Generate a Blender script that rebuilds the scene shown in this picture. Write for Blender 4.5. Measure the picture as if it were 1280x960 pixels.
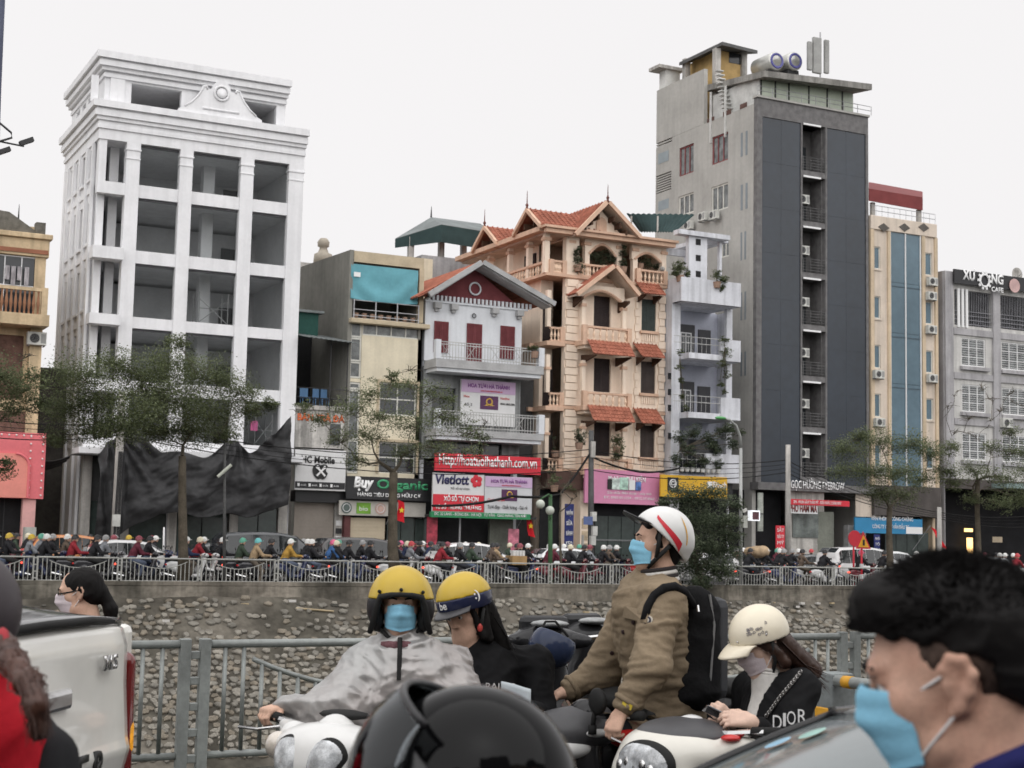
import bpy, math, random
import numpy as np
from mathutils import Vector, Matrix, Euler, noise as mnoise
random.seed(7)
for o in list(bpy.data.objects): bpy.data.objects.remove(o)
sc = bpy.context.scene
COL = sc.collection
# ---------------------------------------------------------------- camera
TH, PITCH, ROLL, FPX, EYE = math.radians(27), math.atan(196/1900), .021, 1900., 1.65
cF = Vector((math.sin(TH)*math.cos(PITCH), math.cos(TH)*math.cos(PITCH), math.sin(PITCH)))
cR0 = Vector((math.cos(TH), -math.sin(TH), 0)); cU0 = cR0.cross(cF)
cR = math.cos(ROLL)*cR0 + math.sin(ROLL)*cU0; cU = math.cos(ROLL)*cU0 - math.sin(ROLL)*cR0
cam_d = bpy.data.cameras.new('camera'); cam = bpy.data.objects.new('camera', cam_d); COL.objects.link(cam)
m = Matrix((cR, cU, -cF)).transposed().to_4x4(); m.translation = Vector((0, 0, EYE)); cam.matrix_world = m
cam_d.sensor_width = 36; cam_d.lens = 36*FPX/1280; cam_d.clip_end = 5000; cam_d.clip_start = .05
cam_d.dof.use_dof = True; cam_d.dof.focus_distance = 12.0; cam_d.dof.aperture_fstop = 7.0
sc.camera = cam
# ---------------------------------------------------------------- overcast sky, soft sun
SUN_EL, SUN_AZ = math.radians(52), math.radians(200)      # azimuth measured from +Y clockwise: behind the camera
w = bpy.data.worlds.new('World'); sc.world = w; w.use_nodes = True
nt = w.node_tree; nt.nodes.clear()
sky = nt.nodes.new('ShaderNodeTexSky'); sky.sky_type = 'NISHITA'; sky.sun_disc = False
sky.sun_elevation = SUN_EL; sky.sun_rotation = SUN_AZ; sky.dust_density = 6; sky.air_density = 1
hs = nt.nodes.new('ShaderNodeHueSaturation'); hs.inputs['Saturation'].default_value = .05
mx = nt.nodes.new('ShaderNodeMix'); mx.data_type = 'RGBA'; mx.inputs['Factor'].default_value = .86
mx.inputs['B'].default_value = (9.9, 9.72, 9.78, 1)                 # the cloud layer, an even white
tcw = nt.nodes.new('ShaderNodeTexCoord'); nz = nt.nodes.new('ShaderNodeTexNoise'); nz.inputs['Scale'].default_value = 1.6; nz.inputs['Detail'].default_value = 4
mr = nt.nodes.new('ShaderNodeMapRange'); mr.inputs['To Min'].default_value = .955; mr.inputs['To Max'].default_value = 1.035
mul = nt.nodes.new('ShaderNodeMix'); mul.data_type = 'RGBA'; mul.blend_type = 'MULTIPLY'; mul.inputs['Factor'].default_value = 1
bg = nt.nodes.new('ShaderNodeBackground'); bg.inputs['Strength'].default_value = .0675
wo = nt.nodes.new('ShaderNodeOutputWorld')
nt.links.new(sky.outputs[0], hs.inputs['Color']); nt.links.new(hs.outputs[0], mx.inputs['A'])
nt.links.new(tcw.outputs['Generated'], nz.inputs['Vector']); nt.links.new(nz.outputs['Fac'], mr.inputs['Value'])
nt.links.new(mx.outputs['Result'], mul.inputs['A']); nt.links.new(mr.outputs[0], mul.inputs['B'])
nt.links.new(mul.outputs['Result'], bg.inputs['Color']); nt.links.new(bg.outputs[0], wo.inputs['Surface'])
sd = bpy.data.lights.new('sun', 'SUN'); sd.energy = 1.5; sd.angle = math.radians(130); sd.color = (1, .985, .97)
so = bpy.data.objects.new('sun', sd); COL.objects.link(so)
sdir = Vector((math.sin(SUN_AZ)*math.cos(SUN_EL), math.cos(SUN_AZ)*math.cos(SUN_EL), math.sin(SUN_EL)))
so.rotation_euler = sdir.to_track_quat('Z', 'Y').to_euler(); so.location = (0, 0, 60)
vs = sc.view_settings; vs.view_transform = 'Standard'; vs.look = 'None'; vs.exposure = 0.6; vs.gamma = 1.0; vs.use_curve_mapping = False
cy = sc.cycles; cy.use_adaptive_sampling = True; cy.adaptive_threshold = .025; cy.use_denoising = True
cy.max_bounces = 6; cy.diffuse_bounces = 3; cy.glossy_bounces = 3; cy.transmission_bounces = 5; cy.transparent_max_bounces = 10
cy.caustics_reflective = False; cy.caustics_refractive = False

# ---------------------------------------------------------------- helpers
def ray(px, py): return cF + (px-640)/FPX*cR - (py-480)/FPX*cU
def fa(px, py, Y=67.):            # reading of the survey photo: point of a facade plane -> metres (x, z)
    d = ray(px, py); k = Y/d.y; return d.x*k, EYE+d.z*k
def fx(px, py=400, Y=67.): return fa(px, py, Y)[0]
def fz(px, py, Y=67.): return fa(px, py, Y)[1]
def fs(px, py, X):                # the same on a side wall x = X -> (y, z)
    d = ray(px, py); k = X/d.x; return d.y*k, EYE+d.z*k
def pt(px, py, Z): return Vector((0, 0, EYE)) + ray(px, py)*Z

MATS = {}
def M(key, col=None, rough=.75, var=.18, scale=1.5, metal=0., bump=0., bscale=None, spec=.4, streak=0., coat=0., col2=None, emit=0., fine=0.):
    """procedural paint/stone/cloth: base colour broken by two noises, optional vertical weather streaks and bump"""
    if key in MATS: return MATS[key]
    if rough >= .55: spec = min(spec, .14)
    mt = bpy.data.materials.new(key); mt.use_nodes = True; n = mt.node_tree.nodes; L = mt.node_tree.links
    b = n['Principled BSDF']; b.inputs['Roughness'].default_value = rough; b.inputs['Metallic'].default_value = metal
    b.inputs['Specular IOR Level'].default_value = spec; b.inputs['Coat Weight'].default_value = coat; b.inputs['Coat Roughness'].default_value = .06
    tc = n.new('ShaderNodeTexCoord')
    def rgb(c): return (c[0], c[1], c[2], 1)
    def noise(s, d=3, vec=None):
        t = n.new('ShaderNodeTexNoise'); t.inputs['Scale'].default_value = s; t.inputs['Detail'].default_value = d
        L.new(vec or tc.outputs['Object'], t.inputs['Vector']); return t.outputs['Fac']
    def ramp(fac, a, c, lo=.35, hi=.65):
        r = n.new('ShaderNodeMapRange'); r.inputs['From Min'].default_value = lo; r.inputs['From Max'].default_value = hi
        r.inputs['To Min'].default_value = a; r.inputs['To Max'].default_value = c; L.new(fac, r.inputs['Value']); return r.outputs[0]
    def mult(cs, fac):
        x = n.new('ShaderNodeMix'); x.data_type = 'RGBA'; x.blend_type = 'MULTIPLY'; x.inputs['Factor'].default_value = 1
        if isinstance(cs, tuple): x.inputs['A'].default_value = cs
        else: L.new(cs, x.inputs['A'])
        L.new(fac, x.inputs['B']); return x.outputs['Result']
    cur = rgb(col)
    if col2:
        x = n.new('ShaderNodeMix'); x.data_type = 'RGBA'; x.inputs['A'].default_value = rgb(col); x.inputs['B'].default_value = rgb(col2)
        L.new(ramp(noise(scale*.7, 5), 0, 1, .42, .58), x.inputs['Factor']); cur = x.outputs['Result']
    if var: cur = mult(cur, ramp(noise(scale, 5), 1-var, 1+var*.6)); cur = mult(cur, ramp(noise(scale*9, 2), 1-var*.4, 1+var*.3))
    if streak:
        mp = n.new('ShaderNodeMapping'); mp.inputs['Scale'].default_value = (2.2, 2.2, .16); L.new(tc.outputs['Object'], mp.inputs['Vector'])
        cur = mult(cur, ramp(noise(1.6, 6, mp.outputs[0]), 1-streak, 1, .38, .56))
    if isinstance(cur, tuple): b.inputs['Base Color'].default_value = cur
    else: L.new(cur, b.inputs['Base Color'])
    if bump:
        bp = n.new('ShaderNodeBump'); bp.inputs['Strength'].default_value = bump; bp.inputs['Distance'].default_value = .02
        L.new(noise(bscale or scale*8, 4), bp.inputs['Height']); L.new(bp.outputs[0], b.inputs['Normal'])
    if fine: L.new(ramp(noise(scale*3, 4), max(0, rough-fine), min(1, rough+fine)), b.inputs['Roughness'])
    if emit: b.inputs['Emission Color'].default_value = rgb(col); b.inputs['Emission Strength'].default_value = emit
    MATS[key] = mt; return mt
def glassmat(key, tint=(.75, .8, .8), refl=.25, rough=.03):
    if key in MATS: return MATS[key]
    mt = bpy.data.materials.new(key); mt.use_nodes = True; n = mt.node_tree.nodes; L = mt.node_tree.links; n.clear()
    tr = n.new('ShaderNodeBsdfTransparent'); tr.inputs[0].default_value = (*tint, 1)
    gl = n.new('ShaderNodeBsdfGlossy'); gl.inputs['Roughness'].default_value = rough; gl.inputs[0].default_value = (.9, .93, .95, 1)
    fr = n.new('ShaderNodeLayerWeight'); fr.inputs['Blend'].default_value = refl
    mx = n.new('ShaderNodeMixShader'); o = n.new('ShaderNodeOutputMaterial')
    L.new(fr.outputs['Fresnel'], mx.inputs[0]); L.new(tr.outputs[0], mx.inputs[1]); L.new(gl.outputs[0], mx.inputs[2]); L.new(mx.outputs[0], o.inputs[0])
    MATS[key] = mt; return mt

WL = {}
def V(*a): return Vector(a)
class MB:
    def __init__(s): s.v = []; s.f = []; s.m = []; s.mi = 0
    def add(s, vs, fc):
        o = len(s.v); s.v += [tuple(q) for q in vs]; s.f += [tuple(i+o for i in q) for q in fc]; s.m += [s.mi]*len(fc); return s
    def box(s, x0, x1, y0, y1, z0, z1):
        x0, x1 = min(x0, x1), max(x0, x1); y0, y1 = min(y0, y1), max(y0, y1); z0, z1 = min(z0, z1), max(z0, z1)
        return s.add([(x0,y0,z0),(x1,y0,z0),(x1,y1,z0),(x0,y1,z0),(x0,y0,z1),(x1,y0,z1),(x1,y1,z1),(x0,y1,z1)],
              [(0,3,2,1),(4,5,6,7),(0,1,5,4),(1,2,6,5),(2,3,7,6),(3,0,4,7)])
    def obox(s, c, ax, ay, az):
        c, ax, ay, az = map(Vector, (c, ax, ay, az))
        return s.add([c-ax-ay-az, c+ax-ay-az, c+ax+ay-az, c-ax+ay-az, c-ax-ay+az, c+ax-ay+az, c+ax+ay+az, c-ax+ay+az],
              [(0,3,2,1),(4,5,6,7),(0,1,5,4),(1,2,6,5),(2,3,7,6),(3,0,4,7)])
    def tube(s, pts, r, n=6, caps=True):
        pts = [Vector(p) for p in pts]; k = len(pts); rs = r if isinstance(r, (list, tuple)) else [r]*k
        vs = []; up = None
        for i, p in enumerate(pts):
            d = (pts[min(i+1, k-1)]-pts[max(i-1, 0)]).normalized()
            if up is None: up = V(0,0,1) if abs(d.z) < .9 else V(1,0,0)
            a = d.cross(up).normalized(); b = a.cross(d); up = b if b.length > .1 else up
            for j in range(n):
                t = 2*math.pi*j/n; vs.append(p+(a*math.cos(t)+b*math.sin(t))*rs[i])
        fc = [(i*n+j, i*n+(j+1)%n, (i+1)*n+(j+1)%n, (i+1)*n+j) for i in range(k-1) for j in range(n)]
        if caps: fc += [tuple(range(n-1, -1, -1)), tuple((k-1)*n+j for j in range(n))]
        return s.add(vs, fc)
    def cyl(s, p, q, r0, r1=None, n=8): return s.tube([p, q], [r0, r0 if r1 is None else r1], n)
    def lathe(s, prof, c=(0,0,0), n=12, axis='z'):
        vs = []
        for r, z in prof:
            for j in range(n):
                t = 2*math.pi*j/n; a, b = r*math.cos(t), r*math.sin(t)
                vs.append({'z': (c[0]+a, c[1]+b, c[2]+z), 'y': (c[0]+a, c[1]+z, c[2]+b), 'x': (c[0]+z, c[1]+a, c[2]+b)}[axis])
        k = len(prof); fc = [(i*n+j, i*n+(j+1)%n, (i+1)*n+(j+1)%n, (i+1)*n+j) for i in range(k-1) for j in range(n)]
        fc += [tuple(range(n-1, -1, -1)), tuple((k-1)*n+j for j in range(n))]
        return s.add(vs, fc)
    def prism(s, poly, a, b, plane='xz'):
        n = len(poly); f = {'xz': lambda p, t: (p[0], t, p[1]), 'yz': lambda p, t: (t, p[0], p[1]), 'xy': lambda p, t: (p[0], p[1], t)}[plane]
        vs = [f(p, a) for p in poly]+[f(p, b) for p in poly]
        return s.add(vs, [tuple(range(n)), tuple(range(2*n-1, n-1, -1))]+[(i, i+n, (i+1) % n+n, (i+1) % n) for i in range(n)])
    def ball(s, c, rx, ry=None, rz=None, n=10, k=6):
        ry = rx if ry is None else ry; rz = rx if rz is None else rz
        vs = [(c[0], c[1], c[2]-rz)]
        for i in range(1, k):
            ph = -math.pi/2+math.pi*i/k
            vs += [(c[0]+rx*math.cos(ph)*math.cos(2*math.pi*j/n), c[1]+ry*math.cos(ph)*math.sin(2*math.pi*j/n), c[2]+rz*math.sin(ph)) for j in range(n)]
        vs.append((c[0], c[1], c[2]+rz)); top = len(vs)-1
        fc = [(0, 1+(j+1) % n, 1+j) for j in range(n)]+[(top, top-n+j, top-n+(j+1) % n) for j in range(n)]
        fc += [(1+(i-1)*n+j, 1+(i-1)*n+(j+1) % n, 1+i*n+(j+1) % n, 1+i*n+j) for i in range(1, k-1) for j in range(n)]
        return s.add(vs, fc)
    def torus(s, c, R, r, axis='y', n=20, k=8):
        vs = []
        for i in range(n):
            t = 2*math.pi*i/n
            for j in range(k):
                p = 2*math.pi*j/k; a = (R+r*math.cos(p))*math.cos(t); b = (R+r*math.cos(p))*math.sin(t); h = r*math.sin(p)
                vs.append((c[0]+a, c[1]+h, c[2]+b) if axis == 'y' else (c[0]+a, c[1]+b, c[2]+h) if axis == 'z' else (c[0]+h, c[1]+a, c[2]+b))
        return s.add(vs, [(i*k+j, ((i+1) % n)*k+j, ((i+1) % n)*k+(j+1) % k, i*k+(j+1) % k) for i in range(n) for j in range(k)])
    def grid(s, fn, nu, nv):
        vs = [fn(i/nu, j/nv) for i in range(nu+1) for j in range(nv+1)]
        return s.add(vs, [(i*(nv+1)+j, (i+1)*(nv+1)+j, (i+1)*(nv+1)+j+1, i*(nv+1)+j+1) for i in range(nu) for j in range(nv)])
    def obj(s, name, mat, parent=None, smooth=False, bevel=0., sub=0, solid=0.):
        L = WL.get(parent, Vector((0,0,0))) if parent else Vector((0,0,0))
        me = bpy.data.meshes.new(name)
        me.from_pydata([(p[0]-L.x, p[1]-L.y, p[2]-L.z) for p in s.v], [], s.f)
        for mm in (mat if isinstance(mat, (list, tuple)) else [mat]): me.materials.append(mm)
        if any(s.m): me.polygons.foreach_set('material_index', s.m)
        if smooth: me.polygons.foreach_set('use_smooth', [True]*len(me.polygons))
        me.update(); return link(name, me, parent, L, bevel, sub, solid)
def link(name, me, parent=None, L=None, bevel=0., sub=0, solid=0.):
    o = bpy.data.objects.new(name, me); COL.objects.link(o)
    if parent: o.parent = parent; WL[o] = WL.get(parent, Vector((0,0,0)))
    else: WL[o] = Vector((0,0,0))
    if solid: md = o.modifiers.new('s', 'SOLIDIFY'); md.thickness = solid; md.offset = 0
    if bevel: md = o.modifiers.new('b', 'BEVEL'); md.width = bevel; md.segments = 2; md.limit_method = 'ANGLE'
    if sub: md = o.modifiers.new('u', 'SUBSURF'); md.levels = md.render_levels = sub
    return o
def tag(o, label, cat, group=None, kind=None):
    if label: o['label'] = label
    if cat: o['category'] = cat
    if group: o['group'] = group
    if kind: o['kind'] = kind
    return o
def thing(name, label, cat, loc=(0,0,0), group=None):
    o = bpy.data.objects.new(name, None); COL.objects.link(o); o.location = loc; o.empty_display_size = .3; WL[o] = Vector(loc)
    return tag(o, label, cat, group)
def struct(name, mb, mat, **k): o = mb.obj(name, mat, **k); o['kind'] = 'structure'; return o
def dup(o, parent, loc=(0,0,0), rz=0., mats=None, scale=None):   # copy of one object (mesh data shared)
    c = o.copy(); COL.objects.link(c); c.parent = parent; c.location = loc; c.rotation_euler = (0,0,rz); WL[c] = WL.get(parent, Vector((0,0,0)))
    if scale: c.scale = scale
    if mats:
        for i, mm in enumerate(mats): c.material_slots[i].link = 'OBJECT'; c.material_slots[i].material = mm
    return c
def tree(o, parent=None, mm=None):                               # copy of a thing with its parts and sub-parts
    c = o.copy(); COL.objects.link(c); c.parent = parent
    if mm:
        for s in c.material_slots:
            if s.material and s.material.name in mm: q = mm[s.material.name]; s.link = 'OBJECT'; s.material = q
    for ch in list(o.children): tree(ch, c, mm)
    return c
def text(s, parent, x, y, z, h, mat, w=None, name='lettering', face=0., bold=0., tilt=0., ext=.01, font=None, align='LEFT', shear=0.):
    """raised lettering standing on a plane that faces -Y (face turns it about z); h = capital height in m, w = fitted width"""
    cu = bpy.data.curves.new(name, 'FONT'); cu.body = s; cu.size = 1; cu.extrude = .0; cu.offset = bold; cu.shear = shear; cu.resolution_u = 3
    t = bpy.data.objects.new('tmp', cu); COL.objects.link(t); dg = bpy.context.evaluated_depsgraph_get()
    me = bpy.data.meshes.new_from_object(t.evaluated_get(dg)); bpy.data.objects.remove(t); bpy.data.curves.remove(cu)
    co = np.empty(len(me.vertices)*3, 'f'); me.vertices.foreach_get('co', co); co = co.reshape(-1, 3)
    if not len(co): return None
    sx = h/.69; k = sx; x0, x1 = co[:,0].min(), co[:,0].max()
    if w: k = w/(x1-x0)
    a = (co[:,0]-x0)*k; bz = co[:,1]*sx
    if align == 'CENTER': a = a-(x1-x0)*k/2
    ca, sa = math.cos(face), math.sin(face); L = WL.get(parent, Vector((0,0,0)))
    out = np.stack([x-L.x+a*ca, y-L.y+a*sa, z-L.z+bz+a*tilt], 1).astype('f'); me.vertices.foreach_set('co', out.ravel())
    me.materials.clear(); me.materials.append(mat); me.update(); me.name = name
    o = link(name, me, parent)
    if ext: md = o.modifiers.new('s', 'SOLIDIFY'); md.thickness = ext; md.offset = 0
    return o
def wall(mb, a0, a1, z0, z1, t0, t1, holes=(), axis='y'):
    """wall from a0..a1 along the street (axis y: faces -y; axis x: faces -x), built as blocks round its openings"""
    xs = sorted({a0, a1, *[min(max(q, a0), a1) for h in holes for q in h[:2]]}); zs = sorted({z0, z1, *[min(max(q, z0), z1) for h in holes for q in h[2:4]]})
    for j in range(len(zs)-1):
        i = 0
        while i < len(xs)-1:
            def solid(i): cx, cz = (xs[i]+xs[i+1])/2, (zs[j]+zs[j+1])/2; return not any(h[0] < cx < h[1] and h[2] < cz < h[3] for h in holes)
            if not solid(i): i += 1; continue
            k = i
            while k+1 < len(xs)-1 and solid(k+1): k += 1
            if axis == 'y': mb.box(xs[i], xs[k+1], t0, t1, zs[j], zs[j+1])
            else: mb.box(t0, t1, xs[i], xs[k+1], zs[j], zs[j+1])
            i = k+1
    return mb
def window(par, a0, a1, z0, z1, t, fm, gm, nx=2, nz=1, fr=.06, axis='y', name='window', dep=.07, pane='pane', bars=None):
    """window in an opening whose frame front lies at t; panes are its children"""
    mb = MB()
    def bx(p, q, r, s, d0=0., d1=dep): mb.box(p, q, t+d0, t+d1, r, s) if axis == 'y' else mb.box(t+d0, t+d1, p, q, r, s)
    bx(a0, a0+fr, z0, z1); bx(a1-fr, a1, z0, z1); bx(a0+fr, a1-fr, z0, z0+fr); bx(a0+fr, a1-fr, z1-fr, z1)
    for i in range(1, nx): x = a0+(a1-a0)*i/nx; bx(x-fr*.4, x+fr*.4, z0+fr, z1-fr, .005, dep-.005)
    for i in range(1, nz): z = z0+(z1-z0)*i/nz; bx(a0+fr, a1-fr, z-fr*.35, z+fr*.35, .008, dep-.008)
    o = mb.obj(name, fm, par)
    if bars:
        b = MB()
        for i in range(1, bars): z = z0+(z1-z0)*i/bars; b.box(a0, a1, t-.05, t-.035, z-.008, z+.008) if axis == 'y' else b.box(t-.05, t-.035, a0, a1, z-.008, z+.008)
        b.obj('grille', fm, o)
    for i in range(nx):
        for j in range(nz):
            p, q = a0+(a1-a0)*i/nx, a0+(a1-a0)*(i+1)/nx; r, s = z0+(z1-z0)*j/nz, z0+(z1-z0)*(j+1)/nz
            g = MB(); g.box(p+.01, q-.01, t+dep*.6, t+dep*.6+.008, r+.01, s-.01) if axis == 'y' else g.box(t+dep*.6, t+dep*.6+.008, p+.01, q-.01, r+.01, s-.01)
            g.obj(pane, gm, o)
    return o
def part(par, name, mat, *boxes, **k):
    mb = MB()
    for b in boxes: mb.box(*b)
    return mb.obj(name, mat, par, **k)
def louvre(par, a0, a1, z0, z1, t, mat, n=10, axis='y', name='shutter', leaves=1):
    """louvred shutter: frame and sloping slats"""
    o = None
    for l in range(leaves):
        p, q = a0+(a1-a0)*l/leaves+.005, a0+(a1-a0)*(l+1)/leaves-.005; mb = MB()
        def bx(p, q, r, s, d0, d1): mb.box(p, q, t+d0, t+d1, r, s) if axis == 'y' else mb.box(t+d0, t+d1, p, q, r, s)
        bx(p, p+.07, z0, z1, 0, .05); bx(q-.07, q, z0, z1, 0, .05); bx(p+.07, q-.07, z0, z0+.09, 0, .05); bx(p+.07, q-.07, z1-.09, z1, 0, .05)
        bx(p+.07, q-.07, z0+.09, z1-.09, .035, .045)
        for i in range(n): z = z0+.09+(z1-z0-.18)*(i+.5)/n; bx(p+.07, q-.07, z-(z1-z0)/n*.3, z+(z1-z0)/n*.3, .012, .034)
        o = mb.obj(name, mat, par)
    return o
def aircon(par_label, x, y, z, face=0., s=1., grp='air conditioner units on the facades'):
    T = thing('air_conditioner', par_label, 'air conditioner', (x, y, z), grp)
    global AC
    if AC is None:
        b = MB(); b.box(-.4, .4, -.15, .15, .02, .58); bo = b.obj('casing', M('ac_white', (.62,.62,.58), .5, .12, 3, streak=.2), T, bevel=.02); bo.location = (0,0,0)
        g = MB(); g.torus((-.1, -.155, .3), .2, .012, 'y', 18, 4); 
        for r in (.06, .11, .155): g.torus((-.1, -.155, .3), r, .006, 'y', 14, 4)
        g.box(.16, .37, -.153, -.15, .1, .5); go = g.obj('fan_grille', M('ac_grille', (.3,.3,.29), .5, .1), T)
        f = MB(); f.lathe([(.19, -.152), (.19, -.149)], (-.1, 0, .3), 18, 'y'); fo = f.obj('fan_opening', M('ac_dark', (.04,.04,.045), .6, 0), T)
        k = MB(); k.box(-.35, -.31, -.15, .3, -.03, .02); k.box(.31, .35, -.15, .3, -.03, .02); k.cyl((.42,.1,.1), (.42,.3,.15), .015); ko = k.obj('bracket', M('ac_bracket', (.25,.25,.25), .6), T)
        AC = [bo, go, fo, ko]
        for q in AC: q.data.transform(Matrix.Translation(V(x, y, z)))     # meshes stay local to the unit
    else:
        for q in AC: dup(q, T)
    T.rotation_euler = (0, 0, face); T.scale = (s, s, s); return T
AC = None
# ================================================================ ground, river, roads
FENCE_Y, FACE_Y, GZ = 50., 67., -.12
asph = M('asphalt', (.05,.05,.052), .85, .25, .6, bump=.25, bscale=60)
conc = M('old_concrete', (.2,.19,.17), .9, .35, .7, bump=.4, bscale=14, streak=.45, col2=(.13,.125,.11))
pave = M('paving', (.2,.19,.18), .9, .25, 1.2, bump=.2)
def sheet(x0, x1, y0, y1, z): return MB().add([(x0,y0,z),(x1,y0,z),(x1,y1,z),(x0,y1,z)], [(0,1,2,3)])
struct('ground', sheet(-900, 900, 60, 1800, -.3), M('far_ground', (.14,.14,.12), .95, .3, .05))
struct('near_road', sheet(-900, 900, -300, 8.6, -.12), asph)
struct('near_pavement', MB().box(-900, 900, 8.6, 10.4, -.5, -.01), M('kerb_mossy', (.085,.09,.075), .95, .4, 1.4, bump=.4, bscale=25, col2=(.06,.065,.05)))
struct('far_road', sheet(-900, 900, 51.6, 63.0, GZ), asph)
struct('far_pavement', MB().box(-900, 900, 63.0, 90, GZ-.4, GZ+.13), pave)
struct('riverside_pavement', MB().box(-900, 900, 49.5, 51.6, GZ-.45, GZ+.12), pave)
struct('river_water', sheet(-900, 900, 12, 46, -6.2), M('water', (.03,.035,.025), .08, .2, .3, bump=.15, bscale=3))
struct('near_bank', MB().prism([(10.4,.05),(10.4,-6.5),(15,-6.5)], -900, 900, 'yz'), conc)
# river wall and bank (sloping 40 degrees, mortared rubble)
wl = MB()
def wallface(u, v):
    x = -60+u*240; z = -.62+v*.62
    n = mnoise.noise(V(x*.5, z*2, 3))*.03+mnoise.noise(V(x*2.3, z*5, 1))*.02
    return (x, 49.46+n-(1-v)*.05, z)
wl.grid(wallface, 1100, 8); wl.box(-60, 180, 49.44, 49.9, -.02, .10)
struct('river_wall', wl, M('river_wall_concrete', (.24,.215,.18), .92, .45, .6, bump=.6, bscale=7, streak=.3, col2=(.13,.12,.1)), smooth=False)
BX0, BX1, BY0, BY1 = -10., 95., 41.5, 49.5
def bank_z(y): return -.4-(49.5-y)*.80
bk = MB()
def bankpt(u, v):
    x = BX0-60+u*(BX1-BX0+160); y = BY0+v*(BY1-BY0)
    return (x, y, bank_z(y)+mnoise.noise(V(x*.35, y*.5, 0))*.16+mnoise.noise(V(x*1.7, y*1.7, 5))*.06)
bk.grid(bankpt, 760, 34)
BANK = struct('river_bank', bk, M('bank_mortar', (.135,.122,.102), .95, .45, .5, bump=.8, bscale=5, col2=(.085,.078,.064), streak=0), smooth=True)
# ---- rubble stones set in the bank: the nearest 300 are pieces, the rest one mass
rs = random.Random(3)
smat = [M('stone_pale', (.25,.232,.2), .9, .3, 3, bump=.5, bscale=20), M('stone_grey', (.19,.178,.155), .9, .3, 3, bump=.5, bscale=20), M('stone_brown', (.2,.175,.14), .9, .3, 3, bump=.5, bscale=20)]
def stone_mesh(r):
    n = r.choice((5, 6, 6, 7)); a0 = r.random()*6.28; ang = [a0+6.283*(i+r.uniform(-.25,.25))/n for i in range(n)]
    rr = [r.uniform(.82, 1.12) for _ in range(n)]; vs = []
    for k, (s, h) in enumerate(((1.0, -.25), (.97, .12), (.78, .3))):
        vs += [(math.cos(a)*q*s, math.sin(a)*q*s, h+r.uniform(-.04, .04)*(k > 0)) for a, q in zip(ang, rr)]
    vs.append((0, 0, .36)); fc = []
    for k in (0, 1): fc += [(k*n+i, k*n+(i+1) % n, (k+1)*n+(i+1) % n, (k+1)*n+i) for i in range(n)]
    fc += [(2*n+i, 2*n+(i+1) % n, 3*n) for i in range(n)]
    return vs, fc
proto = [stone_mesh(rs) for _ in range(14)]
spots = []; nrow = 0; y = 44.0; slope = math.atan(.80); up = V(0, -math.sin(slope), math.cos(slope)); tx = V(1,0,0); ty = V(0, math.cos(slope), math.sin(slope))
while y < 49.35:
    nrow += 1; x = 3.+(nrow % 2)*.2
    while x < 56:
        xx, yy = x+rs.uniform(-.09,.09), y+rs.uniform(-.06,.06)
        p = up*.035+V(xx, yy, bank_z(yy)+mnoise.noise(V(xx*.35, yy*.5, 0))*.16+mnoise.noise(V(xx*1.7, yy*1.7, 5))*.06)
        d = p-V(0,0,EYE); Zc = d.dot(cF); py = 480-FPX*d.dot(cU)/Zc; px = 640+FPX*d.dot(cR)/Zc
        cover = (yy-48.1)/1.6+mnoise.noise(V(xx*.16, yy*.5, 9))*.9-.9*max(0, 1-abs(xx-31)/10)     # mud lies over the upper bank
        if rs.random() > cover*.95+.04: spots.append((p, Zc, px, py))
        x += rs.uniform(.2, .33)
    y += .195
vis = sorted([i for i, s in enumerate(spots) if -10 < s[2] < 1290 and s[3] < 935], key=lambda i: spots[i][1])
near = set(vis[:300])
pm = []
for vs_, fc_ in proto:
    me = bpy.data.meshes.new('stone'); me.from_pydata(vs_, [], fc_); me.materials.append(smat[len(pm) % 3]); pm.append(me)
rest = MB()
for i, (p, Zc, px, py) in enumerate(spots):
    a = rs.random()*6.28; sx, sy, sz = rs.choice((1,1,.75,1.2))*rs.uniform(.125, .17), rs.uniform(.095, .14), rs.uniform(.06, .17); k = rs.randrange(14)
    R3 = Matrix((tx, ty, up)).transposed()
    if i in near:
        o = bpy.data.objects.new('stone', pm[k]); COL.objects.link(o); o.parent = BANK
        o.matrix_local = Matrix.Translation(p) @ (R3 @ Matrix.Rotation(a*.2-.6, 3, 'Z') @ Matrix.Diagonal((sx, sy, sz))).to_4x4()
    else:
        vs_, fc_ = proto[k]; rest.mi = k % 3
        rest.add([p+tx*(v[0]*sx)+ty*(v[1]*sy)+up*(v[2]*sz) for v in vs_], fc_)
o = rest.obj('stones', smat, BANK); o['kind'] = 'stuff'
# litter and rubble along the top of the bank
lit = MB()
for i in range(130):
    x = rs.uniform(6, 52); y = 49.3-abs(rs.gauss(0, .35)); z = bank_z(y)+.05; s = rs.uniform(.03, .13); lit.mi = rs.choice((0,0,0,1,2))
    lit.obox((x, y, z), Vector((s, rs.uniform(-.03,.03), 0)), V(0, s*.6, 0), V(0, 0, s*.35))
for x0, ln in ((17.0, 1.3),): lit.mi = 2; lit.tube([(x0, 48.9, bank_z(48.9)+.14), (x0+ln, 48.8, bank_z(48.8)+.12)], .035, 5)
o = lit.obj('rubble_litter', [conc, M('litter_white', (.6,.58,.55), .8), M('litter_wood', (.42,.34,.22), .8)]); tag(o, 'broken rubble and litter strewn along the top of the river bank', 'rubble', kind='stuff')
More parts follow.
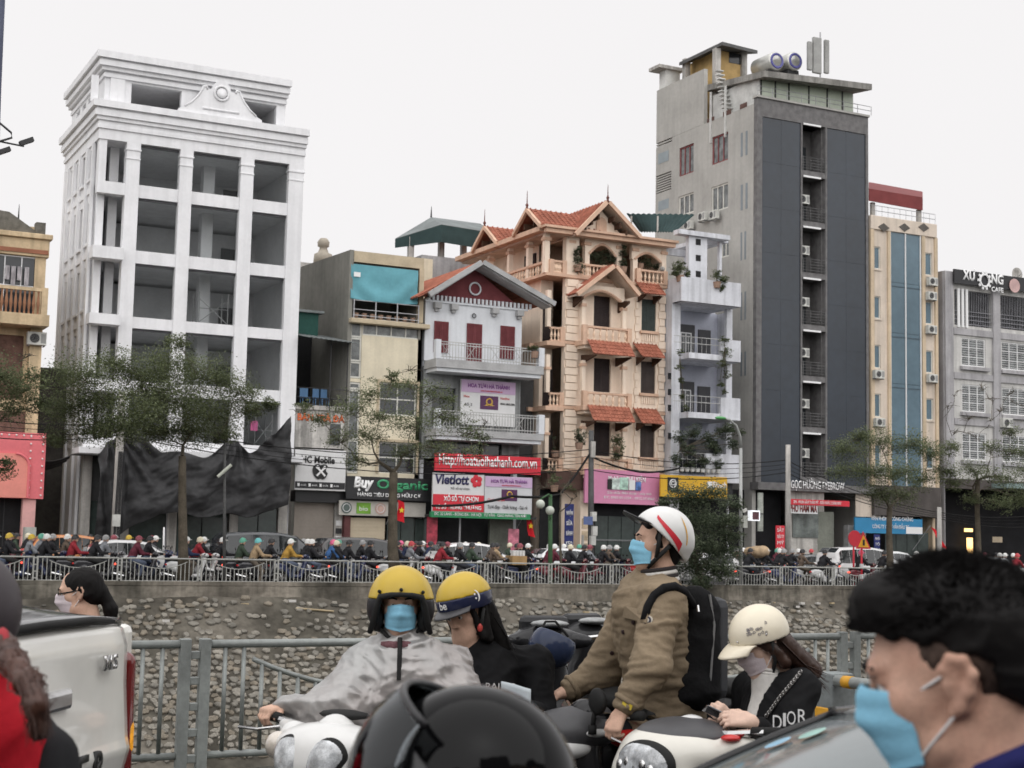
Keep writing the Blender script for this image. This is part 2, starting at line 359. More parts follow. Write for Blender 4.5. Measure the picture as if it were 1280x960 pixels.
# ================================================================ buildings: far left beige house and white corner block
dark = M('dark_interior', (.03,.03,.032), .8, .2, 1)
dglass = M('dark_glass', (.028,.032,.036), .12, .15, .8, spec=.5)
white = M('white_paint', (.8,.8,.815), .6, .05, .8, streak=.07)
iron = M('iron_dark', (.03,.03,.032), .5, .1)
steel = M('steel_grey', (.35,.35,.36), .4, .12, 3, metal=.6)
conc_l = M('concrete_light', (.5,.48,.45), .85, .2, 1.2, streak=.35)
# ---- beige house at the left edge
B = thing('beige_house', 'ochre balcony house with stone balustrade beside the white block', 'building', (9, 67, 0))
och = M('ochre_paint', (.62,.48,.31), .8, .15, 1, streak=.25); brn = M('brown_brick', (.17,.1,.08), .85, .3, 3, bump=.3, bscale=15)
xr = fx(53, 400); x0 = 3.
zs_ = [fz(45, y) for y in (300, 322, 365, 397, 408, 520, 545)]
wl = MB(); wall(wl, x0, xr-.05, GZ+.13, zs_[0]+.6, 67.2, 67.5, [(9.3, 10.9, zs_[2]+.0, zs_[1]-.1), (9.2, 10.7, fz(40,500), fz(40,420))]); wl.box(x0, xr, 67.5, 76, 0, zs_[0]+.5)
wl.obj('wall', och, B)
part(B, 'brick_panel', brn, (9.2, 10.75, 67.3, 67.45, fz(40,505), zs_[4]-.3))
part(B, 'cornice', och, (x0, xr+.1, 66.75, 67.2, zs_[1], zs_[0]), (x0, xr+.2, 66.6, 67.2, zs_[0], zs_[0]+.22), bevel=.03)
part(B, 'tile_band', M('red_trim', (.3,.13,.08), .7), (x0, xr+.05, 66.7, 66.76, zs_[1]+.12, zs_[1]+.3))
part(B, 'balcony_slab', och, (x0, xr+.1, 65.9, 67.2, zs_[4]-.1, zs_[3]))
q = part(B, 'balustrade', och, (x0, xr, 65.95, 66.1, zs_[2]-.12, zs_[2]+.02), (xr-.25, xr, 65.92, 66.15, zs_[3], zs_[2]+.05))
bal = MB(); bal.lathe([(.05,0),(.035,.08),(.075,.26),(.035,.5),(.05,.6)], (0,0,0), 8); h = zs_[2]-.12-zs_[3]
bl = bal.obj('baluster', M('baluster_rust', (.33,.17,.1), .8, .2), q); bl.data.transform(Matrix.Translation(WL[q])); 
bl.location = V(8.6, 66.02, zs_[3])-WL[q]; bl.scale = (1, 1, h/.6)
for i in range(1, 14): dup(bl, q, V(8.6+i*.185, 66.02, zs_[3])-WL[q], scale=(1, 1, h/.6))
window(B, 9.0, xr-.3, zs_[3]+.02, zs_[1]-.02, 66.9, white, dglass, 3, 2, .05)
cl = MB()
for i, x in enumerate((9.7, 9.95, 10.2, 10.5)): cl.grid(lambda u, v: (x+u*.18, 66.75+.03*math.sin(u*9+v*3), zs_[1]-.5-v*(.6+.2*(i % 2))), 4, 6)
tag(cl.obj('laundry', M('laundry_cloth', (.42,.4,.42), .9, .3, 3)), 'pale laundry hanging behind the ochre balcony window', 'laundry')
part(B, 'pilaster', och, (xr-.45, xr, 66.85, 67.2, zs_[3], zs_[1]), (xr-.5, xr, 66.8, 67.2, 3, zs_[4]-.1))
rf = MB(); rf.prism([(x0, zs_[0]+.22), (xr-.2, zs_[0]+.22), (xr-1.6, zs_[0]+1.1), (x0, zs_[0]+1.6)], 67, 73); rf.box(xr-.5, xr-.1, 66.8, 67.3, zs_[0]+.2, zs_[0]+.75)
rf.obj('roof', M('old_tile', (.16,.15,.13), .85, .3, 3, bump=.4), B)
sp = MB()
for px_, t in ((13, 272), (18, 275), (29, 250)): x, z = fa(px_, t); sp.tube([(x, 68, zs_[0]+.8), (x, 68, z)], [.05, .012], 5)
sp.obj('roof_spike', iron, B)
aircon('white outdoor unit on the ochre house beside the brick panel', fx(44,425), 66.7, fz(44,433))
part(B, 'shutter_floor', brn, (x0, xr-.5, 66.95, 67.15, fz(30,540), fz(30,515)))
# pink shop front
S = thing('pink_shop_sign', 'pink arched shop front sign with rows of bulbs', 'shop sign', (10, 66, 0))
pk = M('pink_red', (.78,.2,.22), .6, .08, 1); pk2 = M('pink_pale', (.72,.4,.38), .7, .1, 1)
zt, zb = fz(45,543), fz(45,624); xe = fx(52,580)
part(S, 'panel', pk, (4, xe, 66.2, 66.5, zb, zt))
a = MB(); n = 10; cx = fx(14, 600); R_ = fx(31,600)-cx
pl = [(4, zb+.02), (cx+R_, zb+.02), (cx+R_, fz(31,585))]+[(cx+R_*math.cos(t*math.pi/2/n), fz(31,585)+R_*math.sin(t*math.pi/2/n)) for t in range(1, n+1)]+[(4, fz(31,585)+R_)]
a.prism(pl, 66.12, 66.2); a.obj('arch', M('pink_coral', (.8,.3,.25), .6, .06), S)
a = MB(); a.tube([(p[0], 66.12, p[1]) for p in pl[1:-1]], .06, 6); a.obj('arch_rim', pk, S)
bb = MB(); bb.ball((0,0,0), .045, n=6, k=4); bo = bb.obj('bulb', M('bulb_white', (.8,.75,.72), .4, 0), S); bo.data.transform(Matrix.Translation(WL[S]))
first = True
for i in range(9):
    for x in (xe-.12, xe-.62):
        loc = V(x, 66.17, zb+.15+i*(zt-zb-.3)/8)-WL[S]
        if first: bo.location = loc; first = False
        else: dup(bo, S, loc)
for i in range(6): dup(bo, S, V(xe-.62-i*.3, 66.17, zt-.12)-WL[S])
part(S, 'pier', pk2, (fx(24,650), fx(40,650), 66.3, 66.7, GZ+.13, zb))
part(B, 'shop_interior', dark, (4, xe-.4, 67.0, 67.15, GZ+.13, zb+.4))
g = MB()
for i in range(14): g.box(7.6+i*.2, 7.63+i*.2, 66.85, 66.88, GZ+.13, zb)
for z in (.8, 1.6): g.box(7.5, 10.3, 66.85, 66.88, z, z+.04)
g.obj('gate_grille', iron, B)
part(B, 'utility_cabinet', M('cabinet_grey', (.45,.46,.42), .6, .1, 2, streak=.2), (fx(32,640,63.5), fx(46,640,63.5), 63.4, 63.9, GZ+.13, fz(40,659,63.5)))

# ---- white corner block under construction
W = thing('white_block', 'white classical corner block with open dark floors and stepped cornices', 'building', (13.4, 67, 0))
inner = M('inner_plaster', (.78,.78,.79), .85, .08, .8); ceil = M('inner_ceiling', (.72,.72,.73), .85, .1)
pil = [(13.42,13.75), (fx(159,170), fx(176,170)), (fx(226,172), fx(242,172)), (fx(302,176), fx(318,176)), (fx(362,180), fx(380,185))]
XL, XR = 13.42, pil[-1][1]
opz = [(fz(173,231), fz(173,180)), (fz(170,313), fz(173,247)), (fz(167,396), fz(170,329)), (fz(163,476), fz(166,410)), (fz(161,549), fz(163,492))]
zc = opz[0][1]
for i, (a, b) in enumerate(pil):
    z0 = opz[4][0]-.4
    if i == 0:
        part(W, 'corner_column', white, (a+.1, b+.1, 67.5, 67.9, z0, opz[1][1]+.5), (a, b, 66.95, 67.4, opz[0][0]-.5, zc))
    else:
        part(W, 'pilaster', white, (a, b, 66.9, 67.35, z0, zc-.35))
        part(W, 'capital', white, (a-.04, b+.04, 66.86, 67.35, zc-.35, zc-.28), (a-.01, b+.01, 66.89, 67.35, zc-.28, zc), (a-.03, b+.03, 66.87, 67.35, zc-.75, zc-.7))
for k, (zb, zt) in enumerate(opz):
    za = opz[k+1][1] if k < 4 else zb-.5
    part(W, 'floor_beam', white, (XL+.9, XR-.05, 67.0, 67.3, za, zb), (XL-.15 if k else XL-.01, fx(159,170), 66.55 if k else 66.93, 67.3, za+.02, zb-.02))
    part(W, 'floor_slab', ceil, (XL+.1, XR-.1, 67.3, 74.6, za+.15, zb-.03))
    part(W, 'back_wall', inner, (XL+.1, XR-.1, 73.2, 73.4, zb, zt))
    iw = M('inner_white', (.75,.75,.76), .8, .06)
    part(W, 'inner_column', iw, (fx(250,300,69.5), fx(264,300,69.5), 69.3, 69.8, zb-.03, zt+.2)); part(W, 'inner_column', iw, (XL+.75, XL+1.15, 68.2, 68.6, zb-.03, zt+.2))
    part(W, 'party_wall', inner, (XR-.25, XR-.05, 67.36, 74.5, zb-.03, zt+.2)); part(W, 'inner_wall', inner, (pil[1][0]+.1, pil[1][0]+.25, 70.5, 73.2, zb-.03, zt+.2))
    part(W, 'doorway', dark, (fx(265,300)+2.2, fx(265,300)+3.1, 73.1, 73.19, zb, zb+1.7))
    for i in range(1, 4):
        a, b = pil[i][1], pil[i+1][0]
        part(W, 'glazing', glassmat('site_glass', (.94,.95,.95), .16), (a, b, 67.2, 67.21, zb, zt))
        part(W, 'glazing_rail', M('alu_dark', (.12,.12,.13), .5), (a, b, 67.17, 67.23, zt-.1, zt))
# side wall along the alley
sw = []; win_spots = []
for k, (zb, zt) in enumerate(opz):
    for j, (ya, yb) in enumerate(((68.1,68.9), (69.9,70.5), (71.3,71.9), (72.7,73.3))):
        sw.append((ya, yb, zb+.35, zt-.15)); win_spots.append((ya, yb, zb+.35, zt-.15))
YB = 74.6
mb = wall(MB(), 67.9, YB, 0, zc, XL, XL+.3, sw, 'x'); mb.obj('side_wall', white, W)
for a, b, c, d in win_spots:
    window(W, a, b, c, d, XL+.12, M('alu_dark', None), dglass, 2, 2, .05, 'x')
    part(W, 'sill', white, (XL-.1, XL+.05, a-.08, b+.08, c-.14, c-.03))
for y in (67.9, 69.2, 70.8, 72.2, 73.6, YB-.35): part(W, 'side_pilaster', white, (XL-.12, XL-.003, y-.17, y+.17, 0, zc))
for k in range(5): part(W, 'string_course', white, (XL-.06, XL-.002, 67.9, YB, opz[k][0]-.35, opz[k][0]-.1))
part(W, 'rear_wall', white, (XL+.3, XR, YB-.3, YB, 0, zc)); part(W, 'right_wall', white, (XR-.04, XR+.02, 67.4, YB, 0, zc))
def cornice(z0, steps, x0, x1, y0, y1, mat, par, name='cornice'):
    mb = MB(); z = z0
    for ov, h in steps: mb.box(x0-ov, x1+ov*.25, y0-ov, y1, z, z+h); z += h
    return mb.obj(name, mat, par), z
ztop2 = fz(125,127); s = (ztop2-zc)
cornice(zc, [(.06,.28*s),(.14,.1*s),(.1,.12*s),(.2,.1*s),(.3,.16*s),(.25,.06*s),(.42,.18*s)], XL, XR, 66.95, YB, white, W)
za0, za1 = ztop2, fz(115,92)
ax0, ax1 = XL+.15, fx(358,150)
aop = [(fx(165,125), fx(228,130), za0, za1-.1), (fx(290,140), fx(347,145), za0, za1-.1)]
mb = wall(MB(), ax0, ax1, za0, za1, 67.2, 67.5, aop); mb.obj('attic_wall', white, W)
mb = wall(MB(), 67.5, YB, za0, za1, ax0, ax0+.3, [(68.6+i*1.35, 69.4+i*1.35, za0+.1, za1-.12) for i in range(4)], 'x'); mb.obj('attic_side_wall', white, W)
part(W, 'attic_back', inner, (ax0+.3, ax1, 71.5, 71.7, za0, za1)); part(W, 'attic_right', white, (ax1-.3, ax1, 67.5, YB, za0, za1))
part(W, 'attic_floor', ceil, (ax0+.3, ax1-.3, 67.5, 71.5, za0-.1, za0+.02))
for x in (fx(118,110), fx(142,112), fx(151,115)): part(W, 'attic_pilaster', white, (x-.12, x+.2, 67.1, 67.2, za0, za1-.003))
ztop1 = fz(112,62); s = ztop1-za1
cornice(za1, [(.08,.16*s),(.02,.1*s),(.2,.16*s),(.34,.22*s),(.28,.08*s),(.46,.28*s)], ax0, ax1, 67.15, YB, white, W)
# pediment with medallion
px0, px1 = fx(221,138), fx(325,152); cx = (px0+px1)/2; hw = (px1-px0)/2; pz = za0-.02; ph = fz(272,103)-pz
half = [(1,0),(1,.1),(.86,.18),(.7,.32),(.55,.52),(.46,.7),(.44,.78),(.36,.8),(.34,.72),(.22,.76),(.2,.88),(.12,.97),(0,1)]
poly = [(cx+a*hw, pz+b*ph) for a, b in half]+[(cx-a*hw, pz+b*ph) for a, b in half[-2::-1]]
mb = MB(); mb.prism(poly[::-1], 66.7, 66.95); mb.obj('pediment', white, W)
mb = MB(); mb.torus((cx, 66.69, pz+ph*.66), .33, .07, 'y', 24, 6); mb.lathe([(.26,-.05),(.2,-.1),(.0,-.12)], (cx, 66.72, pz+ph*.66), 20, 'y'); mb.obj('medallion', white, W, smooth=True)
mb = MB(); mb.tube([(cx+a*hw, 66.7, pz+b*ph) for a, b in half[2:9]], .05, 6); mb.tube([(cx-a*hw, 66.7, pz+b*ph) for a, b in half[2:9]], .05, 6); mb.box(cx-.85, cx+.85, 66.66, 66.7, pz+.3, pz+.4); mb.obj('pediment_moulding', white, W, smooth=True)
mb = MB(); x, z = fa(240, 64); mb.tube([(x, 69, ztop1-.2), (x, 69, z)], .02, 5); mb.obj('lightning_rod', steel, W)
# ground floor: canopy slab, columns, dark glazed shop
zcan = opz[4][0]-.5
part(W, 'canopy_slab', white, (XL-.5, XR, 65.6, 67.0, zcan-.25, zcan))
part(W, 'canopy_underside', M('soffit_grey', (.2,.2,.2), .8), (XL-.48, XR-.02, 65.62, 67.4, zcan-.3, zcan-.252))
for x in (13.6, 15.3, 17.4, 20.2, 22.5): part(W, 'ground_column', conc_l, (x-.2, x+.2, 67.0, 67.4, GZ+.13, zcan-.3))
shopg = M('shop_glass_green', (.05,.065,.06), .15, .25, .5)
for i, (a, b) in enumerate(((13.85,15.05),(15.55,17.15),(17.65,18.75),(18.8,19.95),(20.45,21.35),(21.4,22.25))): part(W, 'shop_pane', shopg, (a, b, 67.15, 67.18, GZ+.13, 3.0))
part(W, 'shop_fascia', M('fascia_dark', (.06,.06,.06), .7), (13.8, 22.4, 67.1, 67.3, 3.0, zcan-.3)); part(W, 'shop_back', dark, (13.8, 22.5, 69, 69.2, GZ+.1, zcan-.3))
part(W, 'door_post', steel, (17.15,17.2,67.05,67.15,GZ+.13,3), (20.0,20.06,67.05,67.15,GZ+.13,3))
sm = M('scaffold_tube', (.3,.3,.3), .5, metal=.5)
for k, bay in ((2,2), (4,3)):
    T = thing('scaffold_frame', 'crossed steel scaffold frame standing in an open bay of the white block' if k == 2 else 'crossed steel scaffold frame with a pink cloth on the lowest open floor', 'scaffold', (pil[bay][1]+.9, 68, opz[k][0]))
    x0, x1, z0 = pil[bay][1]+.75, pil[bay+1][0]-.15, opz[k][0]
    mb = MB()
    for x in (x0, x1): mb.tube([(x, 67.6, z0), (x, 67.6, z0+1.5)], .025, 6); mb.tube([(x, 68.6, z0), (x, 68.6, z0+1.5)], .025, 6)
    mb.tube([(x0, 67.6, z0+.1), (x1, 67.6, z0+1.2)], .02, 5); mb.tube([(x1, 67.62, z0+.1), (x0, 67.62, z0+1.2)], .02, 5); mb.tube([(x0, 67.58, z0+.75), (x1, 67.58, z0+.75)], .02, 5)
    mb.obj('tubes', sm, T)
mb = MB(); mb.grid(lambda u, v: (pil[3][1]+.5+u*.35, 67.5+.04*math.sin(u*8), opz[4][0]+1.15-v*.45), 6, 5)
tag(mb.obj('pink_cloth', M('cloth_pink', (.7,.15,.35), .9)), 'small pink cloth draped on the scaffold of the white block', 'cloth')
# black sheeting hung in front of the ground floor
mb = MB(); rs = random.Random(5)
key = [(fx(122,600,65.4), 5.0, 1.6), (fx(135,600,65.4), 5.6, 1.2), (fx(157,600,65.4), 6.15, 1.6), (fx(200,600,65.4), 5.2, 2.55), (fx(250,600,65.4), 5.05, 2.45), (fx(292,600,65.4), 5.75, 2.5), (fx(310,600,65.4), 5.35, 2.5), (fx(342,600,65.4), 6.1, 2.7), (fx(361,600,65.4), 7.1, 3.1)]
def tarp(u, v):
    x = key[0][0]+u*(key[-1][0]-key[0][0])
    for i in range(len(key)-1):
        if key[i][0] <= x <= key[i+1][0]+1e-6: break
    t = (x-key[i][0])/(key[i+1][0]-key[i][0]); t2 = t*t*(3-2*t) if i not in (2, 7) else t
    zt = key[i][1]*(1-t2)+key[i+1][1]*t2; zb = key[i][2]*(1-t)+key[i+1][2]*t
    z = zt+(zb-zt)*v
    n = mnoise.turbulence(V(x*.45, z*.8-x*.25, 2), 4, False)*.32+math.sin(x*14+z*2)*.1*(1 if x < key[2][0] else .06)
    for i_, kk in enumerate((key[2], key[5], key[8], key[1])): dx, dz = x-kk[0], kk[1]+.4-z; d_ = math.hypot(dx, dz)+.05; n += math.exp(-d_/2.6)*math.sin(math.atan2(dx, dz)*(15+2*i_)+i_+mnoise.noise(V(x*.6, z*.6, i_))*2.5)*.2*min(1, d_)
    return (x, 65.35+n*.85-.25*math.sin(v*3), z+.08*math.sin(x*3))
mb.grid(tarp, 220, 60)
tag(mb.obj('black_tarpaulin', M('tarp_black', (.052,.052,.054), .55, .25, .8, bump=.35, bscale=9), smooth=True, solid=.01), 'torn black tarpaulin draped across the ground floor of the white block', 'tarpaulin')
mb = MB(); mb.grid(lambda u, v: (XL-.6-u*2.2, 66.4+v*2.5+.1*math.sin(v*9), 4.9+u*.1-v*.35-.35*math.sin(u*3.14)+.05*math.sin(v*20)), 14, 20)
tag(mb.obj('alley_sheet', M('tarp_black', None), smooth=True), 'black sheet strung over the dark alley beside the pink shop', 'tarpaulin')
mb = MB(); mb.box(11.75, 13.2, 70.5, 70.7, -.1, 9); tag(mb.obj('alley_screen', M('alley_wall', (.07,.065,.06), .9, .3, 1)), 'dark wall closing the alley between ochre house and white block', 'wall')
# ================================================================ narrow house, cream house, white gabled house, peach villa
def sign(name, label, px0, px1, py0, py1, mat, Y=66.3, dep=.12, cat='shop sign'):
    xm = (px0+px1)/2; x0, x1 = fx(px0, (py0+py1)/2, Y), fx(px1, (py0+py1)/2, Y); z0, z1 = fz(xm, py1, Y), fz(xm, py0, Y)
    T = thing(name, label, cat, (x0, Y, z0)); part(T, 'board', mat, (x0, x1, Y, Y+dep, z0, z1)); return T, x0, x1, z0, z1
wht = M('sign_white', (.68,.68,.68), .5, .06, 2); blk = M('sign_black', (.02,.02,.022), .4, .1); redp = M('sign_red', (.62,.03,.05), .5, .06); grn = M('sign_green', (.03,.25,.1), .5, .06)
letw = M('letter_white', (.8,.8,.8), .5, 0); letk = M('letter_black', (.02,.02,.02), .5, 0); letr = M('letter_red', (.6,.04,.04), .5, 0); leto = M('letter_orange', (.72,.16,.06), .6, .1)
# ---- narrow dark house beside the white block
N = thing('narrow_house', 'narrow house with dark open veranda under a metal awning', 'building', (23, 67, 0))
x0, x1 = XR+.05, fx(433,560); zf = fz(400,510)
part(N, 'wall', M('stained_white', (.55,.53,.5), .85, .3, 1, streak=.4), (x0, x1, 67.0, 67.3, fz(400,560), zf))
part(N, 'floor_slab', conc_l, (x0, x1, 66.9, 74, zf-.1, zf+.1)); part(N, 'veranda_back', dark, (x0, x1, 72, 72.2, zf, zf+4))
part(N, 'right_wall', M('dim_wall', (.12,.12,.12), .9, .2), (x1-.06, x1, 67.2, 72, zf+.1, zf+3)); part(N, 'upper_back', M('green_sheet', (.03,.09,.075), .6, .15, 1), (x0, fx(398,400,68.5), 68.5, 68.6, fz(390,422,68.5), fz(385,390,68.5)))
part(N, 'upper_cap', M('sheet_metal', (.2,.22,.22), .5, .2, 1, metal=.4), (x0, fx(400,390,68.5)+.15, 68.3, 70, fz(385,391,68.5), fz(385,388,68.5)))
mb = MB(); za, zb2 = fz(372,421,66.2), fz(433,436,66.2)
mb.grid(lambda u, v: (x0+u*(x1-x0+.1), 66.0+v*4, za+.02-u*.12+.018*math.sin(u*70)+v*.75), 70, 2); mb.obj('awning', M('sheet_metal', None), N, solid=.02)
mb = MB()
for x in (x0+1.6, x1-.12): mb.tube([(x, 66.9, zf), (x, 66.9, za)], .03, 6)
for z in (.45, .9): mb.tube([(x0, 66.92, zf+z), (x1, 66.92, zf+z)], .02, 5)
mb.obj('veranda_rail', iron, N)
part(N, 'window', dglass, (fx(412,545), fx(425,545), 66.95, 66.99, fz(418,556), fz(418,530)))
for i, px in enumerate((381, 397, 405)):
    x = fx(px, 505, 68); T = thing('plastic_chair', 'small blue plastic chair on the dark veranda', 'chair', (x, 68, zf+.1), 'blue chairs on the veranda')
    bl_ = M('plastic_blue', (.1,.22,.4), .5, .1)
    part(T, 'seat', bl_, (x-.2, x+.2, 67.8, 68.2, zf+.52, zf+.56)); part(T, 'backrest', bl_, (x-.2, x+.2, 68.18, 68.22, zf+.565, zf+1.0))
    for dx in (-.18, .16):
        for dy in (-.18, .16): part(T, 'leg', bl_, (x+dx, x+dx+.03, 68+dy, 68.03+dy, zf+.1, zf+.515))
part(N, 'lintel', blk, (x0, x1, 66.6, 67.3, fz(400,628), fz(400,614))); part(N, 'shop_wall', conc_l, (fx(417,660), x1, 66.9, 67.2, GZ+.13, fz(400,628)))
mb = MB(); xa, xb = x0+.1, fx(416,660); zt = fz(400,629)
for i in range(38): z = GZ+.13+i*(zt-GZ-.13)/38; mb.box(xa, xb, 66.98-.012*(i % 2), 67.03, z, z+(zt-GZ-.13)/38)
mb.obj('roller_shutter', M('shutter_taupe', (.27,.24,.21), .6, .1, 1), N)
for i in range(6): z = GZ+.5+i*.36; part(N, 'small_plate', wht if i % 2 else blk, (fx(419,650), fx(426,650), 66.86, 66.89, z, z+.24))
S_, a, b, c, d = sign('repair_shop_sign', 'white phone repair sign with bitten apple, spanner and screwdriver', 369, 432, 562, 613, wht, 66.2)
text('HC Mobile', S_, a+.28, 66.18, d-.62, .3, letk, (b-a)*.66, bold=.03)
cx, cz, r = (a+b)/2, c+.88, .38
ap = [(0,.72),(.3,.86),(.62,.82),(.85,.6)]+[(.68,.42),(.6,.2),(.66,-.05),(.86,-.22),(.72,-.6),(.5,-.9),(.28,-1.0),(0,-.9)]
pl = [(cx+p*r*1.05, cz+q*r) for p, q in ap]+[(cx-p*r*1.05, cz+q*r) for p, q in [(.28,-1.0),(.5,-.9),(.78,-.6),(.98,-.15),(1.0,.25),(.88,.62),(.62,.82),(.3,.86)]]
mb = MB(); mb.prism(pl[::-1], 66.16, 66.19); mb.prism([(cx+.0, cz+r*.95), (cx+.05, cz+r*1.25), (cx+.2, cz+r*1.4), (cx+.18, cz+r*1.1)], 66.16, 66.19); mb.obj('apple_mark', letk, S_)
mb = MB(); mb.obox((cx, 66.14, cz-.02), V(.2,0,.2), V(0,.01,0), V(-.03,0,.03)); mb.obox((cx, 66.12, cz-.02), V(.2,0,-.2), V(0,.01,0), V(.03,0,.03)); mb.torus((cx-.17, 66.13, cz+.17), .06, .03, 'y', 12, 4); mb.torus((cx+.17, 66.13, cz+.17), .05, .028, 'y', 12, 4); mb.obj('tool_mark', letw, S_)
part(S_, 'strip', blk, (a+.02, b-.02, 66.17, 66.2, c+.08, c+.38))
for i in range(4): part(S_, 'icon', letw, (a+.12+i*.53, a+.22+i*.53, 66.155, 66.17, c+.16, c+.3)); text('sửa chữa', S_, a+.27+i*.53, 66.16, c+.19, .07, letw, .26)
text('BÁN TRÀ ĐÁ', N, x0+.1, 66.98, fz(390,526), .3, leto, x1-x0-.25, bold=.03)
# ---- cream house
K = thing('cream_house', 'cream house with grey side wall and blue tarpaulin on its roof terrace', 'building', (25.3, 67, 0))
cream = M('cream_paint', (.72,.65,.5), .75, .08, 1, streak=.08); gray = M('grey_render', (.24,.235,.21), .9, .15, .4, streak=.1); sand = M('sand_trim', (.5,.42,.3), .75, .12)
x0, x1 = fx(435,400), fx(528,400); zt = fz(436,312); zl = fz(480,402)
sy, sz = fs(376,336,x0)
mb = MB(); mb.prism([(67.0, 0), (67.0, zt), (sy, sz+.1), (74.2, sz), (74.2, 0)], x0, x0+.2, 'yz'); mb.obj('side_wall', gray, K)
part(K, 'rear_wall', gray, (x0+.2, x1, 74, 74.2, 0, sz)); part(K, 'right_wall', gray, (x1-.2, x1, 67.0, 74, 0, zt-.1))
part(K, 'front_frame', sand, (x0+.2, x1, 66.98, 67.25, zt-.55, zt-.02)); part(K, 'frame_post', sand, (x1-.22, x1+.02, 66.97, 67.25, zl+.1, zt-.55)); part(K, 'corner_post', gray, (x0-.02, x0+.16, 66.95, 67.0, 0, zt))
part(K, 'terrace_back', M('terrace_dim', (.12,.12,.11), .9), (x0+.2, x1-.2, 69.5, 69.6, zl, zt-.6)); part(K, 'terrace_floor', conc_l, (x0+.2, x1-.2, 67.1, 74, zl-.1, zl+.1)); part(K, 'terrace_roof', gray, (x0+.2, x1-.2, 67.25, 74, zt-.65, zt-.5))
part(K, 'ledge', sand, (x0+.02, x1+.25, 66.6, 67.1, zl-.22, zl), bevel=.03)
ta, tb, tc_, td = fx(438,350), fx(522,350), fz(480,377), fz(480,334)
mb = MB(); mb.grid(lambda u, v: (ta+u*(tb-ta), 66.95-.05*math.sin(3.14*u)*v-.05*math.sin((v-.75*(1-(2*u-1)**2))*9)*v, td-v*(td-tc_)-.06*math.sin(u*3.14)*v), 40, 24)
tag(mb.obj('blue_tarpaulin', M('tarp_blue', (.14,.36,.42), .6, .1, 1), smooth=True), 'light blue tarpaulin stretched across the roof terrace of the cream house', 'tarpaulin')
part(K, 'paper_label', letw, (ta+.12, ta+.45, 66.86, 66.87, td-.62, td-.4))
mb = MB(); zr0, zr1 = zl+.02, fz(480,379)
for z in (zr0+.15, (zr0+zr1)/2, zr1): mb.box(x0+.2, x1-.2, 66.92, 66.95, z, z+.035)
for i in range(4): x = x0+.25+i*(x1-x0-.5)/3; mb.box(x-.025, x+.025, 66.9, 66.955, zl, zr1+.05)
mb.obj('railing', steel, K)
pot = M('terracotta', (.3,.2,.15), .8)
for i in range(8): x = x0+.45+i*.42; mb = MB(); mb.lathe([(.1,0),(.14,.22)], (x, 67.15, zl+.1), 8); tag(mb.obj('flower_pot', pot), 'clay pot behind the terrace railing of the cream house', 'flower pot', 'pots behind the terrace railing')
wz0, wz1 = fz(480,421), fz(480,405)
holes = [(x0+.16, fx(452,440), fz(445,592), wz1), (fx(453,412), x1-.08, wz0, wz1), (fx(474,500), fx(521,500), fz(500,520), fz(500,479)), (fx(473,570), fx(520,570), fz(500,592), fz(500,553))]
mb = wall(MB(), x0+.16, x1, fz(480,597), zl-.22, 67.0, 67.25, holes); mb.obj('facade_wall', cream, K)
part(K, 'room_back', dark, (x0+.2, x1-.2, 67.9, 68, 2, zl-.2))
fw = M('frame_white', (.66,.65,.6), .55, .08, 2); cur = M('curtain_glass', (.16,.17,.17), .15, .5, 2.5)
window(K, *holes[1], 67.05, fw, cur, 4, 1, .07)
zz = [holes[0][2]] + [fz(445, y) for y in (550, 487, 478, 473, 452, 422)] + [holes[0][3]]
for i in range(len(zz)-1):
    if zz[i+1]-zz[i] > .3: window(K, holes[0][0], holes[0][1], zz[i]+.02, zz[i+1], 67.06, fw, cur, 1, 1, .08)
    else: part(K, 'spandrel', cream, (holes[0][0], holes[0][1], 67.03, 67.1, zz[i]+.02, zz[i+1]))
for h in holes[2:]:
    window(K, *h, 67.08, fw, dglass, 2, 2, .08); part(K, 'window_surround', sand, (h[0]-.12, h[1]+.12, 66.93, 66.995, h[3], h[3]+.12))
    part(K, 'surround_side', sand, (h[0]-.12, h[0], 66.94, 66.995, h[2], h[3])); part(K, 'surround_edge', sand, (h[1], h[1]+.1, 66.94, 66.995, h[2], h[3]))
S_, a, b, c, d = sign('organic_shop_sign', 'black shop sign with white and green lettering above beige shutter', 433, 541, 597, 625, blk, 66.2)
text('Buy', S_, a+.35, 66.18, c+.55, .46, letw, 1.0, bold=.05, shear=.15); text('Organic', S_, a+1.5, 66.18, c+.52, .42, M('letter_green', (.05,.3,.14), .5, 0), 2.6, bold=.03)
text('HÀNG TIÊU DÙNG HỮU CƠ', S_, a+.55, 66.18, c+.14, .16, letw, 3.2, bold=.02)
mb = MB(); mb.lathe([(.06,-.01),(.06,.01)], (a+.62, 66.18, c+.43), 10, 'y'); mb.obj('cart_wheel_mark', letw, S_); mb = MB(); mb.lathe([(.06,-.01),(.06,.01)], (a+.98, 66.18, c+.43), 10, 'y'); mb.obj('cart_wheel_mark', letw, S_)
S_, a, b, c, d = sign('logo_strip', 'pale strip with round logos under the black organic sign', 424, 532, 627, 645, M('strip_pale', (.5,.48,.44), .6, .1), 66.45)
for x, r, mm in ((a+.35, .26, M('logo_slate', (.12,.15,.14), .6)), (a+2.05, .27, M('logo_rose', (.5,.35,.3), .6))):
    mb = MB(); mb.lathe([(r,-.02),(r,.0)], (x, 66.44, (c+d)/2), 20, 'y'); mb.obj('round_logo', mm, S_); mb = MB(); mb.torus((x, 66.42, (c+d)/2), r*.7, .02, 'y', 18, 4); mb.obj('logo_ring', wht, S_)
part(S_, 'green_logo', M('logo_green', (.18,.36,.06), .6), (a+.85, a+1.55, 66.42, 66.45, c+.08, d-.08)); text('bio', S_, a+.98, 66.41, c+.22, .2, letw, .42)
zt = fz(470,646)
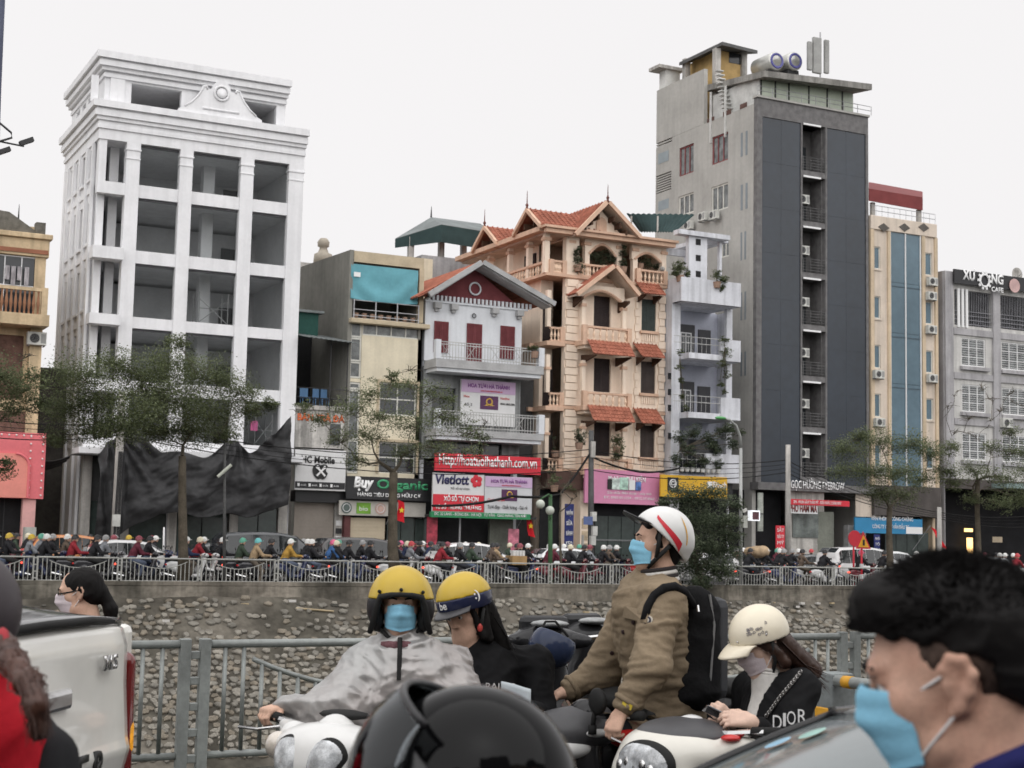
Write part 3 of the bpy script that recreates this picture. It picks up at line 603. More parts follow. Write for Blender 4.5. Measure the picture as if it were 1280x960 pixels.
part(K, 'shop_frame', M('shop_red_dark', (.12,.05,.05), .6), (x0+.0, x0+.3, 66.6, 66.9, GZ+.13, zt)); part(K, 'shop_head', blk, (x0, x1+.1, 66.62, 67.2, zt, fz(480,597)))
mb = MB(); xa, xb = fx(429,665), fx(478,665)
for i in range(30): z = GZ+.13+i*(zt-GZ-.2)/30; mb.box(xa, xb, 66.72-.012*(i % 2), 66.78, z, z+(zt-GZ-.2)/30)
mb.obj('roller_shutter', M('shutter_beige', (.5,.43,.32), .6, .08), K)
for i in range(3): x = fx(481,665)+i*.72; part(K, 'glass_door', shopg, (x, x+.68, 66.74, 66.77, GZ+.13, zt-.02))
flagm = M('flag_red', (.6,.02,.03), .7); starm = M('flag_star', (.8,.6,.05), .7)
def flag(label, px, py, h, Y=66.0, lean=.1):
    x, z = fa(px, py, Y); T = thing('national_flag', label, 'flag', (x, Y, z-h), 'red flags with a yellow star on the shop fronts')
    mb = MB(); mb.tube([(x-.35-lean, Y+.5, z-h-.2), (x, Y, z+.1)], .015, 5); mb.obj('staff', steel, T)
    mb = MB(); mb.grid(lambda u, v: (x+u*h*.36+lean*v*1.5+.02*math.sin(v*7), Y-.02-.05*math.sin(u*5+v*4), z-v*h-u*.1), 6, 10); mb.obj('cloth', flagm, T, smooth=True)
    cx, cz = x+h*.18+lean*.75, z-h*.5; pl = [(cx+math.cos(math.pi/2+i*math.pi/5)*(h*.17 if i % 2 == 0 else h*.07), cz+math.sin(math.pi/2+i*math.pi/5)*(h*.17 if i % 2 == 0 else h*.07)) for i in range(10)]
    mb = MB(); mb.prism(pl[::-1], Y-.12, Y-.11); mb.obj('star', starm, T)
flag('red flag with yellow star hanging by the glass doors of the organic shop', 497, 625, .95, lean=0)
flag('red flag with yellow star leaning beside the lottery signs', 656, 645, .95, lean=.15)
# ---- white house with maroon gable
H = thing('gabled_house', 'white house with maroon gable, shuttered windows and corner balconies', 'building', (29.5, 67, 0))
hw_ = M('house_white', (.68,.7,.73), .75, .06, 1, streak=.08); mar = M('maroon', (.16,.045,.05), .7, .15, 2); tile = M('red_tile', (.36,.135,.09), .7, .25, 2.5, bump=.4, bscale=20); edge = M('barge_grey', (.4,.4,.4), .7, .15)
x0, x1 = fx(531,420), fx(652,420); zg = fz(595,380)
G = 65.9; ax, az = fa(604,328,G); lx, lz = fa(546,364,G); rx, rz_ = fa(687,379,G)
part(H, 'upper_wall', hw_, (x0, x1, 67.0, 67.2, fz(590,455), zg)); part(H, 'left_wall', hw_, (x0, x0+.2, 67.2, 75, 0, zg)); part(H, 'right_wall', hw_, (x1-.2, x1, 67.2, 75, 0, zg))
mb = MB(); mb.prism([(x0, zg), (fx(652,380,67), zg), (ax, fz(604,335))], 67.05, 67.15); mb.obj('gable_wall', mar, H)
mb = MB(); mb.torus((fx(594,361,67), 67.0, fz(594,361,67)), .3, .045, 'y', 22, 5); mb.obj('gable_ring', hw_, H)
def roofslope(mb, a, b, y0, y1, t=.14):   # slab from eave a to ridge b (x,z)
    n = Vector((-(b[1]-a[1]), 0, b[0]-a[0])).normalized()*t
    if n.z < 0: n = -n
    q = [Vector((a[0], y0, a[1])), Vector((b[0], y0, b[1])), Vector((b[0], y1, b[1])), Vector((a[0], y1, a[1]))]
    return mb.add(q+[p+n for p in q], [(0,1,2,3),(7,6,5,4),(0,4,5,1),(1,5,6,2),(2,6,7,3),(3,7,4,0)])
def tileroof(par, a, b, y0, y1, mat, rows=9, axis='x', name='roof_slope'):
    """overlapping tile courses down a slope from eave a to ridge b; axis x: ridge runs along y"""
    mb = MB(); A, Bv = Vector((a[0], a[1])), Vector((b[0], b[1])); d = (Bv-A)/rows; n = Vector((-d.y, d.x)).normalized(); n = n if n.y > 0 else -n
    for i in range(rows):
        p, q = A+d*i, A+d*(i+1.15); lift = n*.05
        pts = [p+lift, q+n*.012, q-n*.03, p+n*.0]
        if axis == 'x': mb.prism([(t.x, t.y) for t in pts], y0, y1, 'xz')
        else: mb.prism([(t.x, t.y) for t in pts], y0, y1, 'yz')
    return mb.obj(name, mat, par)
def ribs(par, a, b, y0, y1, mat, step=.32, axis='x'):
    mb = MB(); A, Bv = Vector(a), Vector(b); n = Vector((-(Bv-A).y, (Bv-A).x)).normalized(); n = n if n.y > 0 else -n
    k = int((y1-y0)/step)
    for i in range(k+1):
        t = y0+i*step; p, q = A+n*.06, Bv+n*.06
        mb.tube([(p.x, t, p.y), (q.x, t, q.y)] if axis == 'x' else [(t, p.x, p.y), (t, q.x, q.y)], .045, 4, False)
    o = mb.obj('tile_ribs', mat, par); o['kind'] = 'stuff'; return o
L1 = fx(527,370,67)-.5
tileroof(H, (lx-.9, lz-.35), (ax, az), G+.12, 75, tile, 12); tileroof(H, (rx+.1, rz_), (ax, az), G+.12, 75, tile, 12); ribs(H, (lx-.9, lz-.35), (ax, az), G+.3, 75, tile)
mb = MB(); roofslope(mb, (lx-.3, lz-.28), (ax, az-.1), G-.02, G+.14, .24); mb.obj('bargeboard', edge, H); mb = MB(); roofslope(mb, (rx+.3, rz_-.12), (ax, az-.1), G-.02, G+.14, .24); mb.obj('bargeboard', edge, H)
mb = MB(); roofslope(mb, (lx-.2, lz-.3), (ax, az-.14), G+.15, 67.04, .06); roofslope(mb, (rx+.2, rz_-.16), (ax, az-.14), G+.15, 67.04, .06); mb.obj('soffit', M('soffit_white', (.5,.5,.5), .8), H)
for i in range(26): x = x0+.1+i*(x1-x0+.5)/26; part(H, 'dentil', hw_, (x, x+.11, 66.9, 67.0, zg-.02, zg+.24))
part(H, 'band', hw_, (x0-.05, x1+.3, 66.92, 67.0, zg-.12, zg-.03))
for px in (545, 566, 617, 648): x = fx(px, 390); part(H, 'corbel', edge, (x-.18, x+.18, 66.7, 66.998, zg-.42, zg-.14)); part(H, 'corbel_foot', edge, (x-.1, x+.1, 66.82, 66.998, zg-.56, zg-.42))
for a, b, c, d in ((542,560,401,440), (583,602,404,452), (625,643,407,448)): louvre(H, fx(a,420), fx(b,420), fz(a,d), fz(a,c), 66.93, mar, 16, leaves=2)
mb = MB(); mb.torus((fx(593,395,66.9), 66.93, fz(593,395)), .1, .025, 'y', 14, 5); mb.obj('wall_lamp_ring', iron, H)
def wbalcony(py_rail, py_slab, py_bot, pxl, pxr, yy=65.6):
    xl, xr2 = fx(pxl, py_slab, yy), fx(pxr, py_slab, yy); zs, zr, zb = fz((pxl+pxr)/2, py_slab, yy), fz((pxl+pxr)/2, py_rail, yy), fz((pxl+pxr)/2, py_bot, yy)
    Bc = part(H, 'balcony', edge, (xl, xr2, yy, 67.0, zb+.18, zs)); part(Bc, 'moulding', hw_, (xl+.1, xr2-.1, yy+.1, 67.0, zb, zb+.18))
    mb = MB()
    for z in (zr, zr-.12, zs+.1): mb.box(xl+.05, xr2-.05, yy+.05, yy+.09, z, z+.04)
    n = int((xr2-xl)/.16)
    for i in range(n): x = xl+.1+i*(xr2-xl-.2)/n; mb.box(x, x+.02, yy+.06, yy+.08, zs, zr)
    for i in range(4): x = xl+.3+i*(xr2-xl-.6)/4; mb.tube([(x, yy+.05, zs+.1), (x+.5, yy+.05, zr-.1)], .014, 4); mb.tube([(x+.5, yy+.05, zs+.1), (x, yy+.05, zr-.1)], .014, 4)
    mb.obj('railing', M('rail_pale', (.45,.45,.44), .5), Bc)
    part(Bc, 'post', hw_, (xr2-.28, xr2+.02, yy-.02, yy+.26, zs, zr+.1)); part(Bc, 'post', hw_, (xl-.02, xl+.24, yy-.02, yy+.26, zs, zr+.1)); return xl, xr2, zb
wbalcony(432, 453, 468, 545, 680)
wbalcony(517, 539, 552, 545, 680)
z1_, z0_ = fz(590,462), fz(590,560)
mb = wall(MB(), x0, x1, z0_-.6, z1_, 67.0, 67.2, [(fx(540,500), fx(570,500), fz(560,532), fz(560,485)), (fx(585,500), fx(640,500), fz(600,532), fz(600,480)), (fx(540,555), fx(603,555), fz(570,575), fz(570,553)), (fx(607,555), fx(628,555), fz(615,575), fz(615,554))]); mb.obj('lower_wall', M('house_grey', (.3,.31,.31), .8, .15, 1, streak=.3), H)
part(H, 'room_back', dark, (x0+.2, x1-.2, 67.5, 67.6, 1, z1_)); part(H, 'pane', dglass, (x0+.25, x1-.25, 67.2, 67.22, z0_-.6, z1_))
part(H, 'rear_wall', hw_, (x0+.2, x1-.2, 74.8, 75, 0, zg))
part(H, 'side_recess', M('recess_dark', (.07,.07,.07), .9), (x1, fx(684,500), 68.5, 68.6, GZ, fz(680,470)))
plant_spots_b5 = (fx(668,430,65.8), 65.9, fz(668,432,65.8))
S_, a, b, c, d = sign('florist_billboard', 'white and lilac florist billboard with purple logo on the upper wall', 576, 644, 476, 532, wht, 66.7, cat='billboard')
lil = M('lilac', (.58,.42,.6), .6, .05); pur = M('purple_dark', (.1,.03,.1), .5); gold = M('gold_mark', (.6,.38,.08), .5, 0)
def florist(S_, a, b, c, d, Y):
    w_ = b-a; h_ = d-c
    part(S_, 'header', lil, (a+.01, b-.01, Y-.025, Y, d-h_*.28, d-.01)); text('HOA TƯƠI HÀ THÀNH', S_, a+w_*.12, Y-.04, d-h_*.17, h_*.085, M('letter_plum', (.2,.05,.25), .5, 0), w_*.76, bold=.02); text('www.hoatuoihathanh.com.vn', S_, a+w_*.35, Y-.04, d-h_*.25, h_*.04, letr, w_*.4)
    part(S_, 'logo_panel', pur, (a+w_*.35, a+w_*.68, Y-.025, Y, c+h_*.36, c+h_*.66))
    mb = MB(); mb.torus((a+w_*.515, Y-.035, c+h_*.53), h_*.07, h_*.018, 'y', 16, 4); mb.prism([(a+w_*.42, c+h_*.44), (a+w_*.61, c+h_*.44), (a+w_*.56, c+h_*.48), (a+w_*.47, c+h_*.48)], Y-.035, Y-.03); mb.obj('gold_crest', gold, S_)
florist(S_, a, b, c, d, 66.7)
text('Hotline', S_, a+(b-a)*.72, 66.67, c+(d-c)*.6, .12, letr, .5); text('0941.865.386', S_, a+(b-a)*.72, 66.67, c+(d-c)*.48, .1, letk, .8, bold=.02); text('Hoa', S_, a+.15, 66.67, c+(d-c)*.6, .12, letr, .3); text('Số 2', S_, a+.2, 66.67, c+(d-c)*.42, .12, letk, .4)
S_, a, b, c, d = sign('red_web_sign', 'long red sign with white web address', 544, 676, 569, 591, redp, 65.4)
text('Http://hoatuoihathanh.com.vn', S_, a+.18, 65.38, c+.3, .5, letw, b-a-.4, bold=.015)
S_, a, b, c, d = sign('lottery_sign', 'white and red lottery sign with red petal ball', 541, 605, 592, 642, wht, 65.5)
zm = c+(d-c)*.47; part(S_, 'red_half', redp, (a+.01, b-.01, 65.47, 65.5, c+.1, zm))
text('Vietlott', S_, a+.1, 65.48, zm+.5, .44, M('letter_navy', (.03,.03,.1), .5, 0), (b-a)*.66, bold=.03, shear=.12); text('Xổ số tự chọn', S_, a+.9, 65.48, zm+.25, .1, letk, 1.0)
cx, cz = b-.42, zm+.68
for i in range(5):
    t = i*2*math.pi/5+.5; mb = MB(); mb.ball((cx+.18*math.cos(t), 65.48, cz+.18*math.sin(t)), .14, .02, .14, 10, 6); mb.obj('petal', redp, S_)
text('XỔ SỐ TỰ CHỌN', S_, a+.55, 65.46, c+.58, .22, letw, (b-a)*.68, bold=.03); text('VÉ SỐ TRÚNG THƯỞNG', S_, a+.12, 65.46, c+.2, .17, letw, (b-a)*.9, bold=.03)
S_, a, b, c, d = sign('florist_sign', 'white florist sign with lilac header beside the lottery sign', 606, 665, 596, 643, M('sign_white_soft', (.6,.61,.63), .5, .05), 65.45)
florist(S_, a, b, c, d, 65.45); text('Chuyên: Hoa tươi', S_, a+.15, 65.42, c+.62, .12, letr, .9); text('Tươi đẹp - Chất lượng - Giá rẻ', S_, a+.15, 65.42, c+.26, .16, letk, (b-a)*.84)
S_, a, b, c, d = sign('green_address_strip', 'thin green strip of address lettering under the lottery sign', 539, 663, 641, 648, grn, 65.4, .2)
text('ĐC: 32 LÁNG - ĐỐNG ĐA - HÀ NỘI   TƯ VẤN - GIAO HÀNG TẬN NƠI', S_, a+.15, 65.38, c+.1, .13, letw, b-a-.4)
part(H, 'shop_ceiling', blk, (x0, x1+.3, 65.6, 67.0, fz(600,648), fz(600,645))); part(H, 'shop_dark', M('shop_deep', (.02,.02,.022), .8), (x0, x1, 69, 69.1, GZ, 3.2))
part(H, 'grey_shop_wall', M('wall_sage', (.2,.21,.18), .85, .2, 1), (fx(611,670), fx(640,670), 66.9, 67.1, GZ+.13, fz(600,648)))
for a, b, c, d, mm, nm in ((533,546,646,684, M('poster_red', (.42,.05,.08), .5, .4, 4), 'tall red poster beside the lottery shop'), (635,648,661,692, M('poster_pink', (.6,.2,.27), .5, .4, 4), 'pink poster standing by the sage shop wall')):
    o = part(None, 'poster', mm, (fx(a,670,66), fx(b,670,66), 65.95, 66.0, fz(a,d,66), fz(a,c,66))); tag(o, nm, 'poster')
# posts at the shop
part(H, 'shop_post', steel, (fx(566,670), fx(568,670), 66.3, 66.4, GZ+.13, 3.2))
# ---- terrace pavilion behind
R_ = thing('roof_pavilion', 'green metal roof pavilion on a rear terrace behind the houses', 'pavilion', (28, 80, 10))
gm = M('green_roof', (.2,.22,.22), .6, .2, 1, metal=.2); gd = M('green_awning', (.035,.06,.06), .7, .15)
def P3(px, py, Y): x, z = fa(px, py, Y); return (x, Y, z)
a, b, c, d = P3(494,299,79), P3(552,281,77.5), P3(618,292,77.5), P3(539,272,81)
e = P3(600,280,81)
MB().add([a, b, d, c, e], [(0,1,2), (1,3,4,2)]).obj('roof', gm, R_, solid=.06)
mb = MB().add([a, b, tuple(Vector(b)+V(0,0,-1.0)), tuple(Vector(a)+V(0,0,-.5)), c, tuple(Vector(c)+V(0,0,-1.0))], [(0,3,2,1), (1,2,5,4)]); mb.obj('valance', gd, R_, solid=.03)
for px in (515, 553, 581): x, z = fa(px, 300, 78.5); part(R_, 'post', conc_l, (x-.15, x+.15, 78.5, 78.8, 10, fz(px,296,78.5)))
mb = MB(); x, y, z = d; mb.tube([(x, y, z), (x, y, z+.7)], [.06, .01], 5); mb.obj('finial', iron, R_)
part(R_, 'wall', M('pale_grey_wall', (.38,.38,.39), .8, .15, 1, streak=.2), (fx(527,330,78), fx(600,330,78), 78, 84, 0, fz(560,322,78))); part(R_, 'cream_block', cream, (fx(527,330,77.6), fx(541,330,77.6), 77.6, 78, 0, fz(530,323,77.6)))
part(R_, 'parapet', conc_l, (fx(372,330,78), fx(437,330,78), 78, 84, 0, fz(400,330,78)), )
x, z = fa(404, 316, 79); mb = MB(); mb.lathe([(.55,-.6),(.5,-.1),(.3,0),(.2,.3),(.32,.35),(.34,.6),(.2,.8),(0,.82)], (x, 79, z), 12); mb.obj('chimney_pot', M('pot_stone', (.4,.36,.3), .8), R_, smooth=True)
# ---- peach villa
Vl = thing('peach_villa', 'peach villa with red tiled gables, quoins and stacked balustrade balconies', 'building', (36, 67, 0))
pch = M('peach_paint', (.86,.72,.59), .75, .06, 1, streak=.07); ptr = M('peach_trim', (.66,.45,.33), .75, .1, 2, streak=.1); vdk = M('villa_door', (.045,.035,.035), .6, .2); vsh = M('villa_shutter', (.075,.06,.055), .6, .2); vsg = M('villa_shutter_green', (.06,.075,.07), .6, .2)
X0, X1 = fx(684,400), fx(831,400)
ZB = [fz(712, y) for y in (587, 508, 427, 345)]        # storey bands
ZE = fz(712, 296)
bay0, bay1 = fx(728,400), fx(790,400)
rw = (fx(802,400), fx(820,400))
hl = []
for k, (yt, yb) in enumerate(((528,570), (448,490), (370,412))):
    hl += [(fx(742,yb), fx(763,yb), fz(752,yb), fz(752,yt)), (rw[0], rw[1], fz(810,yb+2), fz(810,yt+4))]
mb = wall(MB(), fx(706,400), X1, GZ, ZB[3], 67.0, 67.3, hl); mb.obj('front_wall', pch, Vl)
part(Vl, 'right_wall', pch, (X1-.2, X1, 67.3, 77, 0, ZE)); part(Vl, 'left_wall', pch, (X0+.3, X0+.5, 68.3, 77, 0, ZB[3])); part(Vl, 'rear_wall', pch, (X0+.5, X1-.2, 76.8, 77, 0, ZE))
part(Vl, 'loggia_back', pch, (X0+.5, fx(706,400), 68.3, 68.5, 0, ZB[3]))
for z in ZB: part(Vl, 'string_band', ptr, (fx(706,400)-.02, X1+.03, 66.9, 66.998, z-.14, z+.02))
for k, h in enumerate(hl):
    if k % 2 == 0: louvre(Vl, *h, 67.12, vdk, 18, leaves=2, name='door')
    else:
        louvre(Vl, *h, 67.08, vsg if k == 5 else vsh, 14, leaves=2); part(Vl, 'sill', ptr, (h[0]-.12, h[1]+.12, 66.85, 66.998, h[2]-.14, h[2]))
        for i in range(7): x = h[0]+.02+i*(h[1]-h[0]-.1)/6; part(Vl, 'apron_bar', pch, (x, x+.06, 66.93, 66.998, h[2]-.55, h[2]-.17))
# quoins
qx0, qx1 = fx(706,400), fx(722,400)
def quoins(xa, xb, y, z0, z1, n):
    for i in range(n):
        z = z0+i*(z1-z0)/n; part(Vl, 'quoin', pch, (xa+(.06 if i % 2 else 0), xb-(.06 if i % 2 else 0), y, 66.999, z+.02, z+(z1-z0)/n-.02))
for k in range(3): quoins(qx0, qx1, 66.88, ZB[k]+.03, ZB[k+1]-.16, 8); quoins(X1-.42, X1+.02, 66.92, ZB[k]+.03, ZB[k+1]-.16, 8); quoins(fx(791,400)+.1, rw[0]-.14, 66.93, ZB[k]+.03, ZB[k+1]-.16, 8)
# balustrades
bm = MB(); bm.lathe([(.055,0),(.055,.04),(.03,.09),(.075,.24),(.03,.46),(.055,.52),(.055,.56)], (0,0,0), 8)
bproto = bm.obj('baluster', M('baluster_cream', (.8,.6,.45), .75, .1), None); bproto_used = [False]
def balustrade(par, xa, xb, yb, z0, z1, n, mat=ptr, left=True):
    q = part(par, 'balustrade', mat, (xa, xb, yb-.1, yb+.1, z1-.1, z1)); part(q, 'plinth', mat, (xa, xb, yb-.09, yb+.09, z0, z0+.07))
    part(q, 'pedestal', mat, (xb-.22, xb+.02, yb-.12, yb+.12, z0, z1+.03))
    if left: part(q, 'pedestal', mat, (xa-.02, xa+.22, yb-.12, yb+.12, z0, z1+.03))
    s = (z1-z0-.17)/.56; xs0 = xa+(.3 if left else .08); xs1 = xb-.3
    for i in range(n):
        loc = V(xs0+(xs1-xs0)*i/max(1, n-1), yb, z0+.07)-WL[q]
        if not bproto_used[0]: bproto.parent = q; bproto.location = loc; bproto.scale = (1,1,s); bproto_used[0] = True
        else: dup(bproto, q, loc, scale=(1,1,s))
    return q
for k, (yr, ysl) in enumerate(((573,588), (491,508), (409,427))):
    za, zb2 = fz(757, ysl, 66.2), fz(757, yr, 66.2); xa, xb = fx(728,ysl,66.2), fx(788,ysl,66.2)
    part(Vl, 'bay_slab', ptr, (xa-.05, xb+.05, 66.05, 66.998, za-.28, za-.02), bevel=.04); part(Vl, 'bay_slab_foot', pch, (xa+.08, xb-.08, 66.15, 66.998, za-.42, za-.282))
    balustrade(Vl, xa, xb, 66.2, za-.02, zb2, 7)
    for xe in (xa+.12, xb-.3): part(Vl, 'bay_column', pch, (xe, xe+.2, 66.5, 66.7, zb2-.1, ZB[k]+2.35 if k < 2 else ZB[2]+2.1)); part(Vl, 'column_cap', ptr, (xe-.05, xe+.25, 66.45, 66.75, (ZB[k]+2.35 if k < 2 else ZB[2]+2.1)-.3, (ZB[k]+2.35 if k < 2 else ZB[2]+2.1)-.15))
    # loggia at the left corner
    zc_, zd = fz(697, ysl, 67), fz(697, yr, 67)
    part(Vl, 'loggia_slab', ptr, (X0-.05, qx0-.01, 66.9, 68.3, zc_-.22, zc_)); balustrade(Vl, X0+.2, qx0-.03, 67.05, zc_, zd, 3, left=False)
    part(Vl, 'loggia_column', pch, (X0, X0+.22, 67.0, 67.22, zd, zc_+2.6)); part(Vl, 'loggia_capital', ptr, (X0-.05, X0+.27, 66.95, 67.27, zd+1.15, zd+1.28)); part(Vl, 'loggia_door', vdk, (fx(693,ysl), fx(704,ysl), 68.2, 68.29, zc_, zc_+2.1))
    part(Vl, 'side_ledge', ptr, (X0-.3, X0+.29, 68.31, 77, zc_-.2, zc_))
# tile canopies over bay and window
def canopy(xa, xb, zt, zb, y0=66.05, rows=4, y1=66.95):
    q = tileroof(Vl, (y0, zb), (y1, zt), xa, xb, tile, rows, 'y', 'tile_canopy'); 
    mb = MB(); n = int((xb-xa)/.2)
    for i in range(n+1): x = xa+i*(xb-xa)/n; mb.tube([(x, y0, zb+.05), (x, y1, zt+.05)], .04, 4, False)
    o = mb.obj('tile_rib', tile, q); o['kind'] = 'stuff'
    for x in (xa+.15, xb-.2): mb = MB(); mb.prism([(66.99, zb-.35), (66.99, zb+.1), (y0+.15, zb), (y0+.15, zb-.06)], x, x+.1, 'yz'); mb.obj('bracket', M('bracket_wood', (.08,.045,.03), .7), q)
for yt, yb in ((508,526), (427,443)): canopy(fx(740,yb,65.6), fx(791,yb,65.6), fz(765,yt+1,66.0), fz(765,yb+1,65.4), 65.4, 4, 66.02); canopy(fx(800,yb,66.3), fx(828,yb,66.3), fz(815,yt+4,66.9), fz(815,yb+4,66.1))
canopy(fx(802,363,66.3), fx(829,363,66.3), fz(815,353,66.9), fz(815,368,66.1))
# small gable over the bay
def gable(par, pa, pl, pr, y0, y1, rows, soff=True):
    ax, az = fa(*pa, y0); lx, lz = fa(*pl, y0); rx, rz = fa(*pr, y0)
    tileroof(par, (lx, lz), (ax, az), y0+.1, y1, tile, rows); tileroof(par, (rx, rz), (ax, az), y0+.1, y1, tile, rows); ribs(par, (lx, lz), (ax, az), y0+.25, y1, tile); ribs(par, (rx, rz), (ax, az), y0+.25, y1, tile)
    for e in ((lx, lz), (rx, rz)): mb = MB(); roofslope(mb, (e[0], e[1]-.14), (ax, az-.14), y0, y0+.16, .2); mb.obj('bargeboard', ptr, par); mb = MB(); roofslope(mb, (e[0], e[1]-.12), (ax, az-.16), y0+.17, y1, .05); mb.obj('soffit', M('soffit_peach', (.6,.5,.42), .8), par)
    return ax, az, lx, lz, rx, rz
def archpanel(par, xa, xb, za, zb, y, r, mat):
    """wall panel from xa..xb, za..zb with a segmental arch cut from below"""
    n = 12; pts = [(xa, zb), (xa, za)]; pts += [(xa+(xb-xa)*(.08+.84*i/n), za+r*math.sin(math.pi*i/n)) for i in range(n+1)]; pts += [(xb, za), (xb, zb)]
    for i in range(1, len(pts)-2):
        mb = None
    mb = MB()
    for i in range(1, len(pts)-2):
        p, q = pts[i], pts[i+1]; mb.prism([(p[0], p[1]), (q[0], q[1]), (q[0], zb), (p[0], zb)], y, y+.25) if q[0]-p[0] > 1e-4 else None
    mb.obj('arch_panel', mat, par)
    mb = MB(); mb.tube([(p[0], y-.02, p[1]) for p in pts[2:-2]], .07, 5); mb.obj('arch_moulding', ptr, par)
g = gable(Vl, (770,331), (724,366), (799,367), 65.7, 66.98, 7)
archpanel(Vl, g[2]+.35, g[4]-.45, g[3]-.1, g[3]+.6, 66.4, .45, pch)
for e in (g[2]+.35, g[4]-.45): mb = MB(); mb.prism([(66.99, g[3]-.6), (66.99, g[3]), (65.95, g[3]-.1), (65.95, g[3]-.22)], e-.06, e+.06, 'yz'); mb.obj('bracket', M('bracket_wood', None), Vl)
# top terrace
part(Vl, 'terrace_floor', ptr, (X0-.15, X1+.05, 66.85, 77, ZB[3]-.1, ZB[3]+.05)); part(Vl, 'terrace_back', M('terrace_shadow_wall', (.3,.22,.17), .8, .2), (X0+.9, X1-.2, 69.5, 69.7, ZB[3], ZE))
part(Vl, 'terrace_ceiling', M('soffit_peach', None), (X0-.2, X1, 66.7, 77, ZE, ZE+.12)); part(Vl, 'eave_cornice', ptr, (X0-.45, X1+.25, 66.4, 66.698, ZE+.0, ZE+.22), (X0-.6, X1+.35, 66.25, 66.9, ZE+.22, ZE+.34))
part(Vl, 'side_eave', ptr, (X0-.6, X0-.21, 66.91, 77, ZE+.1, ZE+.34))
for px in (664, 683, 714, 733, 773, 793, 829):
    x = fx(px, 320, 67.1); part(Vl, 'terrace_column', pch, (x-.14, x+.14, 67.0, 67.28, ZB[3]+.05, ZE)) if px > 680 else None
    if px > 680: part(Vl, 'column_capital', ptr, (x-.2, x+.2, 66.94, 67.34, ZE-.32, ZE-.16))
archpanel(Vl, fx(733,320), fx(773,320), ZE-.75, ZE, 67.02, .55, pch)
archpanel(Vl, fx(790,320), fx(829,320), ZE-.75, ZE, 67.02, .4, pch)
part(Vl, 'corner_pier', pch, (qx0, qx1, 66.95, 67.35, ZB[3]+.05, ZE-.003))
for y in (69.2, 71.4, 73.8): part(Vl, 'side_column', pch, (X0, X0+.26, y, y+.26, ZB[3]+.05, ZE)); part(Vl, 'side_capital', ptr, (X0-.06, X0+.32, y-.06, y+.32, ZE-.32, ZE-.16))
part(Vl, 'side_door', vdk, (X0+.8, X0+.9, 70.0, 71.2, ZB[3]+.05, ZE-.4)); part(Vl, 'side_inner', pch, (X0+.9, X0+1.0, 69.0, 77, ZB[3], ZE))
balustrade(Vl, X0+.05, qx0-.02, 66.98, ZB[3]+.05, ZB[3]+.72, 5); balustrade(Vl, fx(722,340), fx(757,340), 66.98, ZB[3]+.05, ZB[3]+.72, 6); balustrade(Vl, fx(794,340), X1, 66.9, ZB[3]+.05, ZB[3]+.75, 6)
mb = MB()
for i in range(16): y = 67.2+i*.3; mb.lathe([(.05,0),(.03,.08),(.07,.2),(.03,.42),(.05,.5)], (X0+.05, y, ZB[3]+.1), 6)
mb.obj('side_balusters', M('baluster_cream', None), Vl)['kind'] = 'stuff'; part(Vl, 'side_handrail', ptr, (X0-.05, X0+.15, 67.1, 72, ZB[3]+.6, ZB[3]+.72))
mb = MB(); x, z = fa(829, 327, 66.9); mb.ball((x-.05, 66.9, ZB[3]+.9), .14, n=12, k=8); mb.obj('ball_finial', conc_l, Vl, smooth=True)
# main roofs
g = gable(Vl, (761,251), (722,291), (800,294), 66.0, 73, 11)
mb = MB(); mb.prism([(g[2]+.5, ZE+.3), (g[4]-.6, ZE+.3), (g[0], g[1]-.35)], 66.75, 66.9); mb.obj('gable_wall', pch, Vl)
gx = g[0]; mb = MB(); mb.prism([(gx-.3, g[1]-1.5), (gx+.3, g[1]-1.5), (gx+.3, g[1]-1.0), (gx+.2, g[1]-.8), (gx, g[1]-.72), (gx-.2, g[1]-.8), (gx-.3, g[1]-1.0)], 66.68, 66.74); mb.obj('gable_vent', ptr, Vl)
for sgn in (-1, 1):
    for t in (.3, .55, .8): x = gx+sgn*t*abs(g[4]-gx)*.8; z = g[1]-t*(g[1]-g[5])*.8-.3; part(Vl, 'eave_bracket', M('bracket_wood', None), (x-.05, x+.05, 66.2, 66.75, z-.3, z-.02))
def finial(x, y, z, h=1.0): mb = MB(); mb.lathe([(.09,0),(.05,.12),(.09,.2),(.03,.3),(.012,h)], (x, y, z), 7); mb.obj('finial', M('finial_rust', (.15,.06,.05), .7), Vl)
finial(g[0], 66.1, g[1]-.02, .9)
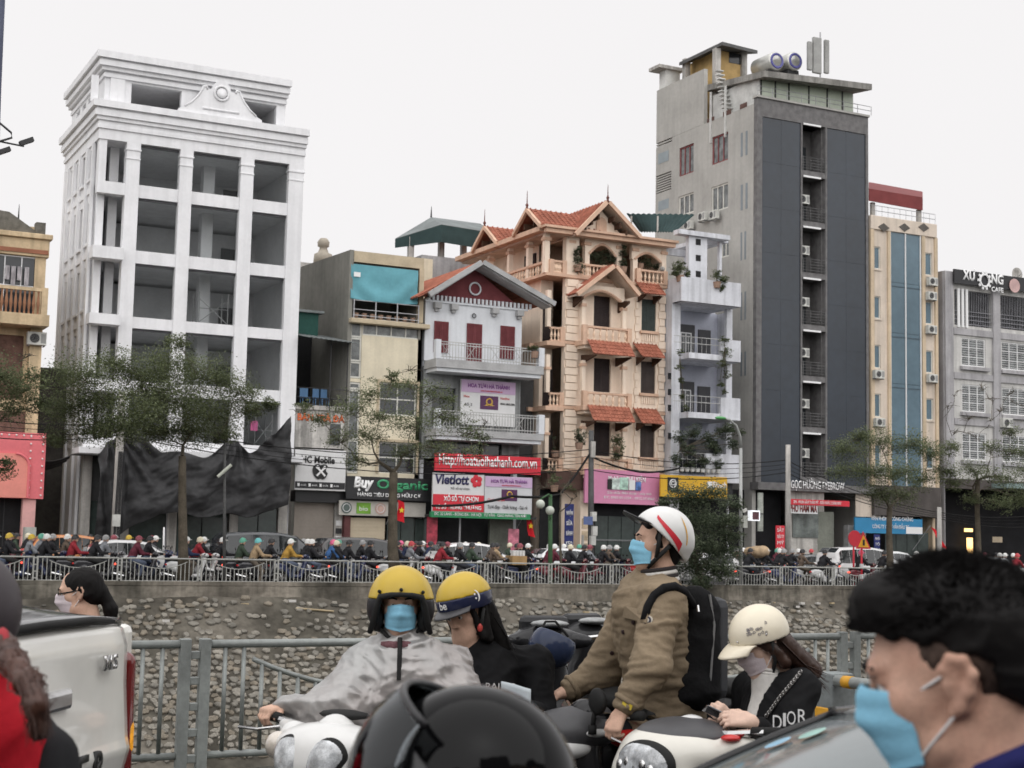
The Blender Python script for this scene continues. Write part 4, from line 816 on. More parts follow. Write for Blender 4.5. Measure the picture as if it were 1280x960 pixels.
def crossroof(pa, xg, half, rows, x_in, yc=None):
    yr, zr = fs(pa[0], pa[1], xg); 
    tileroof(Vl, (yr-half, zr-half*.72), (yr, zr), xg+.1, x_in, tile, rows, 'y'); tileroof(Vl, (yr+half, zr-half*.72), (yr, zr), xg+.1, x_in, tile, rows, 'y'); ribs(Vl, (yr-half, zr-half*.72), (yr, zr), xg+.25, x_in, tile, .3, 'y')
    for sg in (-1, 1):
        mb = MB(); n = Vector((0, .72*sg, 1)).normalized()*.2; a = Vector((xg, yr+sg*half, zr-half*.72-.16)); b = Vector((xg, yr, zr-.16)); ex = V(.16,0,0); ez = V(0,0,.22)
        mb.add([a, b, b+ex, a+ex, a+ez, b+ez, b+ex+ez, a+ex+ez], [(0,1,2,3),(7,6,5,4),(0,4,5,1),(1,5,6,2),(2,6,7,3),(3,7,4,0)]); mb.obj('bargeboard', ptr, Vl)
    mb = MB(); mb.prism([(yr-half*.8, zr-half*.72), (yr+half*.8, zr-half*.72), (yr, zr-.3)], xg+.9, xg+1.05, 'yz'); mb.obj('gable_wall', pch, Vl)
    for t in (.35, .65): 
        for sg in (-1, 1): part(Vl, 'eave_bracket', M('bracket_wood', None), (xg+.2, xg+.9, yr+sg*t*half-.05, yr+sg*t*half+.05, zr-t*half*.72-.6, zr-t*half*.72-.3))
    finial(xg+.08, yr, zr, .95)
crossroof((657,261), X0-.75, 1.5, 7, g[0])
crossroof((604,283), X0-.75, 1.5, 7, g[0])
part(Vl, 'rear_roof', tile, (X0, X1, 70.6, 77, ZE+.121, ZE+.5))
# ground floor
part(Vl, 'shop_head', M('fascia_brown', (.1,.06,.05), .8), (X0-.2, X1, 66.3, 67.0, fz(700,612), fz(700,590))); part(Vl, 'shop_dark', M('shop_deep', None), (fx(735,650), X1, 66.9, 66.999, GZ+.13, fz(760,600)))
for i in range(6): x = fx(742,660)+i*.78; part(Vl, 'shop_pane', shopg, (x, x+.74, 66.85, 66.89, GZ+.13, 3.0))
part(Vl, 'shop_band', M('band_steel', (.16,.17,.17), .5), (fx(742,655), X1-.2, 66.8, 66.849, 1.75, 1.83))
part(Vl, 'shop_pier', pch, (fx(718,650), fx(729,650), 66.4, 66.999, GZ+.13, fz(700,612))); part(Vl, 'entry_dark', dark, (X0-.1, fx(716,650), 67.2, 67.25, GZ+.13, fz(700,612)))
S_, a, b, c, d = sign('pink_shop_board', 'large pink shop board with phone pictures', 731, 824, 588, 630, M('board_pink', (.66,.26,.42), .5, .06, 1), 66.0)
text('Mobile và PHỤ KIỆN', S_, a+1.35, 65.98, d-.55, .24, letw, 2.2, bold=.02); text('Sửa chữa điện thoại - máy tính', S_, a+1.3, 65.98, c+.5, .12, letw, 2.6); text('ĐT: 0982.55.1234 - 0912.37.4567', S_, a+1.1, 65.98, c+.25, .12, letw, 3.0)
for i, (dx, w_, h_, mm) in enumerate(((1.3,.35,.5,letk), (1.55,.5,.55,M('pic_pale', (.65,.75,.7), .5, .4, 4)), (2.0,.5,.62,M('pic_mint', (.45,.65,.55), .5, .4, 4)), (2.55,.35,.5,letw), (2.95,.3,.42,M('pic_blue', (.1,.2,.5), .5, .5, 5)))): part(S_, 'picture', mm, (a+dx, a+dx+w_, 65.95-i*.006, 65.99, c+.72, c+.72+h_))
S_, a, b, c, d = sign('blue_banner', 'tall navy banner with white words on the villa pier', 706, 717, 630, 690, M('banner_navy', (.04,.05,.17), .6), 66.1, .04, 'banner')
for i, t in enumerate(('NHẬN', 'SỬA', 'BÁNH', 'KẸO', '11')): text(t, S_, (a+b)/2, 66.08, d-.55-i*.5, .2, letw, (b-a)*.7, align='CENTER', bold=.02)
for i in range(4): part(Vl, 'pier_plate', M('plate_tan', (.5,.4,.28), .6, .3), (fx(719,650)+.05, fx(727,650), 66.37, 66.399, .5+i*.62, .98+i*.62))
# ================================================================ balcony house, grey tower, glass-strip house, cafe block
D = thing('balcony_house', 'white house with deep planted balconies and a roof pergola', 'building', (43.2, 67, 0))
dw = M('cool_white', (.66,.67,.71), .75, .1, 1, streak=.2)
x0, x1 = X1+.06, fx(906,480); xe = fx(925,480,65.6)
lev = [(fz(870,378,65.6), fz(870,348,65.6)), (fz(880,449,65.6), fz(880,422,65.6)), (fz(880,523,65.6), fz(880,495,65.6)), (fz(870,602,65.6), fz(870,566,65.6))]
part(D, 'left_pier', dw, (x0, fx(842,480), 66.4, 74, 0, lev[0][0])); part(D, 'right_wall', dw, (fx(915,480), fx(915,480)+.2, 67.5, 74, 0, lev[0][0])); part(D, 'rear_wall', dw, (x0, fx(915,480), 74, 74.2, 0, lev[0][1]))
for k, (zb, zt) in enumerate(lev):
    xs0 = x0 if k in (0, 3) else fx(842,480)
    part(D, 'balcony_floor', dw, (xs0+.01, xe, 65.6, 68.6, zb, zb+.3)); part(D, 'room_slab', dw, (x0+.3, fx(915,480), 68.6, 74, zb, zb+.28))
    if k == 0: part(D, 'parapet', dw, (x0, xe, 65.55, 65.72, zb, zt), bevel=.01)
    else: part(D, 'parapet', dw, (fx(901,480,65.6) if k < 3 else fx(882,580,65.6), xe+.01, 65.57, 65.72, zb, zt)); 
    part(D, 'parapet_side', dw, (xe-.15, xe+.012, 65.73, 67.4, zb-.01, zt))
    if k:
        zt0 = lev[k-1][0]; part(D, 'back_wall', M('lavender_wall', (.5,.52,.6), .8, .1, 1), (fx(842,480)-.3, fx(915,480), 68.4, 68.6, zb+.3, zt0))
        if k < 3:
            part(D, 'door', M('door_dark', (.05,.05,.055), .5, .15), (fx(846,480,68.3), fx(868,480,68.3), 68.3, 68.39, zb+.3, zb+2.2)); part(D, 'door', M('door_dark', None), (fx(873,480,68.3), fx(888,480,68.3), 68.3, 68.39, zb+.3, zb+2.0))
            window(D, fx(850,480,68.2), fx(864,480,68.2), zb+.3, zb+1.75, 68.2, wht, dglass, 2, 1, .06, name='glazed_door'); part(D, 'small_window', dglass, (fx(898,470,68.3), fx(905,470,68.3), 68.33, 68.39, zb+1.1, zb+1.75))
        else: part(D, 'window_band', dglass, (fx(845,540,68.3), fx(912,540,68.3), 68.3, 68.39, zb+.6, zb+2.4))
        mb = MB()
        for z in (zt-.02, zt-.35): mb.tube([(fx(842,480,65.65), 65.65, z), (fx(902 if k < 3 else 884,480,65.65), 65.65, z)], .02, 5)
        for i in range(12): x = fx(843,480,65.65)+i*.28; mb.tube([(x, 65.65, zb+.3), (x, 65.65, zt)], .01, 4)
        mb.obj('railing', M('rail_pale', None), D)
        part(D, 'column', dw, (fx(908,480,66.5), fx(915,480,66.5), 66.5, 66.75, zb+.3, zt0))
part(D, 'left_return', dw, (x0, x0+.2, 65.73, 67, lev[0][0], lev[0][1]))
zt = lev[0][1]; zp = fz(880,297,66)
part(D, 'pergola_pier', dw, (fx(861,320,66), fx(884,320,66), 66, 66.3, zt-.3, zp-.003)); part(D, 'pergola_beam', dw, (x0, fx(910,300,66), 65.8, 66.35, zp, zp+.25)); part(D, 'pergola_beam', dw, (x0, fx(862,318,67), 67, 67.2, fz(850,320,67), fz(850,312,67)))
part(D, 'pergola_post', dw, (fx(898,330,66.5), fx(901,330,66.5), 66.4, 66.6, zt-.3, zp)); part(D, 'rear_room', M('lavender_wall', None), (fx(884,330), fx(897,330), 69, 69.2, zt-.4, zp)); part(D, 'pergola_slab', dw, (fx(884,305,66.3), fx(912,305,66.3), 66.4, 70, zp-.02, zp+.18))
for y in (302, 322, 342): part(D, 'pergola_opening', dark, (fx(870,y,65.98), fx(876,y,65.98), 65.98, 66.0, fz(870,y+4,66), fz(870,y-3.5,66)))
for y in (470, 490, 510, 545): part(D, 'pier_opening', dark, (fx(835,y,66.38), fx(839,y,66.38), 66.38, 66.399, fz(837,y+4,66.4), fz(837,y-4,66.4)))
part(D, 'shop_head', blk, (x0, xe, 66.2, 67, fz(870,625), lev[3][0]-.005)); part(D, 'shop_dark', M('shop_deep', None), (x0, fx(915,650), 67.5, 67.6, GZ, 4.5))
S_, a, b, c, d = sign('yellow_shop_sign', 'yellow shop sign with black camera logo and white lettering', 826, 909, 595, 622, M('sign_yellow', (.72,.42,.03), .5, .06), 65.5)
part(S_, 'logo', blk, (a+.4, a+1.05, 65.47, 65.5, d-.78, d-.12)); mb = MB(); mb.torus((a+.72, 65.46, d-.43), .2, .03, 'y', 18, 4); mb.obj('logo_ring', letw, S_); text('C3', S_, a+.58, 65.45, d-.52, .2, letw, .3, bold=.03)
part(S_, 'white_mark', letw, (b-1.25, b-.95, 65.47, 65.5, d-.6, d-.25)); text('Bitech', S_, b-.9, 65.48, d-.55, .3, letw, .85, bold=.02); text('CAMERA', S_, a+.4, 65.48, c+.2, .2, letk, .9, bold=.02)
# green canopy behind the villa roof
T = thing('roof_awning', 'dark green corrugated awning on the roof beside the villa gable', 'awning', (42, 72, 16))
mb = MB(); p, q, r, s = P3(783,267,72), P3(868,268,70), P3(843,290,69.0), P3(800,290,72)
mb.grid(lambda u, v: tuple((Vector(p)*(1-u)+Vector(q)*u)*(1-v)+(Vector(s)*(1-u)+Vector(r)*u)*v+V(0,0,.03*math.sin(u*80))), 80, 3); mb.obj('sheet', gd, T, solid=.02)
for px in (789, 822): x, z = fa(px, 290, 70.5); mb = MB(); mb.tube([(x, 70.5, z-1.2), (x, 70.5, fz(px,270,70.5))], .05, 6); mb.obj('post', conc_l, T)
# ---- grey tower
G_ = thing('grey_tower', 'tall grey tower with two dark glass strips and stacked air conditioner balconies', 'building', (49, 67, 0))
tg = M('tower_stone', (.17,.165,.165), .8, .22, 3, bump=.25, bscale=8); ts = M('tower_render', (.42,.41,.385), .85, .1, .5, streak=.07); tgl = M('tower_glass', (.018,.026,.038), .2, .2, .25, spec=.5)
x0, x1 = fx(945,400), fx(1086,400); zt = fz(1010,133); yb_, _ = fs(820,200,x0); zb = fz(1000,605)
cx0, cx1 = fx(1003,400), fx(1032,400); gl = (fx(952,400), fx(1001,400)); gr = (fx(1034,400), fx(1083,400)); zg1 = fz(980,150)
part(G_, 'front_frame', tg, (x0+.02, gl[0], 67, 67.3, zb, zt)); part(G_, 'front_frame', tg, (gr[1], x1, 67, 67.3, zb, zt)); part(G_, 'front_lintel', tg, (gl[0], gr[1], 67, 67.3, zg1, zt)); part(G_, 'strip_frame', tg, (gl[1], cx0, 67, 67.3, zb, zg1)); part(G_, 'strip_frame', tg, (cx1, gr[0], 67, 67.3, zb, zg1))
for (a, b) in (gl, gr):
    n = 2; hgt = (zg1-zb)/8
    for i in range(8):
        for j in range(n): part(G_, 'glass_panel', tgl, (a+(b-a)*j/n+.004, a+(b-a)*(j+1)/n-.004, 67.06+.002*((i+j) % 2), 67.1, zb+i*hgt+.004, zb+(i+1)*hgt-.004))
    part(G_, 'glass_backing', dark, (a, b, 67.12, 67.2, zb, zg1))
fl = [fz(1018, y) for y in (156, 221, 284, 348, 413, 477, 541)]
for k, z in enumerate(fl):
    zl_ = fl[k+1] if k < 6 else z-2.75
    part(G_, 'recess_back', M('recess_stone', (.13,.125,.125), .85, .2, 2), (cx0, cx1, 68.3, 68.4, zl_, z)); part(G_, 'recess_door', dglass, (cx0+.75, cx0+1.2, 68.24, 68.29, zl_+.2, zl_+2.0))
    part(G_, 'soffit_strip', letw, (cx0+.05, cx1-.35, 66.95, 67.02, z-.1, z)); part(G_, 'balcony_slab', tg, (cx0, cx1, 67.02, 68.3, zl_-.02, zl_+.3))
    mb = MB()
    for i in range(5): zz_ = zl_+.42+i*.16; mb.tube([(cx0, 66.98, zz_), (cx1, 66.98, zz_)], .018, 5)
    for i in range(4): x = cx0+.05+i*(cx1-cx0-.1)/3; mb.tube([(x, 66.98, zl_+.3), (x, 66.98, zl_+1.1)], .02, 5)
    mb.obj('railing', M('rail_dark', (.1,.1,.1), .5), G_)
    if k: aircon('outdoor unit in the recessed balconies between the dark glass strips of the tower', cx0+.42, 67.5, zl_+1.35, s=.92, grp='units in the tower recess')
part(G_, 'recess_side', tg, (cx1-.06, cx1-.002, 67.3, 68.3, zb, zg1)); part(G_, 'recess_side', tg, (cx0+.002, cx0+.06, 67.3, 68.3, zb, zg1))
sidew = []; sf = lambda a, b, c, d: (fs(b,(c+d)/2,x0)[0], fs(a,(c+d)/2,x0)[0], fs((a+b)/2,d,x0)[1], fs((a+b)/2,c,x0)[1])
wins = [(851,867,121,154,'r'), (849,867,182,218,'r'), (890,910,168,203,'r'), (848,867,243,268,'w'), (889,910,231,263,'w'), (897,911,298,322,'w')]
rects = [sf(*w_[:4]) for w_ in wins]
vents = [sf(820,840,156,182), sf(820,839,217,241)]
zs_t = fs(880,145,x0)[1]
mb = wall(MB(), 67.3, yb_, 0, zt-.3, x0, x0+.25, rects+vents, 'x'); mb.obj('side_wall', ts, G_)
part(G_, 'side_step', ts, (x0+.002, x0+.25, fs(880,120,x0)[0], yb_, zt-.29, fs(850,100,x0)[1])); part(G_, 'rear_wall', ts, (x0+.25, x1, yb_-.2, yb_, 0, zt)); part(G_, 'right_wall', ts, (x1-.25, x1, 67.3, yb_-.2, 0, zt-.002)); part(G_, 'roof_slab', ts, (x0+.25, x1-.25, 67.3, yb_-.2, zt-.6, zt-.3))
rd = M('window_red', (.22,.07,.07), .6, .15)
for (a, b, c, d), w_ in zip(rects, wins): window(G_, a, b, c, d, x0+.06, rd if w_[4] == 'r' else fw, cur, 3, 1, .09, 'x')
for (a, b, c, d) in vents:
    for i in range(8): z = c+(d-c)*i/8; part(G_, 'louvre_slat', ts, (x0+.03, x0+.12, a, b, z, z+(d-c)*.07))
    part(G_, 'vent_back', dark, (x0+.16, x0+.2, a, b, c, d))
for r_ in ((925,935,165,195), (925,935,230,262), (925,933,290,325), (925,933,365,400), (925,933,440,470), (823,836,190,203), (823,836,250,262)): a, b, c, d = sf(*r_); part(G_, 'frosted_window', M('frosted', (.25,.29,.31), .4, .1), (x0-.012, x0-.003, a, b, c, d)) if r_[0] < 900 else [part(G_, 'slot_window', M('slot_grey', (.2,.23,.25), .35, .1), (x0-.012, x0-.003, a+(b-a)*j, a+(b-a)*(j+.25), c, d)) for j in (.05, .65)]
for r_ in ((884,893,147,152), (904,914,138,144), (925,934,129,135)): a, b, c, d = sf(*r_); part(G_, 'side_vent', M('vent_brown', (.12,.07,.06), .7), (x0-.012, x0-.003, a, b, c, d))
for px, py in ((884,272), (898,270)):
    y, z = fs(px, py, x0); aircon('outdoor unit below a white window on the grey side wall of the tower', x0-.3, y, z-.25, -math.pi/2, .9, 'units on the tower side wall')
y, z = fs(866, 283, x0); aircon('outdoor unit just above the green awning on the tower side wall', x0-.3, y, z-.25, -math.pi/2, .9, 'units on the tower side wall')
# penthouse
zpt, zpr = fz(1010,102), fz(1010,96)
part(G_, 'penthouse_sill', ts, (x0-.05, x1+.05, 66.9, 67.35, zt, zt+.12)); ph = M('penthouse_pane', (.42,.47,.38), .25, .12, 1)
px_ = [fx(p_, 115) for p_ in (958, 976, 993, 1018, 1041, 1060, 1074)]
for i in range(6): part(G_, 'penthouse_pane', ph, (px_[i]+.03, px_[i+1]-.03, 67.5, 67.54, zt+.12, zpt)); part(G_, 'penthouse_mullion', iron, (px_[i]-.05, px_[i]+.03, 67.46, 67.56, zt+.12, zpt))
part(G_, 'penthouse_side', M('penthouse_white', (.6,.6,.58), .7), (px_[0]-.12, px_[0]-.052, 67.5, 72, zt-.3, zpt)); part(G_, 'penthouse_back', ts, (px_[0]-.05, px_[-1], 71.9, 72, zt-.3, zpt))
mb = MB(); a = (fx(956,87,66.6), 66.6, fz(956,88,66.6)); b = (fx(1090,105,66.4), 66.4, fz(1090,105,66.4)); c = (b[0], 72.5, b[2]+.7); d = (a[0], 72.5, a[2]+.7)
mb.add([a, b, c, d]+[(q[0], q[1], q[2]-.35) for q in (a, b, c, d)], [(0,1,2,3),(7,6,5,4),(0,4,5,1),(1,5,6,2),(2,6,7,3),(3,7,4,0)]); mb.obj('penthouse_roof', M('roof_concrete', (.3,.29,.27), .85, .25, 1, streak=.3), G_)
mb = MB()
for z in (zt+.35, zt+.6): mb.tube([(x0-.05, 66.85, z), (x1+.1, 66.85, z)], .02, 5)
for i in range(9): x = x0-.05+i*(x1-x0+.15)/8; mb.tube([(x, 66.85, zt+.1), (x, 66.85, zt+.6)], .018, 5)
mb.obj('roof_rail', steel, G_)
# stair, canopy and tanks on the roof
Ys = 73.; part(G_, 'roof_hut', M('hut_ochre', (.55,.38,.17), .75, .15, 2), (fx(895,85,Ys), fx(930,85,Ys), Ys, Ys+2.5, zt-.3, fz(915,66,Ys))); part(G_, 'hut_window', dglass, (fx(911,75,Ys), fx(928,75,Ys), Ys-.04, Ys-.005, fz(920,80,Ys), fz(920,67,Ys)))
part(G_, 'roof_hut_low', M('hut_ochre', None), (fx(873,85,Ys+2), fx(888,85,Ys+2), Ys+2, Ys+3, zt-.3, fz(880,76,Ys+2)))
mb = MB(); a, b, c, d = P3(849,78,75.5), P3(903,52,71.5), P3(947,63,72.5), P3(900,66,77); mb.add([a, b, c, d]+[(q[0], q[1], q[2]-.2) for q in (a, b, c, d)], [(0,1,2,3),(7,6,5,4),(0,4,5,1),(1,5,6,2),(2,6,7,3),(3,7,4,0)]); mb.obj('roof_canopy', M('canopy_dark', (.12,.12,.12), .8, .2), G_)
for px, py, Y in ((860,75,75.2), (898,62,72.0), (931,66,72.8)): x, z = fa(px, py, Y); part(G_, 'canopy_post', conc_l, (x-.18, x+.18, Y, Y+.35, zt-.5, fz(px, py-2, Y)))
part(G_, 'stair_tower', M('penthouse_white', None), (fx(832,95,76.5), fx(850,95,76.5), 76.5, 77.2, zt-.5, fz(840,88,76.5))); part(G_, 'stair_tower_cap', conc_l, (fx(824,90,76.3), fx(856,90,76.3), 76.3, 77.5, fz(840,88,76.5), fz(840,84,76.5)))
st = MB()
for i in range(10): z = fs(893,140,x0)[1]+i*.27; st.box(x0-.1+.02*i, x0+.5, 70.0+i*.1, 70.35+i*.1, z, z+.06)
st.box(x0-.1, x0+.0, 69.9, 70.0, zt-1.6, zt+1.4); st.box(x0-.1, x0+.0, 71.35, 71.45, zt-1.6, zt+1.4); st.obj('roof_stair', M('penthouse_white', None), G_)
for px in (962, 985):
    x, z = fa(px, 80, 70.5); Tn = thing('water_tank', 'round steel water tank with blue emblem on the tower roof', 'water tank', (x, 70.5, z), 'water tanks on the tower roof')
    mb = MB(); mb.lathe([(.0,-.25),(.5,-.2),(.56,-.1),(.56,1.6),(.5,1.7),(0,1.75)], (x, 70.0, z), 22, 'y'); mb.obj('drum', M('tank_steel', (.55,.55,.52), .3, .15, 2, metal=.5), Tn, smooth=True)
    mb = MB(); mb.torus((x, 69.82, z), .4, .09, 'y', 24, 5); mb.obj('emblem', M('emblem_blue', (.1,.1,.3), .5), Tn); mb = MB(); mb.box(x-.4, x+.4, 70, 71.6, z-1.0, z-.5); mb.obj('stand', iron, Tn)
An = thing('antenna_mast', 'grey panel antennas on a mast above the tower roof', 'antenna', (fx(1022,80,69), 69, zpr))
for px, t, b, w_ in ((1012,52,88,.16), (1021,47,92,.3), (1033,50,92,.16)): x = fx(px, 70, 69); part(An, 'antenna_panel', M('antenna_grey', (.33,.33,.32), .6), (x-w_, x+w_, 68.9, 69.1, fz(px,b,69), fz(px,t,69)), bevel=.05)
mb = MB(); x = fx(1026,70,69.2); mb.tube([(x, 69.25, zpr-.5), (x, 69.25, fz(1026,40,69.2))], .04, 6); mb.obj('mast', steel, An)
# tower base
zl2 = fz(1020,615); part(G_, 'base_band', tg, (x0-.1, x1+.1, 66.6, 67.35, zl2, zb)); text('NGỌC HƯỜNG EYEBROW', G_, fx(985,608,66.5), 66.56, fz(1010,611,66.5), .42, letw, 3.9, bold=.01)
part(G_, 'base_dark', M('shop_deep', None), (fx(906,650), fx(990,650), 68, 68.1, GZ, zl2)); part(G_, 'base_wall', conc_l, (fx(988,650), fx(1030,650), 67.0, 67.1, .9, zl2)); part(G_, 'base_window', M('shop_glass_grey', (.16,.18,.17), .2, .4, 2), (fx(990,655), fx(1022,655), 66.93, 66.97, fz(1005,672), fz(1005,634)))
part(G_, 'step_band', conc_l, (fx(957,680), fx(1042,680), 66.4, 66.9, .55, .95)); part(G_, 'base_side', M('wall_sage', None), (fx(1022,650), fx(1042,650), 66.98, 67.05, .96, 3.6)); part(G_, 'base_pier', M('pier_grey', (.25,.25,.25), .8), (fx(1053,670), fx(1061,670), 66.5, 66.9, GZ+.13, 2.9))
S_, a, b, c, d = sign('red_shop_band', 'long red band of white lettering above the restaurant window', 988, 1062, 625, 632, redp, 66.3, .1); text('SPA - PHUN XĂM THẨM MỸ - ĐIÊU KHẮC CHÂN MÀY', S_, a+.2, 66.28, c+.08, .16, letw, b-a-.8)
S_, a, b, c, d = sign('restaurant_sign', 'white board with dark red restaurant letters', 986, 1022, 632, 642, wht, 66.35, .06); text('PHỐ HÀM MA', S_, a+.05, 66.33, c+.1, .36, M('letter_maroon', (.2,.03,.03), .5, 0), b-a-.1, bold=.03)
S_, a, b, c, d = sign('red_vertical_banner', 'upright red banner with white words on the pavement', 970, 981, 657, 690, redp, 63.6, .04, 'banner')
for i, t in enumerate(('SẮT', 'NÂU TY', 'MỸ', 'MÔI')): text(t, S_, (a+b)/2, 63.58, d-.32-i*.32, .17, letw, (b-a)*.75, align='CENTER')
S_, a, b, c, d = sign('light_box_sign', 'small lit white light box with dark label on a pole', 939, 950, 638, 651, M('lightbox', (.8,.82,.85), .4, 0, emit=.5), 65.5, .3); part(S_, 'label_panel', M('label_maroon', (.12,.05,.06), .5, .3, 4), (a+.08, b-.08, 65.48, 65.5, c+.06, d-.08)); part(S_, 'arm', iron, (b, b+.3, 65.6, 65.65, d-.2, d-.14))
S_, a, b, c, d = sign('tall_narrow_sign', 'tall narrow white sign beside the dark tower entrance', 948, 954, 616, 664, M('sign_dim', (.4,.42,.38), .6, .4, 2), 65.8, .1)
# ---- beige house with blue glass strip
Bg = thing('blue_glass_house', 'beige house with a blue glass strip and diamond frieze', 'building', (57, 67, 0))
bg_ = M('beige_paint', (.62,.5,.36), .75, .1, 1, streak=.2); bp_ = M('beige_pale', (.66,.57,.48), .75, .08, 1, streak=.15); bgl = M('blue_glass', (.09,.15,.19), .15, .15, .3, spec=.5)
x0, x1 = fx(1087,400)+.05, fx(1170,400); zt = fz(1130,275); zb = fz(1130,608); g0, g1 = fx(1111,400), fx(1152,400)
part(Bg, 'right_wall', bg_, (x1-.2, x1, 67.2, 77, 0, zt)); part(Bg, 'rear_wall', bg_, (x0, x1, 77, 77.2, 0, zt)); part(Bg, 'roof_slab', bg_, (x0, x1-.2, 67.3, 77, zt-.3, zt-.1))
zf = fz(1130,292); part(Bg, 'frieze', bp_, (x0, x1+.05, 66.9, 67.2, zf, zt), bevel=.03)
for px in (1103, 1129, 1153): x = fx(px, 286); z = fz(px, 282.5+px*.002); mb = MB(); mb.prism([(x-.42,z),(x,z-.25),(x+.42,z),(x,z+.25)], 66.87, 66.899); mb.obj('diamond', M('diamond_dark', (.12,.11,.1), .7), Bg)
for a, b, sd_ in ((x0, g0, 'l'), (g1, x1, 'r')):
    wx = (fx(1091,400), fx(1101,400)) if sd_ == 'l' else (fx(1157,400), fx(1166,400)); ys = [(308,336), (370,398), (431,460), (492,521), (555,585)] if sd_ == 'l' else [(316,344), (377,405), (438,466), (498,525), (558,586)]
    hs_ = [(wx[0], wx[1], fz(1096 if sd_ == 'l' else 1161, q2), fz(1096 if sd_ == 'l' else 1161, q1)) for q1, q2 in ys]
    mb = wall(MB(), a+.25, b-.1, zb, zf, 67.02, 67.2, hs_); mb.obj('strip_wall', bp_, Bg)
    part(Bg, 'pilaster', bg_, (a, a+.249, 66.92, 67.2, zb, zf)); part(Bg, 'pilaster', bg_, (b-.099, b+.1, 66.92, 67.2, zb, zf))
    for h in hs_: window(Bg, *h, 67.08, fw, bgl, 1, 1, .06); part(Bg, 'sill', bp_, (h[0]-.05, h[1]+.05, 66.96, 67.02, h[2]-.1, h[2]-.01))
ng = 5
for i in range(ng):
    for j in range(2): z0 = zb+(zf-zb)*i/ng; part(Bg, 'glass_panel', bgl, (g0+.1+(g1-g0-.2)*j/2+.01, g0+.1+(g1-g0-.2)*(j+1)/2-.01, 67.0, 67.04, z0+.01, zb+(zf-zb)*(i+1)/ng-.01)); part(Bg, 'transom', M('transom_blue', (.06,.1,.13), .4), (g0+.1, g1-.1, 66.97, 66.998, z0-.25, z0-.2)) if i and j == 0 else None
for x in (g0+.1, (g0+g1)/2, g1-.1): part(Bg, 'mullion', wht, (x-.035, x+.035, 66.94, 66.999, zb, zf))
part(Bg, 'glass_backing', dark, (g0+.1, g1-.1, 67.06, 67.1, zb, zf))
for n_, (px, py) in enumerate(((1099,468), (1100,528), (1101,588), (1166,352), (1165,370), (1165,412), (1166,473))):
    x, z = fa(px, py, 66.7); aircon('outdoor unit on the left wall strip of the blue glass house' if n_ < 3 else 'outdoor unit on the right wall strip of the blue glass house', x, 66.75, z-.25, 0, .85, 'units on the blue glass house')
T = thing('roof_canopy', 'dark red metal canopy on the roof of the blue glass house', 'canopy', (57, 68, zt))
a, b, c, d = P3(1086,236,67.2), P3(1153,247,67.2), P3(1153,240,73), P3(1086,228,73); e1 = P3(1086,251,67.2); e2 = P3(1153,263,67.2)
MB().add([a, b, c, d, e1, e2], [(0,1,2,3), (4,5,1,0), (5, 2, 1)]).obj('sheet', M('canopy_red', (.2,.05,.05), .6, .12), T, solid=.05)
for px in (1150, 1092): x = fx(px, 270, 67.4); part(T, 'post', conc_l, (x-.12, x+.12, 67.4, 67.6, zt-.1, fz(px, 262 if px > 1100 else 253, 67.4)))
mb = MB()
for z in (zt+.3, zt+.6): mb.tube([(x0, 67.0, z), (x1, 67.0, z)], .02, 5)
for i in range(12): x = x0+i*(x1-x0)/11; mb.tube([(x, 67.0, zt-.02), (x, 67.0, zt+.6)], .015, 4)
mb.obj('roof_rail', steel, Bg)
part(Bg, 'base_head', M('base_brown', (.09,.08,.075), .8), (x0, x1, 66.7, 67.1, fz(1120,645), zb)); part(Bg, 'base_dark', M('shop_deep', None), (x0, x1, 68.2, 68.3, GZ, 4)); part(Bg, 'base_wall', bp_, (fx(1069,640), fx(1100,640), 66.95, 66.998, fz(1080,646), fz(1080,612)))
S_, a, b, c, d = sign('blue_office_sign', 'blue sign board with white lines of lettering', 1069, 1153, 648, 667, M('sign_blue', (.03,.22,.42), .5, .08), 66.0)
text('VĂN PHÒNG CÔNG CHỨNG', S_, a+1.1, 65.98, c+.72, .2, letw, 3.0); text('CÔNG TY CP TƯ VẤN ĐẦU TƯ', S_, a+1.2, 65.98, c+.28, .2, letw, 2.6); part(S_, 'end_panel', letw, (b-1.2, b-.02, 65.97, 65.998, c+.02, c+.4))
S_, a, b, c, d = sign('blue_upright_sign', 'small upright navy sign in front of the glass shop', 1093, 1100, 668, 686, M('banner_navy', None), 65.6, .05)
for i, t in enumerate(('PHÔ', 'TÔ', 'IN')): text(t, S_, (a+b)/2, 65.58, d-.3-i*.3, .14, letw, .3, align='CENTER')
for i in range(4): part(Bg, 'shop_pane', shopg, (fx(1105,670)+i*.8, fx(1105,670)+i*.8+.76, 66.9, 66.93, GZ+.13, 2.6))
part(Bg, 'tube_lamp', M('tube_light', (.8,.9,.85), .4, 0, emit=1.2), (fx(1118,669), fx(1136,669), 66.2, 66.25, 2.75, 2.8))
flag('red flag with yellow star in front of the dark passage by the cafe', 1163, 659, 1.1, lean=.5)
